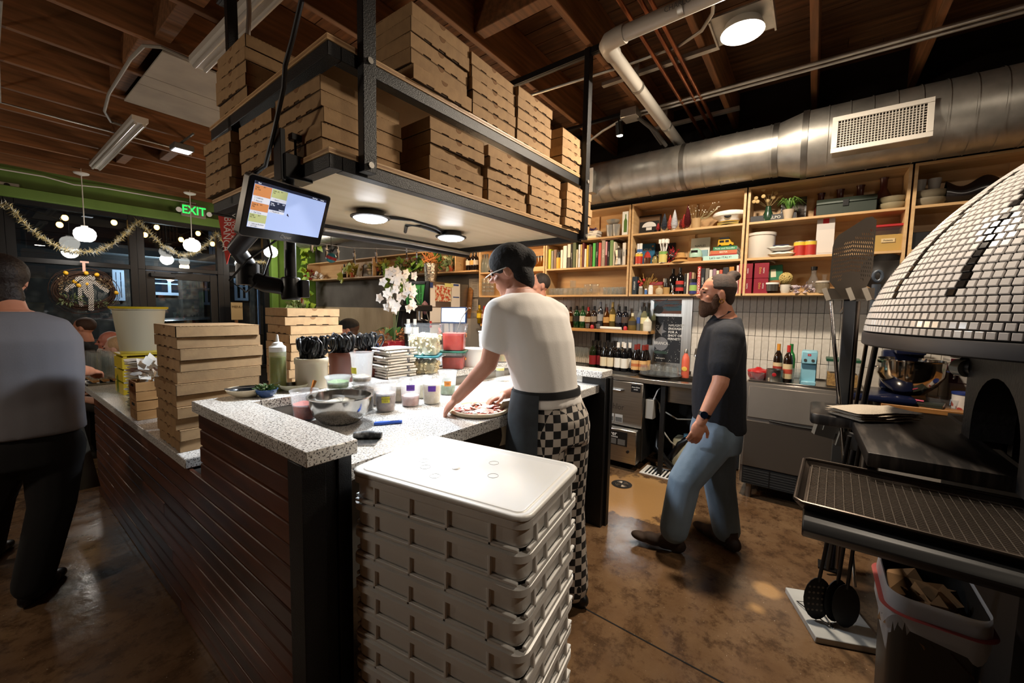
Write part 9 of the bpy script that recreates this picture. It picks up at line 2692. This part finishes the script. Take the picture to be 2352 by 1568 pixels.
# plant shelf
ZSH = 2.1025
def sy(px, x=4.36):
 return Y(px, x, ZSH+.1)
for i, (px, r, c, k_) in enumerate(((812, .11, ('#a8943a', '#c9b84a'), 'yellowing vine'), (860, .10, ('#c9b0a0', '#8f9a5c'), 'bushy pink and green plant'), (885, .12, ('#b58a3e', '#8a9a4a'), 'airy dried grass plant'), (925, .14, ('#3f6a2a', '#8aa54a'), 'leafy philodendron'), (950, .13, ('#7a2a2a', '#4a6a34'), 'red-green trailing plant'), (1000, .16, ('#2f5a26', '#5a8a3a'), 'broad dark green plant'), (1040, .12, ('#5a7a4a', '#a9b08a'), 'grey-green bushy plant'))):
 t = thing('potted_plant', k_+' on the long plant shelf', 'plant', (4.34, sy(px), ZSH), group=None)
 MB().lathe([(0, 0), (.035, 0), (.05, .09), (.045, .09), (0, .08)], 14).build('pot', col_mat(('#b5532e', '#8a8478', '#c9bda8')[i % 3], .6), t)
 mb = leaf_blob(MB(), (0, 0, .15), 110, r, .09, i+40, flat=.55, sc=(.5, 1, .8))
 mb.build('leaves', mat('leaf_%d' % i, c[0], .55, col2=c[1], nscale=10), t, fix=False, smooth=0)
def vine(pts, n, m, label, size=.08, seed=1):
 t = thing('trailing_vine', label, 'plant')
 MB().tube(pts, .004, 5).build('stem', col_mat('#4f5a2a', .7), t)
 mb = MB(); rn = random.Random(seed)
 L_ = len(pts)-1
 for i in range(n):
  f = rn.random()*L_; k = min(int(f), L_-1); p = Vector(pts[k]).lerp(Vector(pts[k+1]), f-k)
  d = Vector((rn.uniform(-.9, .2), rn.uniform(-1, 1), rn.uniform(-.9, .2))).normalized()*size*rn.uniform(.6, 1.1)
  s_ = d.cross(Vector((1, .3, .2))).normalized()*d.length*.42
  mb._add([p, p+d*.35+s_, p+d, p+d*.35-s_], [(0, 1, 2, 3)])
 mb.build('leaves', m, t, fix=False, smooth=0)
mp_ = mat('pothos', '#5f8a2a', .45, col2='#a9c03e', nscale=7)
vine([P(735, 560, x=4.2), P(700, 572, x=4.2), P(703, 620, x=4.18), P(706, 650, x=4.17), P(709, 690, x=4.16), P(712, 725, x=4.15)], 70, mp_, 'bright pothos vine trailing down at the window end of the plant shelf', .17, 3)
vine([P(885, 606, x=4.27), P(890, 630, x=4.16), P(888, 660, x=4.15)], 60, mat('hoya', '#5f8a34', .5, col2='#8fae54', nscale=9), 'dense green trailing plant hanging below the middle of the shelf', .10, 5)
vine([P(800, 600, x=4.2), P(790, 625, x=4.17), P(783, 645, x=4.16)], 16, mat('pale_leaf', '#a9b04a', .5), 'pale heart-leaved cutting hanging below the plant shelf', .15, 6)
vine([P(965, 585, x=4.1), P(950, 610, x=4.05), P(935, 640, x=4.0), P(930, 660, x=4.0)], 22, M_green, 'large pointed green leaves drooping beside the silver bucket', .2, 8)
vine([P(690, 690, y=8.5), P(672, 700, y=8.45), P(720, 705, y=8.45)], 40, mat('variegated', '#7f9a54', .5, col2='#c9d0a0', nscale=12), 'variegated leafy plant under the APEROL poster', .24, 9)
p_ = P(990, 630, x=4.05)
t = thing('silver_bucket', 'crinkled silver planter with dried stalks on top of the fridge', 'planter', (3.95, P(990, 650, x=3.95).y, zf+.002))
MB().lathe([(0, 0), (.085, 0), (.10, .26), (.095, .26), (.08, .01), (0, .01)], 20).build('bucket', mat('crinkle_foil', '#a8a39a', .2, 1.0, bump=.8, bscale=60), t)
mb = MB(); rn = random.Random(2)
for i in range(46):
 mb.tube([(0, 0, .1), (rn.uniform(-.08, .08), rn.uniform(-.1, .1), .28), (rn.uniform(-.14, .14), rn.uniform(-.2, .15), rn.uniform(.28, .42))], [.002, .003, .006], 4)
mb.build('stalks', mat('dried_amber', '#8f6a30', .9), t, fix=False)
for i, (px, h, c) in enumerate(((824, .19, '#cfc9bb'), (851, .18, '#d8d0b8'), (913, .24, '#b0a89a'), (922, .20, '#9a948a'))):
 tree(px, ZSH, h, .045, c, 'glittery pale brush tree on the plant shelf, %s from the window' % ('first', 'second', 'third', 'fourth')[i], 4.31)
for i, (px, lc, cc) in enumerate(((791, '#d8d0c0', '#1c1c1c'), (871, '#b5322a', '#b5322a'), (881, '#2a2a2a', '#1c1c1c'), (1086, '#d8a860', '#1c1c1c'), (1093, '#c9c0b0', '#1c1c1c'), (1076, '#d8d0c0', '#222222'))):
 bottle('liquor', '#1c1410', lc, cc, 'dark bottle on the long plant shelf, %s from the window end' % ('first', 'second', 'third', 'sixth', 'fifth', 'fourth')[i] if i < 3 else 'dark bottle at the fridge end of the plant shelf, %s' % ('middle', 'right', 'left')[i-3], (4.33, sy(px, 4.33), ZSH), None)
frame_pic(832, 853, ZSH, .25, 4.45, '#c9c0b0', 'black framed photograph on the plant shelf')
frame_pic(782, 798, ZSH, .26, 4.47, '#c09058', 'small wooden shadow box on the plant shelf', rim='#a9793f')
mb = leaf_blob(MB(), (0, 0, .06), 70, .09, .07, 12, flat=.8, sc=(.8, 1.6, .7))
tag(mb.build('white_figurines', M_paper, None, (4.33, sy(729, 4.33), ZSH), fix=False, smooth=0), 'cluster of crumpled white paper flowers on the plant shelf', 'ornament')
mb = leaf_blob(MB(), (0, 0, .1), 40, .09, .09, 13, flat=.8, sc=(.8, 1, .9))
tag(mb.build('red_poinsettia', col_mat('#a3141c', .6), None, (4.30, sy(712, 4.30), ZSH+.02), fix=False, smooth=0), 'red poinsettia at the window end of the plant shelf', 'plant')
p_ = P(1066, 580, x=4.33)
# star garland, bauble
a, b, c = P(714, 556, y=4.0), P(900, 572, y=3.3), P(1010, 574, y=2.9)
tag(MB().tube([a, a.lerp(b, .5)+Vector((0, 0, -.02)), b, b.lerp(c, .5)+Vector((0, 0, -.015)), c], .004, 5).build('star_string', M_white), 'white string of silver stars under the hanging shelf', 'string')
star = [( (1 if k % 2 == 0 else .42)*.07*sin(k*pi/5), (1 if k % 2 == 0 else .42)*.07*cos(k*pi/5)) for k in range(10)]
sm_ = MB().prism(star, -.006, .006, axis='x').mesh('star', mat('star_glitter', '#8f9096', .3, .9, col2='#c9cacf', nscale=120))
for i, (px, py, f) in enumerate(((750, 577, .03), (776, 580, .16), (814, 589, .37), (864, 587, .62), (957, 590, .6), (716, 563, 0), (934, 578, .5))):
 p = P(px, py, y=3.9-(px-745)*.0037)
 t = tag(obj('silver_star', sm_, None, p, (0, 0, radians(-40))), 'glittery silver star on the white string, %s from the left' % ('second', 'third', 'fourth', 'fifth', 'seventh', 'first', 'sixth')[i], 'star', 'silver stars')
 t.scale = (1, 1.15, 1.15)
p = P(761, 592, y=3.75)
t = thing('bauble', 'turquoise bauble with a red band hanging under the hanging shelf', 'ornament', p)
MB().ball((0, 0, 0), .048, 18, 12).build('ball', col_mat('#3f93a3', .3), t)
MB().lathe([(.0475, -.014), (.0492, 0), (.0475, .014)], 18, cap0=False, cap1=False).build('band', col_mat('#b3242a', .4), t, rot=(.3, .2, 0))
MB().cyl((0, 0, .045), (0, 0, .30), .003, 5).prism([(-.09, .10), (-.02, .05), (0, .07), (.02, .05), (.1, .08), (.02, .075), (0, .085), (-.03, .075)], -.003, .003, axis='x').build('hanger', M_iron, t)
# dining tables glimpsed at the left
dt = thing('dining_table', 'small wooden dining table beyond the bar end set with wine glasses', 'table', (.35, 6.4, 0))
MB().bx(-.45, .45, -.4, .4, .74, .775).build('tabletop', M_wood, dt, bevel=.004)
MB().bx(.30, .38, -.04, .04, .0, .74).bx(.1, .45, -.06, .06, 0, .03).bx(-.38, -.30, -.04, .04, 0, .74).build('pedestal', M_iron, dt)
for k_, (dx, dy) in enumerate(((.12, -.2), (.25, -.1), (-.05, -.15), (.02, .1))):
 t = thing('wine_glass', 'stemmed wine glass on the dining table beyond the carafes, %s' % ('front', 'right', 'left', 'rear')[k_], 'glass', (.35+dx, 6.4+dy, .7755), group='wine glasses')
 MB().lathe([(0, 0), (.035, 0), (.035, .002), (.004, .008), (.004, .08), (.03, .11), (.042, .15), (.034, .20), (.032, .20), (.039, .15), (.027, .113), (0, .09)], 14).build('glass', M_glass, t)
 MB().lathe([(0, .092), (.026, .113), (.036, .14), (0, .14)], 12).build('wine', col_mat('#2a0d12', .2), t)
